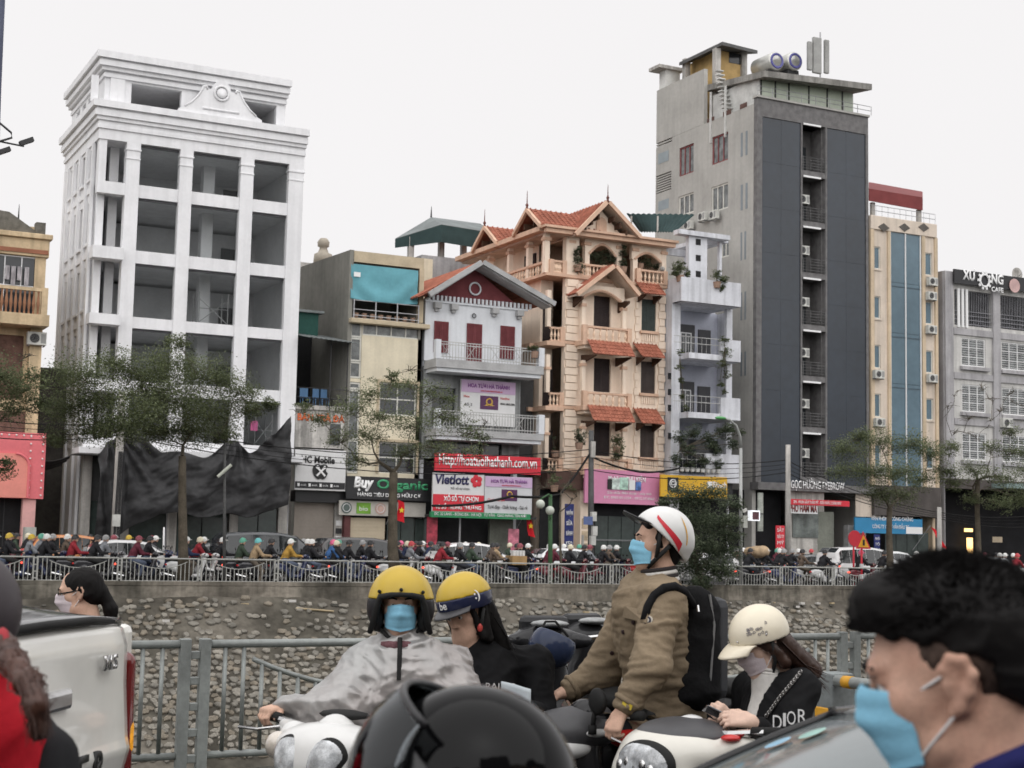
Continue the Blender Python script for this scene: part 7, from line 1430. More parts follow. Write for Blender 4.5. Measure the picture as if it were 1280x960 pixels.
def head_prims(c, fwd, up=V(0,0,1), m=0, s=1., ear=True):
    B = basis(fwd, up); L = lambda x, y, z: tuple(c+(B[0]*x+B[1]*y+B[2]*z)*s); r = lambda *a: tuple(q*s for q in a)
    p = [E3(c+(B[0]*-.008+B[2]*.045)*s, r(.1,.078,.088), B, .02, m), E3(c+(B[0]*.03+B[2]*-.03)*s, r(.066,.064,.088), B, .04*s, m),
         cap(L(.062,0,-.098), L(.07,0,-.092), .02*s, .022*s, .03*s, m), cap(L(.02,-.045,-.07), L(.06,-.015,-.095), .022*s, .018*s, .03*s, m), cap(L(.02,.045,-.07), L(.06,.015,-.095), .022*s, .018*s, .03*s, m),
         cap(L(.09,0,.012), L(.112,0,-.028), .009*s, .0125*s, .014*s, m), cap(L(.1,-.013,-.033), L(.1,.013,-.033), .009*s, .009*s, .01*s, m),
         cap(L(.088,-.04,.03), L(.092,.04,.03), .012*s, .012*s, .02*s, m), cap(L(.086,-.018,-.06), L(.086,.018,-.06), .0085*s, .0085*s, .012*s, m), cap(L(.084,-.014,-.071), L(.084,.014,-.071), .008*s, .008*s, .012*s, m)]
    for y in (-1, 1):
        p += [cap(L(.06,y*.044,-.012), L(.05,y*.048,-.018), .014*s, .014*s, .03*s, m), dict(cap(L(.1,y*.033,.006), L(.1,y*.031,.006), .013*s, .013*s, .012*s, m), sub=True)]
        p += [cap(L(.086,y*.045,.0135), L(.09,y*.02,.0135), .0052*s, .0052*s, .006*s, m), cap(L(.083,y*.044,-.0055), L(.086,y*.022,-.0065), .005*s, .005*s, .006*s, m)]
        if ear:
            hx = [(.006,.074,-.032), (-.006,.078,-.026), (-.017,.085,-.008), (-.024,.089,.014), (-.016,.088,.032), (-.001,.083,.035), (.008,.077,.022), (.004,.075,.008)]
            p += [cap(L(q[0],y*q[1],q[2]), L(w_[0],y*w_[1],w_[2]), .0062*s, .0062*s, .006*s, m) for q, w_ in zip(hx, hx[1:])]+[cap(L(-.006,y*.074,.02), L(-.002,y*.073,-.02), .012*s, .01*s, .01*s, m), cap(L(.007,y*.077,.003), L(.006,y*.076,-.008), .006*s, .005*s, .006*s, m)]
    p.append(cap(L(-.03,0,-.05), L(-.045,0,-.17), .052*s, .056*s, .03*s, m))
    return p
def eyes(T, c, fwd, up, s=1.):
    B = basis(fwd, up)
    for y in (-1, 1):
        q = c+(B[0]*.081+B[1]*y*.032+B[2]*.004)*s; mb = MB(); mb.ball(q, .0135*s, n=14, k=10); e = mb.obj('eye', M('eye_white', (.7,.68,.66), .2, 0), T, smooth=True)
        mb = MB(); mb.ball(q+(B[0]*.0095)*s, .0068*s, n=12, k=8); mb.obj('iris', M('iris_dark', (.02,.012,.01), .1, 0), e, smooth=True)
        mb = MB(); mb.tube([c+(B[0]*.107+B[1]*y*.016+B[2]*.03)*s, c+(B[0]*.105+B[1]*y*.034+B[2]*.036)*s, c+(B[0]*.094+B[1]*y*.052+B[2]*.031)*s], [.0035*s,.005*s,.0025*s], 6); mb.obj('eyebrow', M('hair_black', (.01,.009,.009), .65, .1, spec=.2), T, smooth=True)
def hand_prims(w, d, n, side, m=0, curl=(35,45,30), s=1.):
    """palm, four bent fingers and a thumb; d = towards the knuckles, n = back of the hand, side = which way the thumb lies"""
    d = d.normalized(); n = (n-d*n.dot(d)).normalized(); r = d.cross(n).normalized()*side; P = []; t = lambda v: tuple(v)
    for j, (off, ln) in enumerate(((-.030,.072), (-.0105,.08), (.0095,.074), (.028,.058))):
        pos = w+(d*(.088-.004*abs(j-1))+r*off)*s; P.append(cap(t(w+r*off*.45*s), t(pos), .0165*s, .0125*s, .014*s, m)); th = 0
        for q, (fr, cu) in enumerate(zip((.45,.31,.26), curl)):
            th += math.radians(cu+3*j); e = pos+(d*math.cos(th)-n*math.sin(th))*ln*fr*s; P.append(cap(t(pos), t(e), (.0095-.0008*q)*s, (.0088-.0008*q)*s, .004*s, m)); pos = e
    b = w+(d*.025-r*.026)*s; e1 = b+(d*.7-r*.55-n*.35).normalized()*.042*s; e2 = e1+(d*.95-r*.1-n*.35).normalized()*.032*s
    return P+[cap(t(w+d*.01*s), t(b), .016*s, .015*s, .014*s, m), cap(t(b), t(e1), .0135*s, .0105*s, .01*s, m), cap(t(e1), t(e2), .0105*s, .0088*s, .005*s, m)]
NZ = -.12
def grip(B, y, back=.0):      # world position of a handlebar grip
    a = B.rotation_euler.z; k = B.scale.x; x_, y_ = .395*k-back, y*k; return B.location+V(x_*math.cos(a)-y_*math.sin(a), x_*math.sin(a)+y_*math.cos(a), 1.03*k)
def shift(prims, o):
    out = []
    for p in prims: q = dict(p); q['a'] = tuple(np.array(p['a'])-np.array(o)); q['b'] = tuple(np.array(p['b'])-np.array(o)); out.append(q)
    return out
def skinned(T, name, prims, h, mats, **k): return sdf_obj(name, shift(prims, T.location), h, mats, T, **k)
def mask(T, c, fwd, up, mat, s=1., strap=True, wrap=1.3):
    B = basis(fwd, up); W = lambda x, y, z: c+(B[0]*x+B[1]*y+B[2]*z)*s
    def f(u, v):
        a = (u*2-1)*wrap; b = math.cos(a); z = .012-.118*v-.012*abs(a)*(1-2*v); bul = .016*math.sin(min(1, v*1.2+.12)*3.14)*b
        rx = .094-.03*max(0, v-.55)**1.2*b+bul+.006*math.exp(-(a/.22)**2)*math.exp(-((v-.3)/.25)**2)
        return W(.016+rx*b+.0022*math.sin(v*19)*b, .07*math.sin(a)*(1-.12*max(0, v-.5)), z)
    mb = MB(); mb.grid(f, 28, 30); o = mb.obj('mask', mat, T, smooth=True, solid=.0015)
    if strap:
        for y in (-1, 1):
            for v, z in ((.06,.024), (.86,-.024)):
                p = f(.0 if y < 0 else 1., v); mb = MB(); mb.tube([p, (p+W(-.005,y*.078,z))/2+B[1]*y*.006, W(-.005,y*.082,z), W(-.022,y*.086,z*.4)], .002*s, 5); mb.obj('ear_loop', M('loop_white', (.75,.75,.75), .7, 0), o)
    return o
mblue = M('mask_blue', (.28,.6,.8), .75, .08, 9, bump=.12, bscale=160); mwhite = M('mask_white', (.68,.6,.63), .8, .05, 9, bump=.1, bscale=160)
hairb = M('hair_black', (.01,.009,.009), .65, .1, spec=.2); hairbr = M('hair_brown', (.045,.022,.015), .45, .3, 10)
def strands(T, root_fn, n, mat, name='hair_strands', seed=1, r=.0022):
    rnd = random.Random(seed); mb = MB()
    for i in range(n):
        pts = root_fn(rnd); mb.tube(pts, [r, r*.8, r*.2][:len(pts)] if len(pts) == 3 else [r*(1-q/len(pts)) for q in range(len(pts))], 4, False)
    return mb.obj(name, mat, T, smooth=True)
def wrap_text(s_, T, c, B, rad, lat0, lon0, size, mat, ext=.002, name='print'):
    """flat print laid on a helmet: letters bent round the ellipsoid of radii rad"""
    cu = bpy.data.curves.new(name, 'FONT'); cu.body = s_; cu.align_x = 'CENTER'; cu.offset = .02; t = bpy.data.objects.new('tmp', cu); COL.objects.link(t)
    me = bpy.data.meshes.new_from_object(t.evaluated_get(bpy.context.evaluated_depsgraph_get())); bpy.data.objects.remove(t)
    for v in me.vertices:
        lo = lon0+v.co.x*size/rad[1]; la = lat0+v.co.y*size/rad[2]
        q = c+B[0]*(rad[0]+.0025)*math.cos(la)*math.cos(lo)+B[1]*(rad[1]+.0025)*math.cos(la)*math.sin(lo)+B[2]*(rad[2]+.0025)*math.sin(la); v.co = q-WL[T]
    me.materials.clear(); me.materials.append(mat); me.update(); return link(name, me, T)
gloss = lambda k, c, **q: M(k, c, .16, .03, 4, coat=0., spec=.28, **q)

# ---------------------------------------------------------------- scooters of the near road
def near_bike(label, handle, fwd, col, name='scooter', skip=('handlebar_cowl', 'headlight', 'mirror')):
    f, l, u = basis(V(fwd.x, fwd.y, 0)); base = V(handle.x, handle.y, NZ)-f*.47; T = thing(name, label, 'motorbike', base)
    mm = {'scooter_dark': col}
    for q in SC:
        if q.name.split('.')[0] in skip: continue
        tree(q, T, mm)
    T.rotation_euler = (0, 0, math.atan2(f.y, f.x)); WL[T] = V(0,0,0); return T      # children are modelled in the bike's own axes
sw_, sb_, sg_ = gloss('fairing_white', (.72,.72,.71)), gloss('fairing_black', (.025,.025,.027)), M('fairing_grey', (.07,.07,.075), .45, .1, 3)
h1 = pt(418, 925, 6.05); d1 = wv(-.45, -.89)
B1 = near_bike('white scooter with clear headlights ridden by the person in a silver poncho', h1, d1, sw_)
sdf_obj('front_cowl', [ell((.5,0,.955), (.17,.23,.085), .03), ell((.56,0,.88), (.15,.19,.13), .05), cap((.47,-.2,.98), (.42,-.27,1.0), .05, .03, .04), cap((.47,.2,.98), (.42,.27,1.0), .05, .03, .04)], .009, sw_, B1)
for y in (-1, 1):
    sdf_obj('headlight', [ell((.625,y*.08,.93), (.075,.085,.07), .02), ell((.66,y*.07,.88), (.06,.07,.07), .03)], .006, lens, B1); sdf_obj('headlight_bezel', [ell((.62,y*.08,.93), (.075,.088,.073), .02), ell((.655,y*.07,.88), (.06,.073,.073), .03)], .006, rubber, B1)
    sdf_obj('turn_signal', [ell((.55,y*.215,.94), (.06,.045,.055), .02)], .006, M('signal_lens', (.68,.62,.55), .12, .1, 8, coat=1.), B1)
    mb = MB(); mb.tube([(.46,y*.27,1.0), (.49,y*.36,.985), (.47,y*.47,.985)], .0065, 6); mb.obj('brake_lever', chrome, B1, smooth=True)
mb = MB(); mb.ball((.4,.0,1.06), .06, .12, .02, 12, 6); mb.obj('dashboard', rubber, B1, smooth=True)

h3 = (pt(694,872,7.15)+pt(768,905,6.6))/2; d3 = wv(-.937, -.35)
B3 = near_bike('black and white motorbike under the standing man in tan jacket', h3, d3, sb_)
sdf_obj('front_cowl', [ell((.52,0,.93), (.2,.15,.09), .03), ell((.62,0,.86), (.15,.13,.12), .05), cap((.42,0,.95), (.66,0,.9), .1, .1, .04)], .009, sg_, B3)
sdf_obj('white_fairing', [ell((.6,.09,.86), (.13,.06,.05), .02), ell((.6,-.09,.86), (.13,.06,.05), .02), ell((.47,.13,.93), (.07,.03,.02), .02)], .007, sw_, B3)
sdf_obj('headlight', [ell((.72,.0,.88), (.065,.125,.08), .02)], .007, lens, B3); sdf_obj('headlight_bezel', [ell((.712,.0,.88), (.065,.131,.086), .02)], .007, rubber, B3); sdf_obj('lower_lamp', [ell((.66,.1,.79), (.1,.05,.03), .02)], .007, M('signal_lens', None), B3); sdf_obj('lower_lamp', [ell((.66,-.1,.79), (.1,.05,.03), .02)], .007, M('signal_lens', None), B3)
mb = MB(); mb.tube([(.5,.17,.95), (.5,.19,1.03)], .011, 6); mb.tube([(.5,.17,.93), (.5,.17,.97)], .02, 8); mb.obj('mirror_stem', rubber, B3, smooth=True)
sdf_obj('mirror', [ell((.49,.2,1.075), (.03,.075,.06), .02)], .008, rubber, B3); mb = MB(); mb.tube([(.46,.3,.95), (.5,.38,.94), (.49,.46,.93)], .006, 6); mb.obj('brake_lever', chrome, B3)

h4 = pt(862, 915, 6.3); d4 = wv(-.8, -.6)
B4 = near_bike('white scooter with black dash and faceted headlight, carrying the woman with a phone', h4, d4, sw_)
sdf_obj('front_cowl', [ell((.55,0,.93), (.2,.24,.11), .03), ell((.66,0,.84), (.16,.2,.14), .06), cap((.45,-.22,.95), (.4,-.29,.97), .055, .03, .04), cap((.45,.22,.95), (.4,.29,.97), .055, .03, .04)], .009, gloss('fairing_cream', (.72,.7,.64)), B4)
sdf_obj('dash_cover', [ell((.5,0,.99), (.2,.2,.07), .03), ell((.6,0,.95), (.15,.17,.06), .03)], .009, sg_, B4)
hl = sdf_obj('headlight', [ell((.755,.05,.9), (.07,.15,.085), .03), ell((.76,.0,.84), (.07,.1,.07), .03)], .007, lens, B4); sdf_obj('headlight_bezel', [ell((.751,.05,.9), (.07,.153,.088), .03), ell((.756,.0,.84), (.07,.103,.073), .03)], .007, rubber, B4)
for i in range(5): mb = MB(); mb.ball((.815,-.04+i*.045,.88+.015*(i % 2)), .012, .022, .028, 10, 6); mb.obj('reflector', chrome, hl, smooth=True)
mb = MB(); mb.torus((.8,.05,.89), .035, .008, 'x', 18, 6); mb.obj('projector_ring', chrome, hl, smooth=True)
mb = MB(); mb.ball((.47,.24,1.0), .045, .04, .015, 10, 6); mb.obj('brake_cap', redl, B4, smooth=True)
mb = MB(); mb.tube([(.46,.3,.96), (.52,.4,.93), (.5,.52,.915)], .007, 6); mb.obj('brake_lever', chrome, B4, smooth=True); mb = MB(); mb.ball((.5,.525,.915), .013, n=8, k=6); mb.obj('lever_tip', redl, B4, smooth=True)
text('SH', B4, .5, 0, 0, .03, letw) if False else None

for px, py, Z, fw_, lab in ((686,818,8.3, wv(-.25,.97), 'dark scooter by the river railing with a navy helmet on its handlebar'), (742,806,8.7, wv(-.6,.8), 'black scooter with round dial parked against the river railing')):
    hd_ = pt(px, py, Z); T = near_bike(lab, hd_, fw_, sb_, skip=('headlight', 'mirror')); T.scale = (1.1,)*3; T.location.z = .01
    mb = MB(); mb.ball((.42,0,1.085), .07, .1, .02, 14, 6); mb.obj('dial', M('dial_grey', (.3,.31,.31), .25, .3, 20), T, smooth=True); mb = MB(); mb.box(.5, .56, -.13, .13, .98, 1.12); mb.obj('front_shield', sb_, T, bevel=.03)
hp = pt(690, 808, 8.1); T = thing('hanging_helmet', 'navy helmet hanging from the handlebar of the dark scooter', 'helmet', hp); sdf_obj('shell', [ell((0,0,0), (.125,.13,.12), .02)], .005, gloss('helmet_navy', (.025,.035,.07)), T, shell=.012, cut=lambda G: G[..., 2]+G[..., 0]*.5-.07); mb = MB(); mb.tube([hp+V(-.1,0,.05), hp+V(-.03,.02,.13), hp+V(.03,.02,.13), hp+V(.1,0,.05)], .007, 5); mb.obj('strap', rubber, T)

# ---------------------------------------------------------------- rider in silver poncho, yellow open-face helmet
def base_of(p): return V(p.x, p.y, NZ)
H1 = pt(501, 757, 6.5); T = thing('person', 'seated rider in a crumpled silver poncho with yellow helmet and blue mask', 'person', base_of(H1))
hf = (V(0,0,EYE)-H1); hf = V(hf.x, hf.y, -.02).normalized(); Bh = basis(hf); bb = basis(d1); up = V(0,0,1)
nk = H1-V(0,0,.16)-bb[0]*.02; chest = H1-V(0,0,.36)-bb[0]*.06; hip = H1-V(0,0,.66)-bb[0]*.16
shR, shL = pt(456, 838, 6.5), pt(560, 836, 6.6); haR, haL = grip(B1, -.36, .075)+V(0,0,.03), grip(B1, .36, .075)+V(0,0,.03); elR, elL = pt(408, 893, 6.35), pt(582, 908, 6.35)
ha_d = (haR-elR).normalized()
P = head_prims(H1, hf)+[cap(nk, chest, .07, .14, .05), cap(chest, hip, .14, .13, .06), cap(chest+up*.12, shR, .08, .06, .05), cap(chest+up*.12, shL, .08, .06, .05), cap(shR, elR, .05, .04, .03), cap(elR, haR, .042, .028, .03), cap(shL, elL, .05, .04, .03), cap(elL, haL, .042, .028, .03)]
gr = B1.matrix_basis.to_3x3() if False else None
side1 = basis(d1)[1]
P += hand_prims(haR, d1-up*.12-side1*.25, up, 1, 0, (45,60,45), 1.05)+hand_prims(haL, d1-up*.12, up, -1, 0, (45,60,45), 1.0)
skinned(T, 'body', P, .0055, M('skin', None)); eyes(T, H1, hf, up); mask(T, H1, hf, up, mblue)
pon = M('poncho_silver', (.4,.4,.395), .3, .08, 3, metal=.3, spec=.5, col2=(.36,.335,.325))
Pp = [cap(H1-up*.17-bb[0]*.02, chest, .085, .2, .06), cap(chest, hip, .21, .25, .06, 0, (tuple(bb[0]),1.15)), cap(chest+up*.1, shR, .11, .085, .08), cap(chest+up*.1, shL, .11, .085, .08), cap(shR, elR, .088, .092, .06), cap(elR, haR-ha_d*.03, .1, .055, .05), cap(shL, elL, .088, .09, .06), cap(elL, haL, .09, .06, .05), cap((shR+elR)/2-up*.1, hip, .12, .2, .1), cap((shL+elL)/2-up*.1, hip, .12, .2, .1), cap(elR-up*.05, hip+d1*.1, .09, .15, .1)]
o = skinned(T, 'poncho', Pp, .0095, pon); wrinkle(o, .03, (3,3,4.5), 2, True, .4); wrinkle(o, .008, (9,9,13), 5, True, .6)
mb = MB(); mb.tube([H1+hf*.1-up*.13, H1+hf*.13-up*.2, H1+hf*.145-up*.3], .011, 5); mb.obj('drawstring_flap', rubber, T)
mb = MB(); mb.torus(H1-up*.165-hf*.005, .085, .022, 'z', 20, 8); mb.obj('scarf', M('scarf_floral', (.16,.08,.09), .9, .6, 25), T, smooth=True)
leg = M('trouser_dark', None); skinned(T, 'trousers', [cap(hip+side1*.1, hip+side1*.2+d1*.42-up*.12, .11, .09, .05), cap(hip+side1*.2+d1*.42-up*.12, V(hip.x,hip.y,.35)+side1*.2+d1*.32, .085, .06, .04), cap(hip-side1*.1, hip-side1*.2+d1*.42-up*.12, .11, .09, .05), cap(hip-side1*.2+d1*.42-up*.12, V(hip.x,hip.y,.35)-side1*.2+d1*.32, .085, .06, .04)], .02, leg)
yel = gloss('helmet_yellow', (.95,.56,.0)); X = mat4(H1-T.location, hf)
def open_cut(G, zl=-.115, zf=.045, w=.09): return np.maximum(zl-G[..., 2], -np.maximum(np.maximum(.0-G[..., 0], np.abs(G[..., 1])-w-(.02-G[..., 2]).clip(0,.1)*.05), G[..., 2]-zf))
hsh = [ell((-.008,0,.024), (.15,.137,.147), .02), ell((-.02,0,-.03), (.135,.134,.11), .05)]
HM = sdf_obj('helmet', hsh, .006, yel, T, xf=X, shell=.02, cut=lambda G: open_cut(G, .03))
sdf_obj('lower_shell', hsh, .006, M('helmet_lower', (.012,.012,.015), .4, .03, 4, spec=.2), HM, xf=X, shell=.02, cut=lambda G: np.maximum(open_cut(G), G[..., 2]-.031))
Wl = lambda c, B, x, y, z: c+B[0]*x+B[1]*y+B[2]*z
path = [(.03,-.128,-.112),(.075,-.112,-.06),(.098,-.1,0),(.108,-.087,.04),(.135,-.045,.05),(.142,0,.052),(.135,.045,.05),(.108,.087,.04),(.098,.1,0),(.075,.112,-.06),(.03,.128,-.112)]
mb = MB(); mb.tube([Wl(H1,Bh,*q) for q in path], [.012,.015,.016,.014,.011,.01,.011,.014,.016,.015,.012], 8); mb.obj('face_trim', rubber, HM, smooth=True)
for y in (-1, 1): sdf_obj('cheek_pad', [ell((.02,y*.1,-.055), (.05,.03,.055), .02)], .008, rubber, HM, xf=X)
for q in ((.138,-.0,.072), (.106,-.092,.062), (.106,.092,.062)): mb = MB(); mb.ball(Wl(H1,Bh,*q), .008, n=10, k=6); mb.obj('visor_stud', rubber, HM, smooth=True)
mb = MB(); mb.tube([Wl(H1,Bh,.02,-.1,-.08), Wl(H1,Bh,.055,-.05,-.13), Wl(H1,Bh,.06,0,-.138), Wl(H1,Bh,.055,.05,-.13), Wl(H1,Bh,.02,.1,-.08)], .009, 6); mb.obj('chin_strap', rubber, HM, smooth=True)

# ---------------------------------------------------------------- pillion passenger, yellow and navy helmet
H2 = pt(583, 766, 7.05); T = thing('person', 'pillion passenger in black sweatshirt looking down under a yellow and navy helmet', 'person', base_of(H2))
f2 = wv(-.56, -.76, -.3); u2 = V(0,0,1)-cR0*.22; u2 = (u2-f2*f2.dot(u2)).normalized(); B2_ = basis(f2, u2)
chest = H2+wv(.35,.3)*.08-up*.34; hip = H2+wv(.35,.3)*.12-up*.66; shR, shL = pt(610, 835, 7.05)-up*.0, pt(668, 830, 7.2); elR, elL = pt(618, 890, 6.85), pt(676, 900, 7.0); hR, hL = pt(640, 885, 6.7), pt(650, 888, 6.75)
P = head_prims(H2, f2, u2)+[cap(H2-up*.12, chest, .06, .12, .05), cap(chest, hip, .12, .12, .05), cap(chest+up*.12, shL, .07, .05, .04), cap(chest+up*.12, shR, .07, .05, .04), cap(shL, elL, .045, .035, .03), cap(elL, hL, .035, .025, .02), cap(shR, elR, .045, .035, .03), cap(elR, hR, .035, .025, .02)]+hand_prims(hL, wv(-.9,-.2,-.2), V(0,0,1), -1, 0, (30,40,30), .92)+hand_prims(hR, wv(-.8,-.4,0), V(0,0,1), 1, 0, (30,40,30), .92)
skinned(T, 'body', P, .006, M('skin', None)); eyes(T, H2, f2, u2)
mb = MB(); mb.tube([Wl(H2,B2_,.093,-.018,-.066), Wl(H2,B2_,.096,0,-.065), Wl(H2,B2_,.093,.018,-.066)], .0055, 6); mb.obj('lips', M('lips', (.42,.14,.13), .5, .05), T, smooth=True)
blk2 = M('sweat_black', (.01,.01,.011), .9, .3, 4)
o = skinned(T, 'sweatshirt', [cap(H2-up*.19+wv(.35,.3)*.05, chest, .085, .16, .05), cap(chest, hip, .165, .17, .05), cap(chest+up*.1, shL, .11, .075, .07), cap(chest+up*.1, shR, .11, .075, .07), cap(shL, elL, .08, .07, .05), cap(elL, hL+wv(1,0)*.03, .068, .045, .03), cap(shR, elR, .08, .07, .05), cap(elR, hR+wv(.4,1)*.03, .068, .045, .03)], .011, blk2); wrinkle(o, .013, (8,8,10), 8)
x_ = pt(607, 862, 6.78); text('BALCE', T, x_.x, x_.y, x_.z, .03, letw, .13, 'print', face=-TH, ext=0)
skinned(T, 'trousers', [cap(hip, hip+d1*.4-up*.1-side1*.22, .11, .08, .05), cap(hip+d1*.4-up*.1-side1*.22, V(hip.x,hip.y,.35)+d1*.3-side1*.22, .08, .06, .04), cap(hip, hip+d1*.4-up*.1+side1*.24, .11, .08, .05), cap(hip+d1*.4-up*.1+side1*.24, V(hip.x,hip.y,.35)+d1*.3+side1*.24, .08, .06, .04)], .02, leg)
hb = [cap(Wl(H2,B2_,.04,y*.07,.05), Wl(H2,B2_,.03,y*.078,-.12), .018, .014, .01) for y in (-1, 1)]+[cap(Wl(H2,B2_,-.07,.06,.0), Wl(H2,B2_,-.1,.07,-.2)-up*.02, .045, .04, .03), cap(Wl(H2,B2_,-.07,-.06,.0), Wl(H2,B2_,-.1,-.06,-.2), .045, .04, .03), cap(Wl(H2,B2_,-.02,.08,.02), Wl(H2,B2_,.0,.085,-.14), .025, .018, .02), cap(Wl(H2,B2_,-.02,-.08,.02), Wl(H2,B2_,.0,-.085,-.14), .025, .018, .02), cap(Wl(H2,B2_,-.09,0,0), Wl(H2,B2_,-.12,0,-.22), .05, .05, .03)]
o = skinned(T, 'hair', hb, .009, hairb); wrinkle(o, .006, (40,40,6), 3)
strands(T, lambda r: (lambda a, l: [Wl(H2,B2_,-.05,a,-.02), Wl(H2,B2_,-.09,a*1.15,-.16), Wl(H2,B2_,-.1+r.uniform(-.03,.03),a*1.2+r.uniform(-.03,.03),-.2-l)])(r.uniform(-.1,.1), r.uniform(.0,.12)), 220, hairb, seed=4)
X = mat4(H2-T.location, f2, u2); R2 = (.14,.125,.125)
HM = sdf_obj('helmet', [ell((-.014,0,.064), R2, .02)], .006, yel, T, xf=X, cut=lambda G: (.08-G[..., 2]+G[..., 0]*.12), shell=.016)
sdf_obj('navy_band', [ell((-.014,0,.064), (.1425,.1275,.127), .02)], .006, gloss('band_navy', (.02,.025,.06)), HM, xf=X, cut=lambda G: np.maximum(G[..., 2]-.082-G[..., 0]*.12, (.016+G[..., 0]*.12)-G[..., 2]), shell=.018)
mb = MB(); mb.grid(lambda u, v: Wl(H2,B2_, .1*math.cos((u*2-1)*1.1)+.02+v*.062*math.cos((u*2-1)*1.1), .112*math.sin((u*2-1)*1.1)*(1+v*.05), .046-v*.01-.01*v*v), 20, 6); mb.obj('peak', M('peak_grey', (.05,.05,.055), .35, .05, 4), HM, smooth=True, solid=.005)
Bf = (B2_[0], B2_[1], B2_[2]); c2 = H2+B2_[2]*.064-B2_[0]*.014
wrap_text('be', T, c2, Bf, (.1425,.1275,.127), -.03, -.1, .05, letw); wrap_text(':)', T, c2, Bf, (.1425,.1275,.127), .02, 1.25, .055, letw)
mb = MB(); mb.tube([Wl(H2,B2_,.0,.11,.01), Wl(H2,B2_,.035,.085,-.08), Wl(H2,B2_,.05,.0,-.125), Wl(H2,B2_,.035,-.085,-.08), Wl(H2,B2_,.0,-.11,.01)], .008, 6); mb.obj('chin_strap', rubber, HM, smooth=True); mb = MB(); mb.ball(Wl(H2,B2_,.038,.086,-.07), .014, .01, .02, 8, 6); mb.obj('buckle', M('buckle_red', (.55,.07,.06), .4), HM)
ph = pt(645, 862, 6.62); T2 = thing('paper_note', 'folded pale blue paper held by the pillion passenger', 'paper', ph); mb = MB(); mb.grid(lambda u, v: ph+cR0*((u-.5)*.13)+V(0,0,(v-.5)*.07-.03*u)+Fh*(.02*math.sin(u*5)), 6, 4); mb.obj('sheet', M('paper_blue', (.6,.66,.7), .8, .05), T2, smooth=True, solid=.002)

# ---------------------------------------------------------------- standing man, tan jacket, white helmet, backpack
H3 = pt(822, 681, 7.0); T = thing('person', 'standing man in tan jacket and white striped helmet with blue mask', 'person', base_of(H3))
f3 = wv(-.93, -.16, .1); u3 = (V(0,0,1)-f3*f3.z+f3*-.0).normalized(); B3_ = basis(f3, u3)
shN, shF = pt(829, 752, 6.82), pt(800, 750, 7.2); elN, haN = pt(812, 836, 6.62), pt(777, 890, 6.58); elF, haF = pt(752, 840, 7.22), pt(704, 866, 7.15)
chest = pt(812, 775, 7.02); hip = pt(832, 905, 7.05); nk = pt(817, 725, 7.02)
P = head_prims(H3, f3, u3)+[cap(H3-up*.1+wv(1,0)*.02, nk, .055, .06, .03), cap(nk, chest, .07, .13, .05), cap(chest, hip, .13, .13, .05), cap(chest+up*.08, shN, .08, .06, .04), cap(chest+up*.08, shF, .08, .06, .04), cap(shN, elN, .05, .04, .03), cap(elN, haN, .04, .03, .02), cap(shF, elF, .05, .04, .03), cap(elF, haF, .04, .03, .02)]
P += hand_prims(haN, wv(-.45,-.35,-.85), wv(-.6,-.75,.35), -1, 0, (38,55,35), 1.02)+hand_prims(haF, wv(-.9,0,-.28), wv(-.3,-.1,1), 1, 0, (28,50,30), 1.02)
skinned(T, 'body', P, .0055, M('skin', None)); eyes(T, H3, f3, u3); mask(T, H3, f3, u3, mblue)
tan = M('jacket_tan', (.245,.19,.128), .78, .12, 6, bump=.1, bscale=90); bh = basis(wv(-.9,-.3))
waist = hip+up*.06
Pj = [cap(nk-up*.01, chest, .088, .158, .05, 0, (tuple(bh[0]),1.05)), cap(chest, waist, .178, .188, .06, 0, (tuple(bh[0]),1.12)), cap(waist, hip-up*.04, .188, .186, .04, 0, (tuple(bh[0]),1.12)), cap(chest+up*.07, shN, .125, .1, .08), cap(chest+up*.07, shF, .125, .1, .08), cap(shN, elN, .092, .08, .05), cap(elN, haN+(elN-haN).normalized()*.045, .078, .053, .04), cap(shF, elF, .098, .085, .05), cap(elF, haF+(elF-haF).normalized()*.045, .082, .054, .04)]
o = skinned(T, 'jacket', Pj, .0095, tan, cut=lambda G: (hip.z-.06)-G[..., 2]); wrinkle(o, .015, (3.5,3.5,11), 11, True, .4); wrinkle(o, .007, (8,8,22), 4)
def ringat(c, ax, r, t, nm, mt, n=22, sq=1.): 
    a = ax.normalized(); b = a.orthogonal().normalized(); cc = a.cross(b); mb = MB(); mb.tube([c+(b*math.cos(i*2*math.pi/n)+cc*math.sin(i*2*math.pi/n)*sq)*r for i in range(n+1)], t, 6); return mb.obj(nm, mt, T, smooth=True)
for i, (mt, r) in enumerate(((tan,.098), (M('knit_dark', (.04,.035,.035), .9), .094), (M('knit_white', (.6,.58,.55), .9), .092), (M('knit_dark', None), .089), (M('knit_white', None), .086), (M('knit_dark', None), .084))): ringat(Wl(H3,B3_,-.036+.0045*i,0,-.195+.0165*i), u3*1.+f3*.25, r-.008, .0125, 'collar', mt)
for c_, d_ in ((haN, elN-haN), (haF, elF-haF)): ringat(c_+d_.normalized()*.05, d_, .054, .0135, 'cuff', tan)
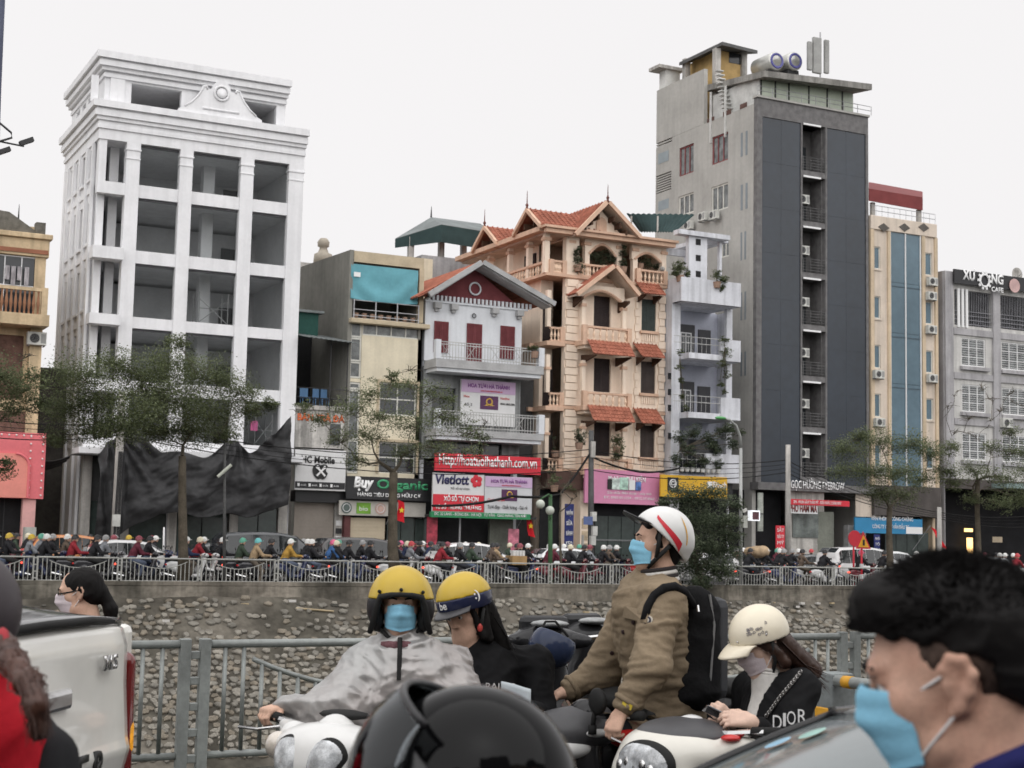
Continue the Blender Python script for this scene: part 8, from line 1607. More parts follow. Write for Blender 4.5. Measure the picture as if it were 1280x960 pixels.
def stick(px, py, Zg, r, mt, nm, depth=.006):           # a badge or button: found on the jacket surface in front of the given spot
    q = pt(px, py, Zg); n_ = (V(0,0,EYE)-q).normalized(); bm_ = o.data; loc = q-WL[T]
    dg = bpy.context.evaluated_depsgraph_get(); ok, hit, nn, fi = o.ray_cast(V(0,0,EYE)-WL[T], (q-V(0,0,EYE)).normalized())
    if not ok: return
    w_ = hit+WL[T]; a = nn.orthogonal().normalized(); b = nn.cross(a); mb = MB(); vs_ = []
    for k, (rr, hh) in enumerate(((r,-.004), (r,depth), (r*.8,depth+.001))): vs_ += [w_+(a*math.cos(i*.4488)+b*math.sin(i*.4488))*rr+nn*hh for i in range(14)]
    mb.add(vs_, [(k*14+i, k*14+(i+1) % 14, k*14+14+(i+1) % 14, k*14+14+i) for k in (0,1) for i in range(14)]+[tuple(range(28,42))]); return mb.obj(nm, mt, T)
bpy.context.view_layer.update()
stick(810,776,6.6,.024,M('patch_cream', (.5,.46,.4), .8),'arm_patch',.004); stick(810,776,6.6,.019,M('patch_navy', (.04,.04,.06), .8),'arm_patch_ring',.007); stick(810,776,6.6,.011,M('patch_cream', None),'arm_patch_mark',.009)
for px, py in ((792,778), (765,816), (776,898), (779,790)): stick(px,py,6.6,.01,M('button_dark', (.05,.03,.03), .4),'button')
mb = MB(); ok = None
for nm, corners in (('pocket_flap', ((783,758),(812,764),(808,780),(780,772))), ('wrist_tab', ((780,876),(790,882),(788,887),(778,881)))):
    pts = []
    for q in corners:
        r_ = (pt(q[0], q[1], 6.6)-V(0,0,EYE)).normalized(); k_, hit, nn, fi = o.ray_cast(V(0,0,EYE)-WL[T], r_); pts.append(hit+WL[T]+nn*.006 if k_ else pt(q[0], q[1], 6.7))
    mb = MB(); mb.add(pts, [(0,1,2,3)]); mb.obj(nm, tan if nm == 'pocket_flap' else M('tab_yellow', (.55,.42,.05), .6), T, solid=.008)
skinned(T, 'trousers', [cap(hip-up*.02, V(hip.x,hip.y,.48)+bh[1]*.2, .13, .09, .05), cap(V(hip.x,hip.y,.48)+bh[1]*.2, V(hip.x,hip.y,.08)+bh[1]*.24, .09, .06, .03), cap(hip-up*.02, V(hip.x,hip.y,.48)-bh[1]*.2, .13, .09, .05), cap(V(hip.x,hip.y,.48)-bh[1]*.2, V(hip.x,hip.y,.08)-bh[1]*.24, .09, .06, .03)], .018, M('trouser_black', (.014,.014,.016), .85, .2, 4))
skinned(T, 'shoes', [cap(V(hip.x,hip.y,.05)+bh[1]*.24-bh[0]*.05, V(hip.x,hip.y,.04)+bh[1]*.25+bh[0]*.18, .045, .04, .02), cap(V(hip.x,hip.y,.05)-bh[1]*.24-bh[0]*.05, V(hip.x,hip.y,.04)-bh[1]*.25+bh[0]*.18, .045, .04, .02)], .015, shoe)
o_ = skinned(T, 'hair', [E3(H3+B3_[2]*.05-B3_[0]*.02, (.1,.083,.085), B3_, .02), cap(Wl(H3,B3_,-.075,.04,-.02), Wl(H3,B3_,-.075,.03,-.06), .035, .025, .02), cap(Wl(H3,B3_,-.075,-.04,-.02), Wl(H3,B3_,-.075,-.03,-.06), .035, .025, .02), cap(Wl(H3,B3_,.07,-.03,.085), Wl(H3,B3_,.065,.05,.08), .014, .012, .02), cap(Wl(H3,B3_,.02,.075,.03), Wl(H3,B3_,.0,.078,-.01), .014, .01, .01)], .006, hairb)
X = mat4(H3-T.location, f3, u3); tilt = .42
HM = sdf_obj('helmet', [ell((-.02,0,.05), (.145,.122,.13), .02), cap((-.1,0,-.0), (-.1,0,-.03), .06, .05, .05)], .006, gloss('helmet_white_gloss', (.76,.76,.75)), T, xf=X, shell=.016, cut=lambda G: np.maximum((.035+(G[..., 0])*.75)-G[..., 2], -.075-G[..., 2]))
mb = MB(); mb.grid(lambda u, v: Wl(H3,B3_, .065+.068*math.cos((u*2-1)*1.3)*(1+v*.95)-.02, .116*math.sin((u*2-1)*1.3)*(1-v*.12), .105+v*.03*math.cos((u*2-1)*1.3)-.02*abs(u*2-1)), 20, 6); mb.obj('peak', M('peak_black', (.02,.02,.022), .3, .05, 4), HM, smooth=True, solid=.007)
rc = (.147,.124,.132)
def stripe(l0, l1, w0, w1, mt, nm, y=1):
    mb = MB()
    def f(u, v): lo = l0+(l1-l0)*u; la = .62-1.05*u+(v-.5)*(w0+(w1-w0)*u); return Wl(H3,B3_, -.02+rc[0]*math.cos(la)*math.cos(lo), rc[1]*y*math.cos(la)*math.sin(lo), .05+rc[2]*math.sin(la))
    mb.grid(f, 14, 4); mb.obj(nm, mt, HM, smooth=True)
for y in (1, -1): stripe(1.05, 2.05, .14, .34, redp, 'red_stripe', y); stripe(2.07, 2.3, .3, .22, M('stripe_amber', (.75,.4,.05), .4), 'amber_stripe', y); mb = MB()
mb = MB(); mb.tube([Wl(H3,B3_,-.03,.1,.0), Wl(H3,B3_,.03,.072,-.08), Wl(H3,B3_,.055,.0,-.128), Wl(H3,B3_,.03,-.072,-.08), Wl(H3,B3_,-.03,-.1,.0)], .0115, 6); mb.tube([Wl(H3,B3_,.02,.1,.05), Wl(H3,B3_,.02,.08,-.06)], .01, 6); mb.obj('chin_strap', rubber, HM, smooth=True)
# backpack
bp = pt(862, 806, 7.1); Tb = thing('backpack', 'black and grey backpack worn by the man in tan jacket', 'backpack', bp); ab = basis(wv(-.93,-.25))
bpk = M('pack_black', (.011,.011,.012), .8, .2, 5, bump=.2, bscale=60)
def bx3(c, fx_, lx, ux): return c+ab[0]*fx_+ab[1]*lx+up*ux
o2 = skinned(Tb, 'bag', [cap(bx3(bp,.02,.1,.2), bx3(bp,.06,.1,-.2), .075, .09, .04), cap(bx3(bp,.02,-.1,.2), bx3(bp,.06,-.1,-.2), .075, .09, .04), cap(bx3(bp,-.03,.1,.16), bx3(bp,-.03,.1,-.2), .07, .08, .05), cap(bx3(bp,-.03,-.1,.16), bx3(bp,-.03,-.1,-.2), .07, .08, .05), cap(bx3(bp,.05,.12,-.2), bx3(bp,.05,-.12,-.2), .09, .09, .05)], .011, bpk); wrinkle(o2, .008, (8,8,8), 3)
mb = MB(); mb.obox(bx3(bp,-.105,-.02,-.01), ab[0]*.05, ab[1]*.15, up*.235); mb.obj('grey_panel', M('pack_grey', (.07,.072,.078), .55, .1, 5), Tb, bevel=.045)
mb = MB(); mb.tube([bx3(bp,-.03,.165,.24), bx3(bp,-.05,.175,.1), bx3(bp,-.03,.18,-.15)], .006, 5); mb.obj('zip', M('zip_steel', (.2,.2,.2), .4), Tb)
mb = MB(); mb.tube([pt(872,757,6.82), pt(873,765,6.8)], .006, 5); mb.obj('zip_pull', chrome, Tb)
so_ = []
bpy.context.view_layer.update()
for pxs in (((806,775),(810,758),(818,744),(830,735),(843,733),(855,740),(866,756)),):
    pts = []
    for q in pxs:
        r_ = (pt(q[0], q[1], 6.6)-V(0,0,EYE)).normalized(); k_, hit, nn, fi = o.ray_cast(V(0,0,EYE)-WL[T], r_); pts.append((hit+WL[T]+nn*.0) if k_ else pt(q[0], q[1], 6.95))
    mb = MB(); mb.tube(pts, [.021]*len(pts), 8); mb.obj('strap', bpk, Tb, smooth=True)

# ---------------------------------------------------------------- woman with cream cap helmet and phone
H4 = pt(951, 806, 6.6); T = thing('person', 'seated woman in black blazer and cream cap helmet looking at a phone', 'person', base_of(H4))
f4 = wv(-.86, -.34, -.38); u4 = (V(0,0,1)-f4*f4.z).normalized(); B4_ = basis(f4, u4); b4 = basis(wv(-.85,-.5))
nk = H4-up*.15+wv(1,.1)*.03; chest = nk-up*.2+wv(1,.2)*.03; hip = chest-up*.34+wv(1,.2)*.06; shN, shF = pt(1000, 862, 6.5), pt(938, 862, 6.85); elN, elF = pt(985, 945, 6.3), pt(930, 945, 6.75); haN, haF = pt(940, 902, 6.2), pt(916, 902, 6.4)
P = head_prims(H4, f4, u4)+[cap(nk, chest, .055, .11, .05), cap(chest, hip, .11, .12, .05), cap(chest+up*.1, shN, .065, .045, .04), cap(chest+up*.1, shF, .065, .045, .04), cap(shN, elN, .042, .036, .03), cap(elN, haN, .036, .024, .02), cap(shF, elF, .042, .036, .03), cap(elF, haF, .036, .024, .02)]
P += hand_prims(haN, wv(-.95,.05,.12), wv(-.1,-.6,.5), -1, 0, (22,35,30), .98)+hand_prims(haF, wv(-.75,-.25,.55), wv(.3,-.9,-.1), 1, 0, (35,50,40), .95)
skinned(T, 'body', P, .0055, M('skin_pale', (.7,.49,.39), .5, .1, 20, spec=.35)); eyes(T, H4, f4, u4); mask(T, H4, f4, u4, mwhite)
o = skinned(T, 'turtleneck', [cap(H4-up*.1+wv(1,.1)*.015, nk, .057, .06, .03), cap(nk, chest+wv(-.9,-.3)*.02, .058, .11, .04), cap(chest+wv(-.9,-.3)*.02, hip, .112, .11, .04)], .009, M('knit_cream', (.68,.66,.63), .9, .1, 30)); 
for i in range(4): 
    a = up+wv(1,0)*.15; mb = MB(); c_ = nk+up*(.0+.016*i)-wv(1,.1)*.003*i; b_ = a.orthogonal().normalized(); cc = a.cross(b_).normalized(); mb.tube([c_+(b_*math.cos(k*.314)+cc*math.sin(k*.314))*.06 for k in range(21)], .008, 6); mb.obj('neck_roll', M('knit_cream', None), T, smooth=True)
blz = M('blazer_black', (.01,.01,.011), .8, .2, 6); fr4 = wv(-.86,-.5); lf4 = V(0,0,1).cross(fr4)
def blazer_cut(G):
    q = G-np.array(chest-T.location, np.float32); xf_ = q@np.array(fr4, np.float32); yl = q@np.array(lf4, np.float32); zz = q[..., 2]
    return np.where((xf_ > .02), np.minimum(.03, .05*np.clip((zz+.16)/.32, 0, 1.2)-np.abs(yl-.0)), -1.)
o = skinned(T, 'blazer', [cap(nk-up*.05+wv(1,.2)*.02, chest, .085, .15, .04, 0, (tuple(b4[0]),1.1)), cap(chest, hip, .152, .16, .05, 0, (tuple(b4[0]),1.1)), cap(chest+up*.07, shN, .1, .075, .06), cap(chest+up*.07, shF, .1, .072, .06), cap(shN, elN, .076, .068, .05), cap(elN, haN+(elN-haN).normalized()*.06, .066, .048, .03), cap(shF, elF, .074, .066, .05), cap(elF, haF+(elF-haF).normalized()*.06, .064, .046, .03)], .009, blz, cut=blazer_cut); wrinkle(o, .009, (8,8,8), 21)
bpy.context.view_layer.update()
def on(o, T, px, py, off=.006, Zd=6.4):
    r_ = (pt(px, py, Zd)-V(0,0,EYE)).normalized(); k_, hit, nn, fi = o.ray_cast(V(0,0,EYE)-WL[T], r_); return (hit+WL[T]+nn*off) if k_ else pt(px, py, Zd)
ch = [on(o, T, 1001-6.2*i, 841+8.0*i, .008) for i in range(8)]; Tc = thing('chain_bag_strap', 'thin black and silver chain strap across the black blazer', 'strap', ch[0])
for i in range(len(ch)-1):
    for k in range(4): c_ = ch[i].lerp(ch[i+1], k/4); mb = MB(); mb.torus(c_, .0075, .0028, 'y' if k % 2 else 'x', 10, 5); mb.obj('link', M('chain_steel', (.35,.34,.33), .3, .1, 9, metal=.8), Tc, smooth=True)
for i, chx in enumerate('DIOR'):
    c_ = on(o, T, 965+(0,14,19,32)[i], 911-i*2.5, .004); text(chx, T, c_.x, c_.y, c_.z, .055, letw, .036 if chx != 'I' else .012, 'print', face=-TH-.25, ext=.001)
hb = [cap(Wl(H4,B4_,-.07,.05,.0), Wl(H4,B4_,-.12,.075,-.16)+wv(1,.0)*.03, .04, .045, .03), cap(Wl(H4,B4_,-.06,-.05,.0), Wl(H4,B4_,-.1,-.06,-.16), .045, .045, .03), cap(Wl(H4,B4_,-.09,0,0), Wl(H4,B4_,-.15,.04,-.2), .05, .04, .03), cap(Wl(H4,B4_,.01,.08,.03), Wl(H4,B4_,-.035,.09,-.09), .022, .025, .02), cap(Wl(H4,B4_,.05,.07,.045), Wl(H4,B4_,.02,.082,.0), .014, .014, .012), E3(H4+B4_[2]*.045-B4_[0]*.02, (.095,.083,.08), B4_, .02)]
o_ = skinned(T, 'hair', hb, .007, hairbr); wrinkle(o_, .006, (45,45,7), 6)
strands(T, lambda r: (lambda a, l: [Wl(H4,B4_,-.05,a,-.0), Wl(H4,B4_,-.1,a*1.1+.02,-.12), Wl(H4,B4_,-.15+r.uniform(-.03,.03),a*1.2+.03+r.uniform(-.02,.02),-.2-l)])(r.uniform(-.05,.1), r.uniform(-.02,.08)), 260, hairbr, seed=9, r=.0028)
X = mat4(H4-T.location, f4, u4); crm = M('helmet_cream_near', (.8,.73,.58), .4, .04, 4, coat=.3)
HM = sdf_obj('helmet', [ell((-.01,0,.05), (.137,.12,.125), .02)], .006, crm, T, xf=X, shell=.015, cut=lambda G: (.025+G[..., 0]*.14+.0*G[..., 1])-G[..., 2])
mb = MB(); mb.grid(lambda u, v: Wl(H4,B4_, .075*math.cos((u*2-1)*1.15)+.045+v*.085*math.cos((u*2-1)*.95), .112*math.sin((u*2-1)*1.15)*(1-v*.1), .045+.0*v-.028*v*v-.012*abs(u*2-1)**2), 20, 8); mb.obj('brim', crm, HM, smooth=True, solid=.008)
rnd = random.Random(12); mb = MB()
for i in range(16):
    lo0, la0 = rnd.uniform(.75,1.5), rnd.uniform(.18,.5); pts = []
    for k in range(6): lo = lo0+.055*math.cos(k*1.3+i)*(.4+k*.14); la = la0+.06*math.sin(k*1.3+i)*(.4+k*.14); pts.append(Wl(H4,B4_, -.01+.1385*math.cos(la)*math.cos(lo), .1215*math.cos(la)*math.sin(lo), .05+.1265*math.sin(la)))
    mb.tube(pts, .0016, 4)
mb.obj('floral_print', M('print_grey', (.3,.28,.28), .6), HM)
for lo in (1.35, .3): mb = MB(); mb.ball(Wl(H4,B4_, -.01+.137*math.cos(lo), .12*math.sin(lo), .065), .005, n=8, k=6); mb.obj('rivet', chrome, HM, smooth=True)
mb = MB(); mb.tube([Wl(H4,B4_,.0,.105,.03), Wl(H4,B4_,.005,.09,-.06), Wl(H4,B4_,.03,.05,-.14), Wl(H4,B4_,.045,0,-.135), Wl(H4,B4_,.03,-.05,-.12), Wl(H4,B4_,.0,-.105,.03)], .0085, 6); mb.obj('chin_strap', rubber, HM, smooth=True)
mb = MB(); 
for y in (-1, 1): mb.torus(Wl(H4,B4_,.106,y*.033,.006), .021, .0014, 'x', 20, 4)
o3 = mb.obj('spectacles', M('thin_gold', (.4,.3,.2), .3, .05, 4, metal=.7), T, smooth=True)
skinned(T, 'trousers', [cap(hip, hip+d4*.45-up*.08+b4[1]*.16, .13, .09, .05), cap(hip+d4*.45-up*.08+b4[1]*.16, V(hip.x,hip.y,.35)+d4*.4+b4[1]*.18, .085, .06, .04), cap(hip, hip+d4*.45-up*.08-b4[1]*.16, .13, .09, .05), cap(hip+d4*.45-up*.08-b4[1]*.16, V(hip.x,hip.y,.35)+d4*.4-b4[1]*.18, .085, .06, .04)], .02, leg)
phn = pt(900, 894, 6.28); Tp = thing('phone', 'slim dark phone in the hands of the woman in cream cap helmet', 'phone', phn); pa, pb = wv(-.75,-.1,.35), wv(.2,-.9,.35); pc = pa.cross(pb).normalized()
mb = MB(); mb.obox(phn, pa*.072, pb*.036, pc*.004); mb.obj('phone_body', M('phone_dark', (.03,.03,.035), .2, 0, coat=1.), Tp, bevel=.003); mb = MB(); mb.obox(phn+pc*.0052, pa*.068, pb*.032, pc*.0006); mb.obj('screen', M('phone_screen', (.35,.4,.45), .1, .3, 60), Tp)

# ---------------------------------------------------------------- man close at the right, blue mask, black hair
H5 = pt(1194, 853, 1.96); T = thing('person', 'black-haired man in navy top and blue mask beside the grey car', 'person', base_of(H5))
f5 = wv(-.95, .29, -.16); u5 = (V(0,0,1)-f5*f5.z).normalized(); B5_ = basis(f5, u5); W5 = lambda x, y, z: H5+B5_[0]*x+B5_[1]*y+B5_[2]*z
nk = H5+wv(1,0)*.055-up*.15; chest = nk-up*.2+wv(1,0)*.05
sk5 = M('skin_close', (.64,.39,.29), .5, .16, 26, spec=.4, bump=.12, bscale=260, col2=(.59,.34,.25))
P = head_prims(H5, f5, u5, 0, 1.02)+[cap(W5(-.03,0,-.05), nk, .058, .066, .03), cap(nk, chest, .07, .13, .06)]
skinned(T, 'body', P, .0034, sk5); eyes(T, H5, f5, u5, 1.02); mask(T, H5, f5, u5, mblue, 1.0, True, 1.15)
hv = [E3(W5(-.012,0,.066), (.106,.086,.08), B5_, .02), E3(W5(.02,0,.1), (.094,.072,.056), B5_, .03), E3(W5(-.058,0,.05), (.066,.082,.082), B5_, .03), cap(W5(.08,-.04,.112), W5(.08,.04,.112), .026, .026, .03), cap(W5(-.085,-.03,.0), W5(-.085,.03,.0), .035, .035, .03)]
o = skinned(T, 'hair', hv, .006, hairb, cut=lambda G: (lambda q: np.maximum(np.where(q[..., 0] > -.05, .04+.006*np.sin(q[..., 0]*160)+.006*np.sin(q[..., 0]*70+q[..., 1]*90)+.5*np.clip(q[..., 0], -.01, .08)-q[..., 2], -.03+.01*np.sin(q[..., 1]*120)-q[..., 2]), -9))((G-np.array(H5-T.location, np.float32))@np.array([[B5_[j][i] for j in range(3)] for i in range(3)], np.float32))); wrinkle(o, .006, (16,30,30), 2)
fd = [E3(W5(-.012,0,.04), (.103,.0825,.092), B5_, .01)]
skinned(T, 'hair_fade', fd, .005, M('hair_fade_brown', (.09,.062,.05), .7, .5, 60), cut=lambda G: (lambda q: np.maximum(np.maximum(q[..., 0]-.05+.5*(.06-q[..., 2])+.004*np.sin(q[..., 2]*300), np.where(q[..., 0] > -.03, .012-.4*np.minimum(0, q[..., 0]), -.05)-q[..., 2]), q[..., 2]-.075))((G-np.array(H5-T.location, np.float32))@np.array([[B5_[j][i] for j in range(3)] for i in range(3)], np.float32)))
def tuft(r):
    while True:
        a, b = r.uniform(-3.14,3.14), r.uniform(.05,1.5); d = V(math.cos(b)*math.cos(a), math.cos(b)*math.sin(a), math.sin(b)); p = (-.01+.103*d.x, .084*d.y, .066+.084*d.z)
        if p[2] > (.075 if p[0] > .06 else .05): break
    cmb = V(.6*(.3+d.x), .25*d.y, .35); s = W5(*p); e = V(p[0]+d.x*.012+cmb.x*.03+r.gauss(0,.004), p[1]+d.y*.012+r.gauss(0,.004), p[2]+d.z*.014+.006+r.gauss(0,.003)); return [s, (s+W5(*e))/2+B5_[2]*.004, W5(*e)]
strands(T, tuft, 4200, hairb, seed=3, r=.0013)
nv = M('navy_top', (.02,.022,.11), .8, .15, 6, bump=.15, bscale=80)
sN, sF = chest+wv(.05,-1)*.19+up*.1, chest+wv(.05,1)*.19+up*.1; hp5 = V(chest.x, chest.y, .95)
o = skinned(T, 'jacket', [cap(nk-up*.005+wv(1,0)*.03, chest, .092, .16, .04), cap(chest, hp5, .165, .17, .05), cap(chest+up*.06, sN, .13, .085, .07), cap(chest+up*.06, sF, .13, .085, .07), cap(sN, sN-up*.3+wv(.2,-.1)*.05, .08, .065, .05), cap(sN-up*.3+wv(.2,-.1)*.05, sN-up*.5+wv(-1,0)*.12, .065, .05, .04), cap(sF, sF-up*.3, .08, .065, .05), cap(sF-up*.3, sF-up*.5+wv(-1,0)*.12, .065, .05, .04)], .01, nv); wrinkle(o, .01, (9,9,9), 31)
ringc = [W5(-.062,0,-.098)+(B5_[0]*math.cos(k*.314)*.078+B5_[1]*math.sin(k*.314)*.074+B5_[2]*(-.024*math.cos(k*.314))) for k in range(21)]; mb = MB(); mb.tube(ringc, .019, 8); mb.obj('collar', nv, T, smooth=True)
skinned(T, 'trousers', [cap(hp5, V(hp5.x,hp5.y,.5)+wv(0,-1)*.1, .15, .09, .05), cap(V(hp5.x,hp5.y,.5)+wv(0,-1)*.1, V(hp5.x,hp5.y,.08)+wv(0,-1)*.11, .09, .065, .03), cap(hp5, V(hp5.x,hp5.y,.5)+wv(0,1)*.1, .15, .09, .05), cap(V(hp5.x,hp5.y,.5)+wv(0,1)*.1, V(hp5.x,hp5.y,.08)+wv(0,1)*.11, .09, .065, .03)], .02, leg)

# ---------------------------------------------------------------- rider in glossy black full-face helmet (seen from behind at the left)
H6 = pt(578, 1010, 2.3); T = thing('person', 'rider in a glossy black full-face helmet with raised clear visor', 'person', base_of(H6)); f6 = wv(-.97, .2, .02); B6 = basis(f6); X = mat4(H6-T.location, f6)
skinned(T, 'body', head_prims(H6-up*.02, f6)+[cap(H6-up*.15, H6-up*.32, .06, .12, .05)], .008, M('skin', None))
c6 = H6-up*.42; jb = M('jacket_charcoal', (.03,.03,.033), .8, .2, 4)
skinned(T, 'jacket', [cap(H6-up*.2, c6, .1, .17, .05), cap(c6, V(c6.x,c6.y,.75)-B6[0]*.1, .17, .17, .05)]+[q for s in (-1, 1) for q in (cap(c6+up*.08, c6+B6[1]*.2*s+up*.06, .12, .085, .06), cap(c6+B6[1]*.2*s+up*.06, c6+B6[1]*.27*s+B6[0]*.15-up*.2, .085, .07, .04), cap(c6+B6[1]*.27*s+B6[0]*.15-up*.2, c6+B6[1]*.27*s+B6[0]*.42-up*.12, .068, .05, .04))], .015, jb)
skinned(T, 'trousers', [q for s in (-1, 1) for q in (cap(V(c6.x,c6.y,.78)-B6[0]*.1, V(c6.x,c6.y,.62)+B6[0]*.3+B6[1]*.17*s, .12, .09, .05), cap(V(c6.x,c6.y,.62)+B6[0]*.3+B6[1]*.17*s, V(c6.x,c6.y,.3)+B6[0]*.2+B6[1]*.17*s, .085, .06, .04))], .02, leg)
gb = M('helmet_gloss_black', (.004,.004,.0045), .05, 0, 3, coat=0., spec=.17)
HM = sdf_obj('helmet', [ell((-.015,0,.03), (.16,.14,.155), .02), ell((-.005,0,-.06), (.155,.132,.12), .06)], .006, gb, T, xf=X, shell=.03, cut=lambda G: np.maximum(-.17-G[..., 2], -np.maximum(np.maximum(.045-G[..., 0], np.abs(G[..., 2]-.005)-.058), np.abs(G[..., 1])-.2)))
mb = MB(); mb.grid(lambda u, v: Wl(H6,B6, -.01+.178*math.cos((u*2-1)*1.3)*math.cos(1.05-v*1.45)+.012, .15*math.sin((u*2-1)*1.3), .03+.175*math.sin(1.05-v*1.45)*(.6+.4*math.cos((u*2-1)*1.3))), 30, 16); mb.obj('visor', glassmat('visor_clear', (.62,.64,.65), .4), HM, smooth=True, solid=.003)
for y in (-1, 1):
    sdf_obj('visor_hinge', [ell((.045,y*.126,.02), (.055,.016,.06), .02), cap((.03,y*.138,.06), (.06,y*.122,.11), .01, .008, .02)], .006, M('peak_black', None), HM, xf=X)
mb = MB(); mb.tube([Wl(H6,B6,-.01+.18*math.cos((u/10*2-1)*1.3)*.4976+.012, .152*math.sin((u/10*2-1)*1.3), .03+.175*.867*(.6+.4*math.cos((u/10*2-1)*1.3))) for u in range(11)], .006, 6); mb.obj('visor_edge', M('peak_black', None), HM, smooth=True)
B6b = near_bike('dark motorbike under the rider in the glossy black full-face helmet', H6+f6*.45, f6, sb_)

# ---------------------------------------------------------------- woman at the left edge, dark helmet, red and black
H7 = pt(-62, 785, 3.1); T = thing('person', 'woman with brown ponytail in red jacket and dark helmet behind the pickup', 'person', base_of(H7)); f7 = wv(-.9,.42); B7 = basis(f7); X = mat4(H7-T.location, f7)
c7 = H7-up*.38+wv(.2,-.2)*.05
skinned(T, 'body', head_prims(H7, f7)+[cap(H7-up*.1, c7, .055, .12, .05)], .009, M('skin', None))
HM = sdf_obj('helmet', [ell((-.005,0,.035), (.14,.128,.135), .02)], .007, M('helmet_plum', (.05,.04,.045), .5, .1, 4), T, xf=X, shell=.018, cut=lambda G: (-.045+np.maximum(0, G[..., 0])*.7)-G[..., 2])
o = skinned(T, 'jacket', [cap(H7-up*.19, c7, .085, .16, .05), cap(c7, V(c7.x,c7.y,.8), .165, .17, .05)]+[q for s in (-1, 1) for q in (cap(c7+up*.08, c7+B7[1]*.18*s+up*.06, .11, .08, .06), cap(c7+B7[1]*.18*s+up*.06, c7+B7[1]*.23*s+f7*.1-up*.22, .08, .065, .05), cap(c7+B7[1]*.23*s+f7*.1-up*.22, c7+B7[1]*.22*s+f7*.36-up*.15, .062, .045, .04))], .011, M('jacket_black7', (.02,.02,.022), .85, .2, 5)); wrinkle(o, .012, (8,8,8), 41)
bpk7 = pt(-66, 930, 2.75); Tb = thing('red_backpack', 'bright red backpack worn by the woman with brown ponytail', 'backpack', bpk7); a7 = basis(wv(.55,-.83)); o = skinned(Tb, 'bag', [cap(bpk7+a7[1]*.09*s+up*.04, bpk7+a7[1]*.1*s-up*.2, .075, .085, .06) for s in (-1, 1)]+[cap(bpk7+a7[1]*.07+up*.04, bpk7-a7[1]*.07+up*.04, .085, .085, .05)], .009, M('pack_red', (.6,.02,.035), .7, .1, 5, bump=.1, bscale=60)); wrinkle(o, .008, (9,9,9), 7)
mb = MB(); mb.torus(bpk7+up*.135, .03, .008, 'x', 14, 6); mb.obj('handle', rubber, Tb, smooth=True)
pts7 = [pt(2, 812, 2.85), pt(16, 828, 2.7), pt(34, 852, 2.6), pt(46, 880, 2.55), pt(48, 915, 2.55)]
hs7 = [cap(pts7[i], pts7[i+1], .022-.0025*i, .02-.0025*i, .02) for i in range(4)]+[cap(H7+up*-.02-f7*.05, pts7[0], .05, .024, .03)]
o = skinned(T, 'hair', hs7, .008, M('hair_chestnut', (.07,.03,.02), .45, .3, 10)); wrinkle(o, .008, (50,50,6), 3)
strands(T, lambda r: [p+V(r.gauss(0,.011), r.gauss(0,.011), r.gauss(0,.01)) for p in pts7], 200, M('hair_chestnut', None), seed=7, r=.002)
mb = MB(); mb.torus(pts7[0], .032, .01, 'x', 12, 6); mb.obj('hair_band', M('band_red', (.4,.05,.06), .7), T, smooth=True)
sb7 = pt(58, 950, 2.85); skinned(T, 'sleeve', [cap(pt(10,890,3.0), sb7, .06, .05, .05), cap(sb7, pt(66,1010,2.8), .05, .05, .04)], .01, M('jacket_black7', None))
skinned(T, 'trousers', [q for s in (-1, 1) for q in (cap(V(c7.x,c7.y,.82), V(c7.x,c7.y,.5)+B7[1]*.12*s, .14, .09, .05), cap(V(c7.x,c7.y,.5)+B7[1]*.12*s, V(c7.x,c7.y,.08)+B7[1]*.13*s, .09, .06, .03))], .02, leg)

# ---------------------------------------------------------------- woman beyond the pickup
H8 = pt(100, 742, 8.1); T = thing('person', 'dark-haired woman with ponytail, spectacles and white mask beyond the pickup', 'person', base_of(H8)); f8 = wv(-.95,-.2,-.12); u8 = V(0,0,1); B8 = basis(f8, u8); W8 = lambda *q: Wl(H8,B8,*q)
c8 = H8-up*.36+wv(1,0)*.05; skinned(T, 'body', head_prims(H8, f8, u8)+[cap(H8-up*.1, c8, .055, .12, .05), cap(c8, V(c8.x,c8.y,.85), .12, .14, .05)], .007, M('skin', None)); eyes(T, H8, f8, u8); mask(T, H8, f8, u8, mwhite)
o = skinned(T, 'hair', [E3(W8(-.02,0,.05), (.105,.088,.088), B8, .02), E3(W8(-.06,0,0), (.06,.08,.075), B8, .03), cap(W8(-.12,0,-.005), W8(-.15,0,-.1), .03, .035, .03), cap(W8(-.15,0,-.1), W8(-.155,0,-.24), .035, .02, .02), cap(W8(-.01,.078,.03), W8(-.03,.08,-.01), .014, .012, .01)], .007, hairb); wrinkle(o, .004, (40,40,12), 3)
strands(T, lambda r: [W8(-.115,r.gauss(0,.012),0), W8(-.155+r.gauss(0,.012),r.gauss(0,.02),-.1), W8(-.15+r.gauss(0,.02),r.gauss(0,.02),-.26)], 160, hairb, seed=8)
mb = MB(); mb.torus(W8(-.115,0,.0), .026, .009, 'x', 14, 6); mb.obj('hair_band', M('band_rose', (.45,.2,.22), .7), T, smooth=True)
mb = MB(); mb.tube([W8(.105,.03,.012), W8(.095,.055,.012), W8(-.0,.085,.02)], .0035, 5); mb.tube([W8(.107,.03,-.01), W8(.113,.01,.0), W8(.107,.05,.014), W8(.107,.03,.016)], .0025, 5); mb.obj('spectacles', rubber, T)
o = skinned(T, 'jacket', [cap(H8-up*.2+wv(1,0)*.02, c8, .085, .15, .05), cap(c8, V(c8.x,c8.y,.85), .15, .17, .05), cap(c8+up*.08, c8+B8[1]*.18, .11, .075, .06), cap(c8+B8[1]*.18, c8+B8[1]*.2-up*.35, .075, .05, .05), cap(c8+up*.08, c8-B8[1]*.18, .11, .075, .06), cap(c8-B8[1]*.18, c8-B8[1]*.2-up*.35, .075, .05, .05)], .014, M('jacket_crimson', (.3,.03,.04), .85, .2, 5))
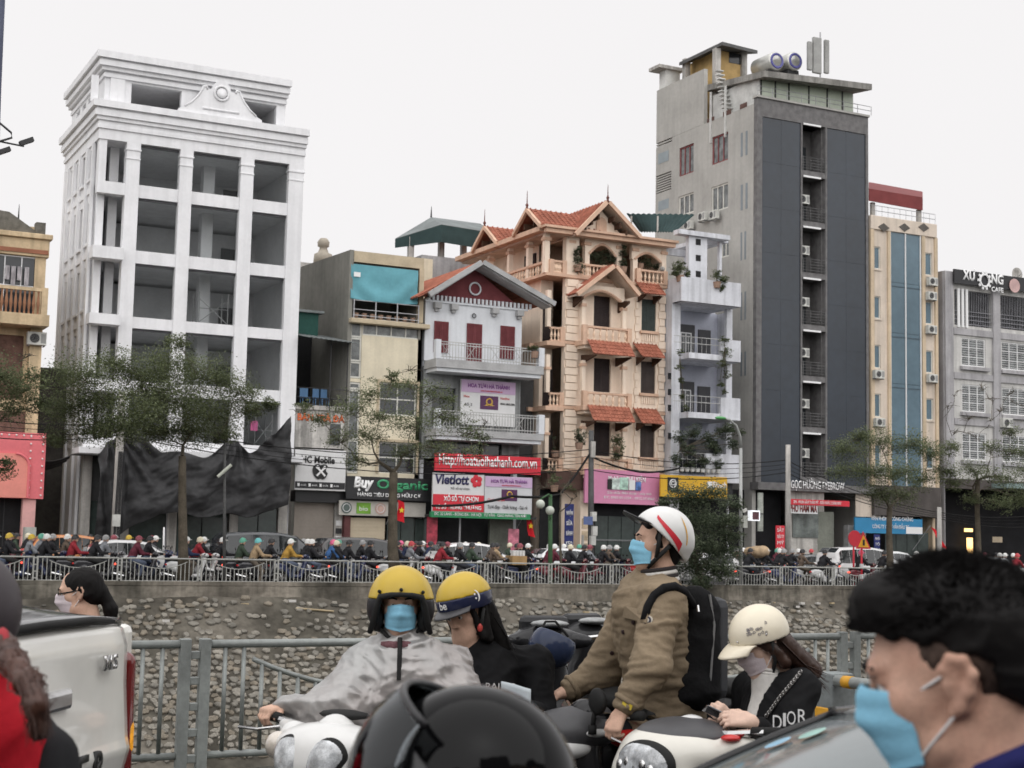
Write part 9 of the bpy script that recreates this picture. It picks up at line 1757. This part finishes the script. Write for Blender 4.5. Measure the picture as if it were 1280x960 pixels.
skinned(T, 'trousers', [q for s in (-1, 1) for q in (cap(V(c8.x,c8.y,.85), V(c8.x,c8.y,.08)+B8[1]*.1*s, .13, .06, .05),)], .02, leg)
# ---------------------------------------------------------------- white pickup, seen at its tailgate
pe = pt(157, 800, 5.8); tr_f = wv(-1, .1); tf, tl, tu = basis(tr_f)             # heading; tl = its left (towards the camera)
ctr = V(pe.x, pe.y, 0)+tl*.8                                                    # middle of the tailgate on the ground
T = thing('pickup_truck', 'white pickup truck with black bed cover and chrome tailgate handle', 'pickup', ctr); T.rotation_euler = (0,0,math.atan2(tf.y, tf.x)); WL[T] = V(0,0,0)
pw = M('pickup_white', (.84,.83,.78), .22, .03, 2, coat=.8, spec=.5)
def lb(name, mat, boxes, par=T, bev=.02, **k):
    mb = MB()
    for b in boxes: mb.box(*b)
    return mb.obj(name, mat, par, bevel=bev, **k)
# tailgate: a shaped panel with a crease, facing -x
mb = MB()
prof = [(0.0,.5),(-.03,.56),(-.035,.78),(-.055,.86),(-.045,.9),(-.03,1.1),(-.028,1.24),(-.01,1.3),(.03,1.32),(.08,1.32)]
def tg_(u, v):
    k = v*(len(prof)-1); i = min(int(k), len(prof)-2); t = k-i; x = prof[i][0]*(1-t)+prof[i+1][0]*t; z = prof[i][1]*(1-t)+prof[i+1][1]*t
    y = (u*2-1)*.755; return (x+.05*max(0, abs(u*2-1)-.8)**2*10*.5, y, z-.012*(u*2-1)**2)
mb.grid(tg_, 30, 36); tgo = mb.obj('tailgate', pw, T, smooth=True, solid=.012)
lb('handle_recess', rubber, [(-.031, -.0, -.16, .16, 1.02, 1.13)], tgo, .02); lb('handle', chrome, [(-.062, -.03, -.15, .15, 1.055, 1.125)], tgo, .02)
def tail_text(s_, y, z, h, mat, nm, w=None, bold=.0): return text(s_, T, -.06, y, z, h, mat, w, nm, face=-math.pi/2, bold=bold, ext=.01)
for i, c_ in enumerate('RANGER'): tail_text(c_, .43-i*.16, .77, .11, M('badge_black', (.02,.02,.02), .4), 'letter', .1, .03)
tail_text('XLS', -.42, 1.16, .05, chrome, 'badge', .13, .02)
for s in (-1, 1):
    b = MB(); b.prism([(0,.5),(2.2,.5),(2.2,1.3),(0,1.3)], s*.9, s*.8, 'xz'); b.obj('bed_side', pw, T, bevel=.03)
    sdf_obj('tail_light', [cap((.015,s*.805,.66), (.015,s*.805,1.16), .045, .045, .03, 0, ((1,0,0),.8))], .01, M('tail_dark', (.16,.012,.012), .15, .1, 9, coat=1.), T)
    sdf_obj('amber_lamp', [cap((-.01,s*.81,.84), (-.01,s*.81,.92), .034, .034, .02, 0)], .008, M('amber_lit', (1.,.42,.03), .25, .5, 40, emit=.2), T)
    sdf_obj('corner_shell', [cap((.13,s*.8,.6), (.13,s*.8,1.22), .05, .05, .03), cap((.08,s*.79,1.25), (.6,s*.84,1.26), .045, .05, .03)], .012, pw, T)
mb = MB(); mb.grid(lambda u, v: (-.0+v*1.6, (u*2-1)*.745, 1.315+.075*(1-abs(u*2-1)**3)*min(1, v*4+.2)), 30, 20); mb.obj('bed_cover', M('cover_black', (.015,.015,.017), .16, .05, 3, coat=1.), T, smooth=True, solid=.03)
mb = MB(); mb.tube([(.02,-.74,1.315), (-.01,-.4,1.335), (-.015,0,1.34), (-.01,.4,1.335), (.02,.74,1.315)], .016, 7); mb.obj('cover_lip', rubber, T, smooth=True)
lb('bumper', M('bumper_dark', (.05,.05,.05), .5), [(-.18, .05, -.88, .88, .42, .56)], bev=.04); lb('bed_floor', rubber, [(.05, 2.2, -.8, .8, .5, .55)]); lb('number_plate', wht, [(-.19, -.181, -.25, .25, .45, .55)], bev=.0)
sdf_obj('cab', [cap((2.6,-.6,1.0), (2.6,.6,1.0), .3, .3, .1), cap((2.7,-.55,1.5), (2.7,.55,1.5), .25, .25, .15), cap((3.4,-.55,1.5), (3.4,.55,1.5), .22, .22, .15), cap((4.0,-.62,.95), (4.0,.62,.95), .26, .26, .15), cap((4.8,-.62,.85), (4.8,.62,.85), .24, .24, .15), cap((3.3,-.62,.85), (3.3,.62,.85), .35, .35, .1)], .04, pw, T)
for x in (.85, 4.1):
    for s in (-1, 1): mb = MB(); mb.torus((x, s*.78, .38), .28, .11, 'y', 24, 8); w_ = mb.obj('wheel', tyre, T, smooth=True); mb = MB(); mb.lathe([(.22,-.05),(.22,.05)], (x, s*.82, .38), 16, 'y'); mb.obj('rim', chrome, w_)
# ---------------------------------------------------------------- grey car whose windscreen fills the lower right corner
cf_ = wv(-.985, -.17); c_ = basis(cf_); ws_top = pt(1026, 892, 3.75)              # far upper corner of the windscreen
org = V(ws_top.x, ws_top.y, 0)+c_[1]*.62
Tc = thing('grey_car', 'grey car with stickered windscreen behind the black-haired man', 'car', org); Tc.rotation_euler = (0,0,math.atan2(cf_.y, cf_.x)); WL[Tc] = V(0,0,0)
zt_ = ws_top.z+.05; zr = zt_+.035
cp = M('car_gunmetal', (.06,.062,.065), .25, .05, 2, coat=.8)
mb = MB(); mb.grid(lambda u, v: (-1.3+v*1.28, (u*2-1)*(.62+.03*(1-v)), zr-.01-.06*max(0, 1-v*4)**2-.05*(u*2-1)**2-.025*v**3), 20, 24); mb.obj('roof', cp, Tc, smooth=True, solid=.03)
def wsf(u, v): return (-.0+v*.72+.1*(1-(u*2-1)**2)*v-.03*(u*2-1)**2, (u*2-1)*(.6+.1*v), zt_-.008-.045*(u*2-1)**2*(1-v)-v*.42+.03*math.sin(v*3.14))
mb = MB(); mb.grid(wsf, 24, 16); mb.obj('windscreen', M('windscreen_glass', (.16,.185,.19), .08, .06, 2, spec=.35), Tc, smooth=True, solid=.006)
for s in (0, 1):
    mb = MB(); mb.tube([V(*wsf(s, k/8))+V(0,(s*2-1)*.008,.002) for k in range(9)], .013, 8); mb.obj('pillar', M('pillar_black', (.015,.015,.016), .3, .05), Tc, smooth=True)
mb = MB(); mb.tube([V(*wsf(k/10, 0))+V(-.008,0,.006) for k in range(11)], .011, 6); mb.obj('windscreen_trim', M('trim_grey', (.3,.31,.31), .5), Tc, smooth=True)
mb = MB(); mb.tube([V(*wsf(k/10, .97))+V(.03,0,.0) for k in range(11)], .02, 6); mb.obj('cowl', rubber, Tc, smooth=True)
for i, (u, v, mm) in enumerate(((.20,.16,M('sticker_green', (.3,.5,.45), .5, .2, 20)), (.14,.24,M('sticker_blue', (.25,.45,.6), .5, .2, 20)))):
    mb = MB(); pts = [V(*wsf(u+.03*math.cos(t*.3927), v+.04*math.sin(t*.3927)))+V(.004,0,.009) for t in range(16)]; mb.add(pts, [tuple(range(16))]); mb.obj('sticker', mm, Tc)
sdf_obj('body', [cap((-1.9,-.6,.62), (1.75,-.6,.58), .24, .2, .1), cap((-1.9,.6,.62), (1.75,.6,.58), .24, .2, .1), cap((-1.9,0,.64), (1.75,0,.6), .26, .22, .3), cap((.9,-.4,.68), (.9,.4,.68), .16, .16, .1)], .035, cp, Tc)
lb('cabin_side', M('pillar_black', None), [(-1.6, -.12, -.66, -.62, .75, zt_-.12)], Tc, .01); lb('cabin_side', M('pillar_black', None), [(-1.6, -.12, .62, .66, .75, zt_-.12)], Tc, .01); lb('dashboard', rubber, [(.25, .6, -.6, .6, .7, .86)], Tc); lb('rear_screen', dglass, [(-1.62, -1.6, -.6, .6, .8, zt_-.08)], Tc)
for x in (-1.35, 1.15):
    for s in (-1, 1): mb = MB(); mb.torus((x, s*.72, .3), .22, .085, 'y', 24, 8); w_ = mb.obj('wheel', tyre, Tc, smooth=True); mb = MB(); mb.lathe([(.18,-.04),(.18,.04)], (x, s*.75, .3), 16, 'y'); mb.obj('rim', chrome, w_)
for y in (-.62, .62): mb = MB(); mb.ball((1.8, y, .62), .1, .13, .08, 12, 8); mb.obj('headlight', lens, Tc, smooth=True)
# barrier pipe with amber band by the railing
q0, q1 = pt(1046, 851, 8.9), pt(1100, 858, 8.6); T = thing('barrier_pipe', 'grey barrier pipe with an amber band beside the river railing', 'barrier', V(q0.x, q0.y, .05))
mb = MB(); mb.tube([q0, q1], .035, 10); mb.obj('pipe', galv, T, smooth=True); mb = MB(); mb.tube([q0.lerp(q1,.18), q0.lerp(q1,.38)], .037, 10); mb.obj('amber_band', M('sign_amber', None), T, smooth=True)
x_ = pt(1040, 862, 9.0); mb = MB(); mb.box(x_.x-.06, x_.x+.1, x_.y-.08, x_.y+.08, -.0, x_.z+.1); mb.obj('post', M('barrier_grey', (.22,.24,.24), .7, .2, 4), T, bevel=.01); mb = MB(); mb.box(x_.x-.065, x_.x+.105, x_.y-.085, x_.y+.085, x_.z-.25, x_.z-.1); mb.obj('amber_plate', M('sign_amber', None), T, bevel=.01)
o = bpy.data.objects
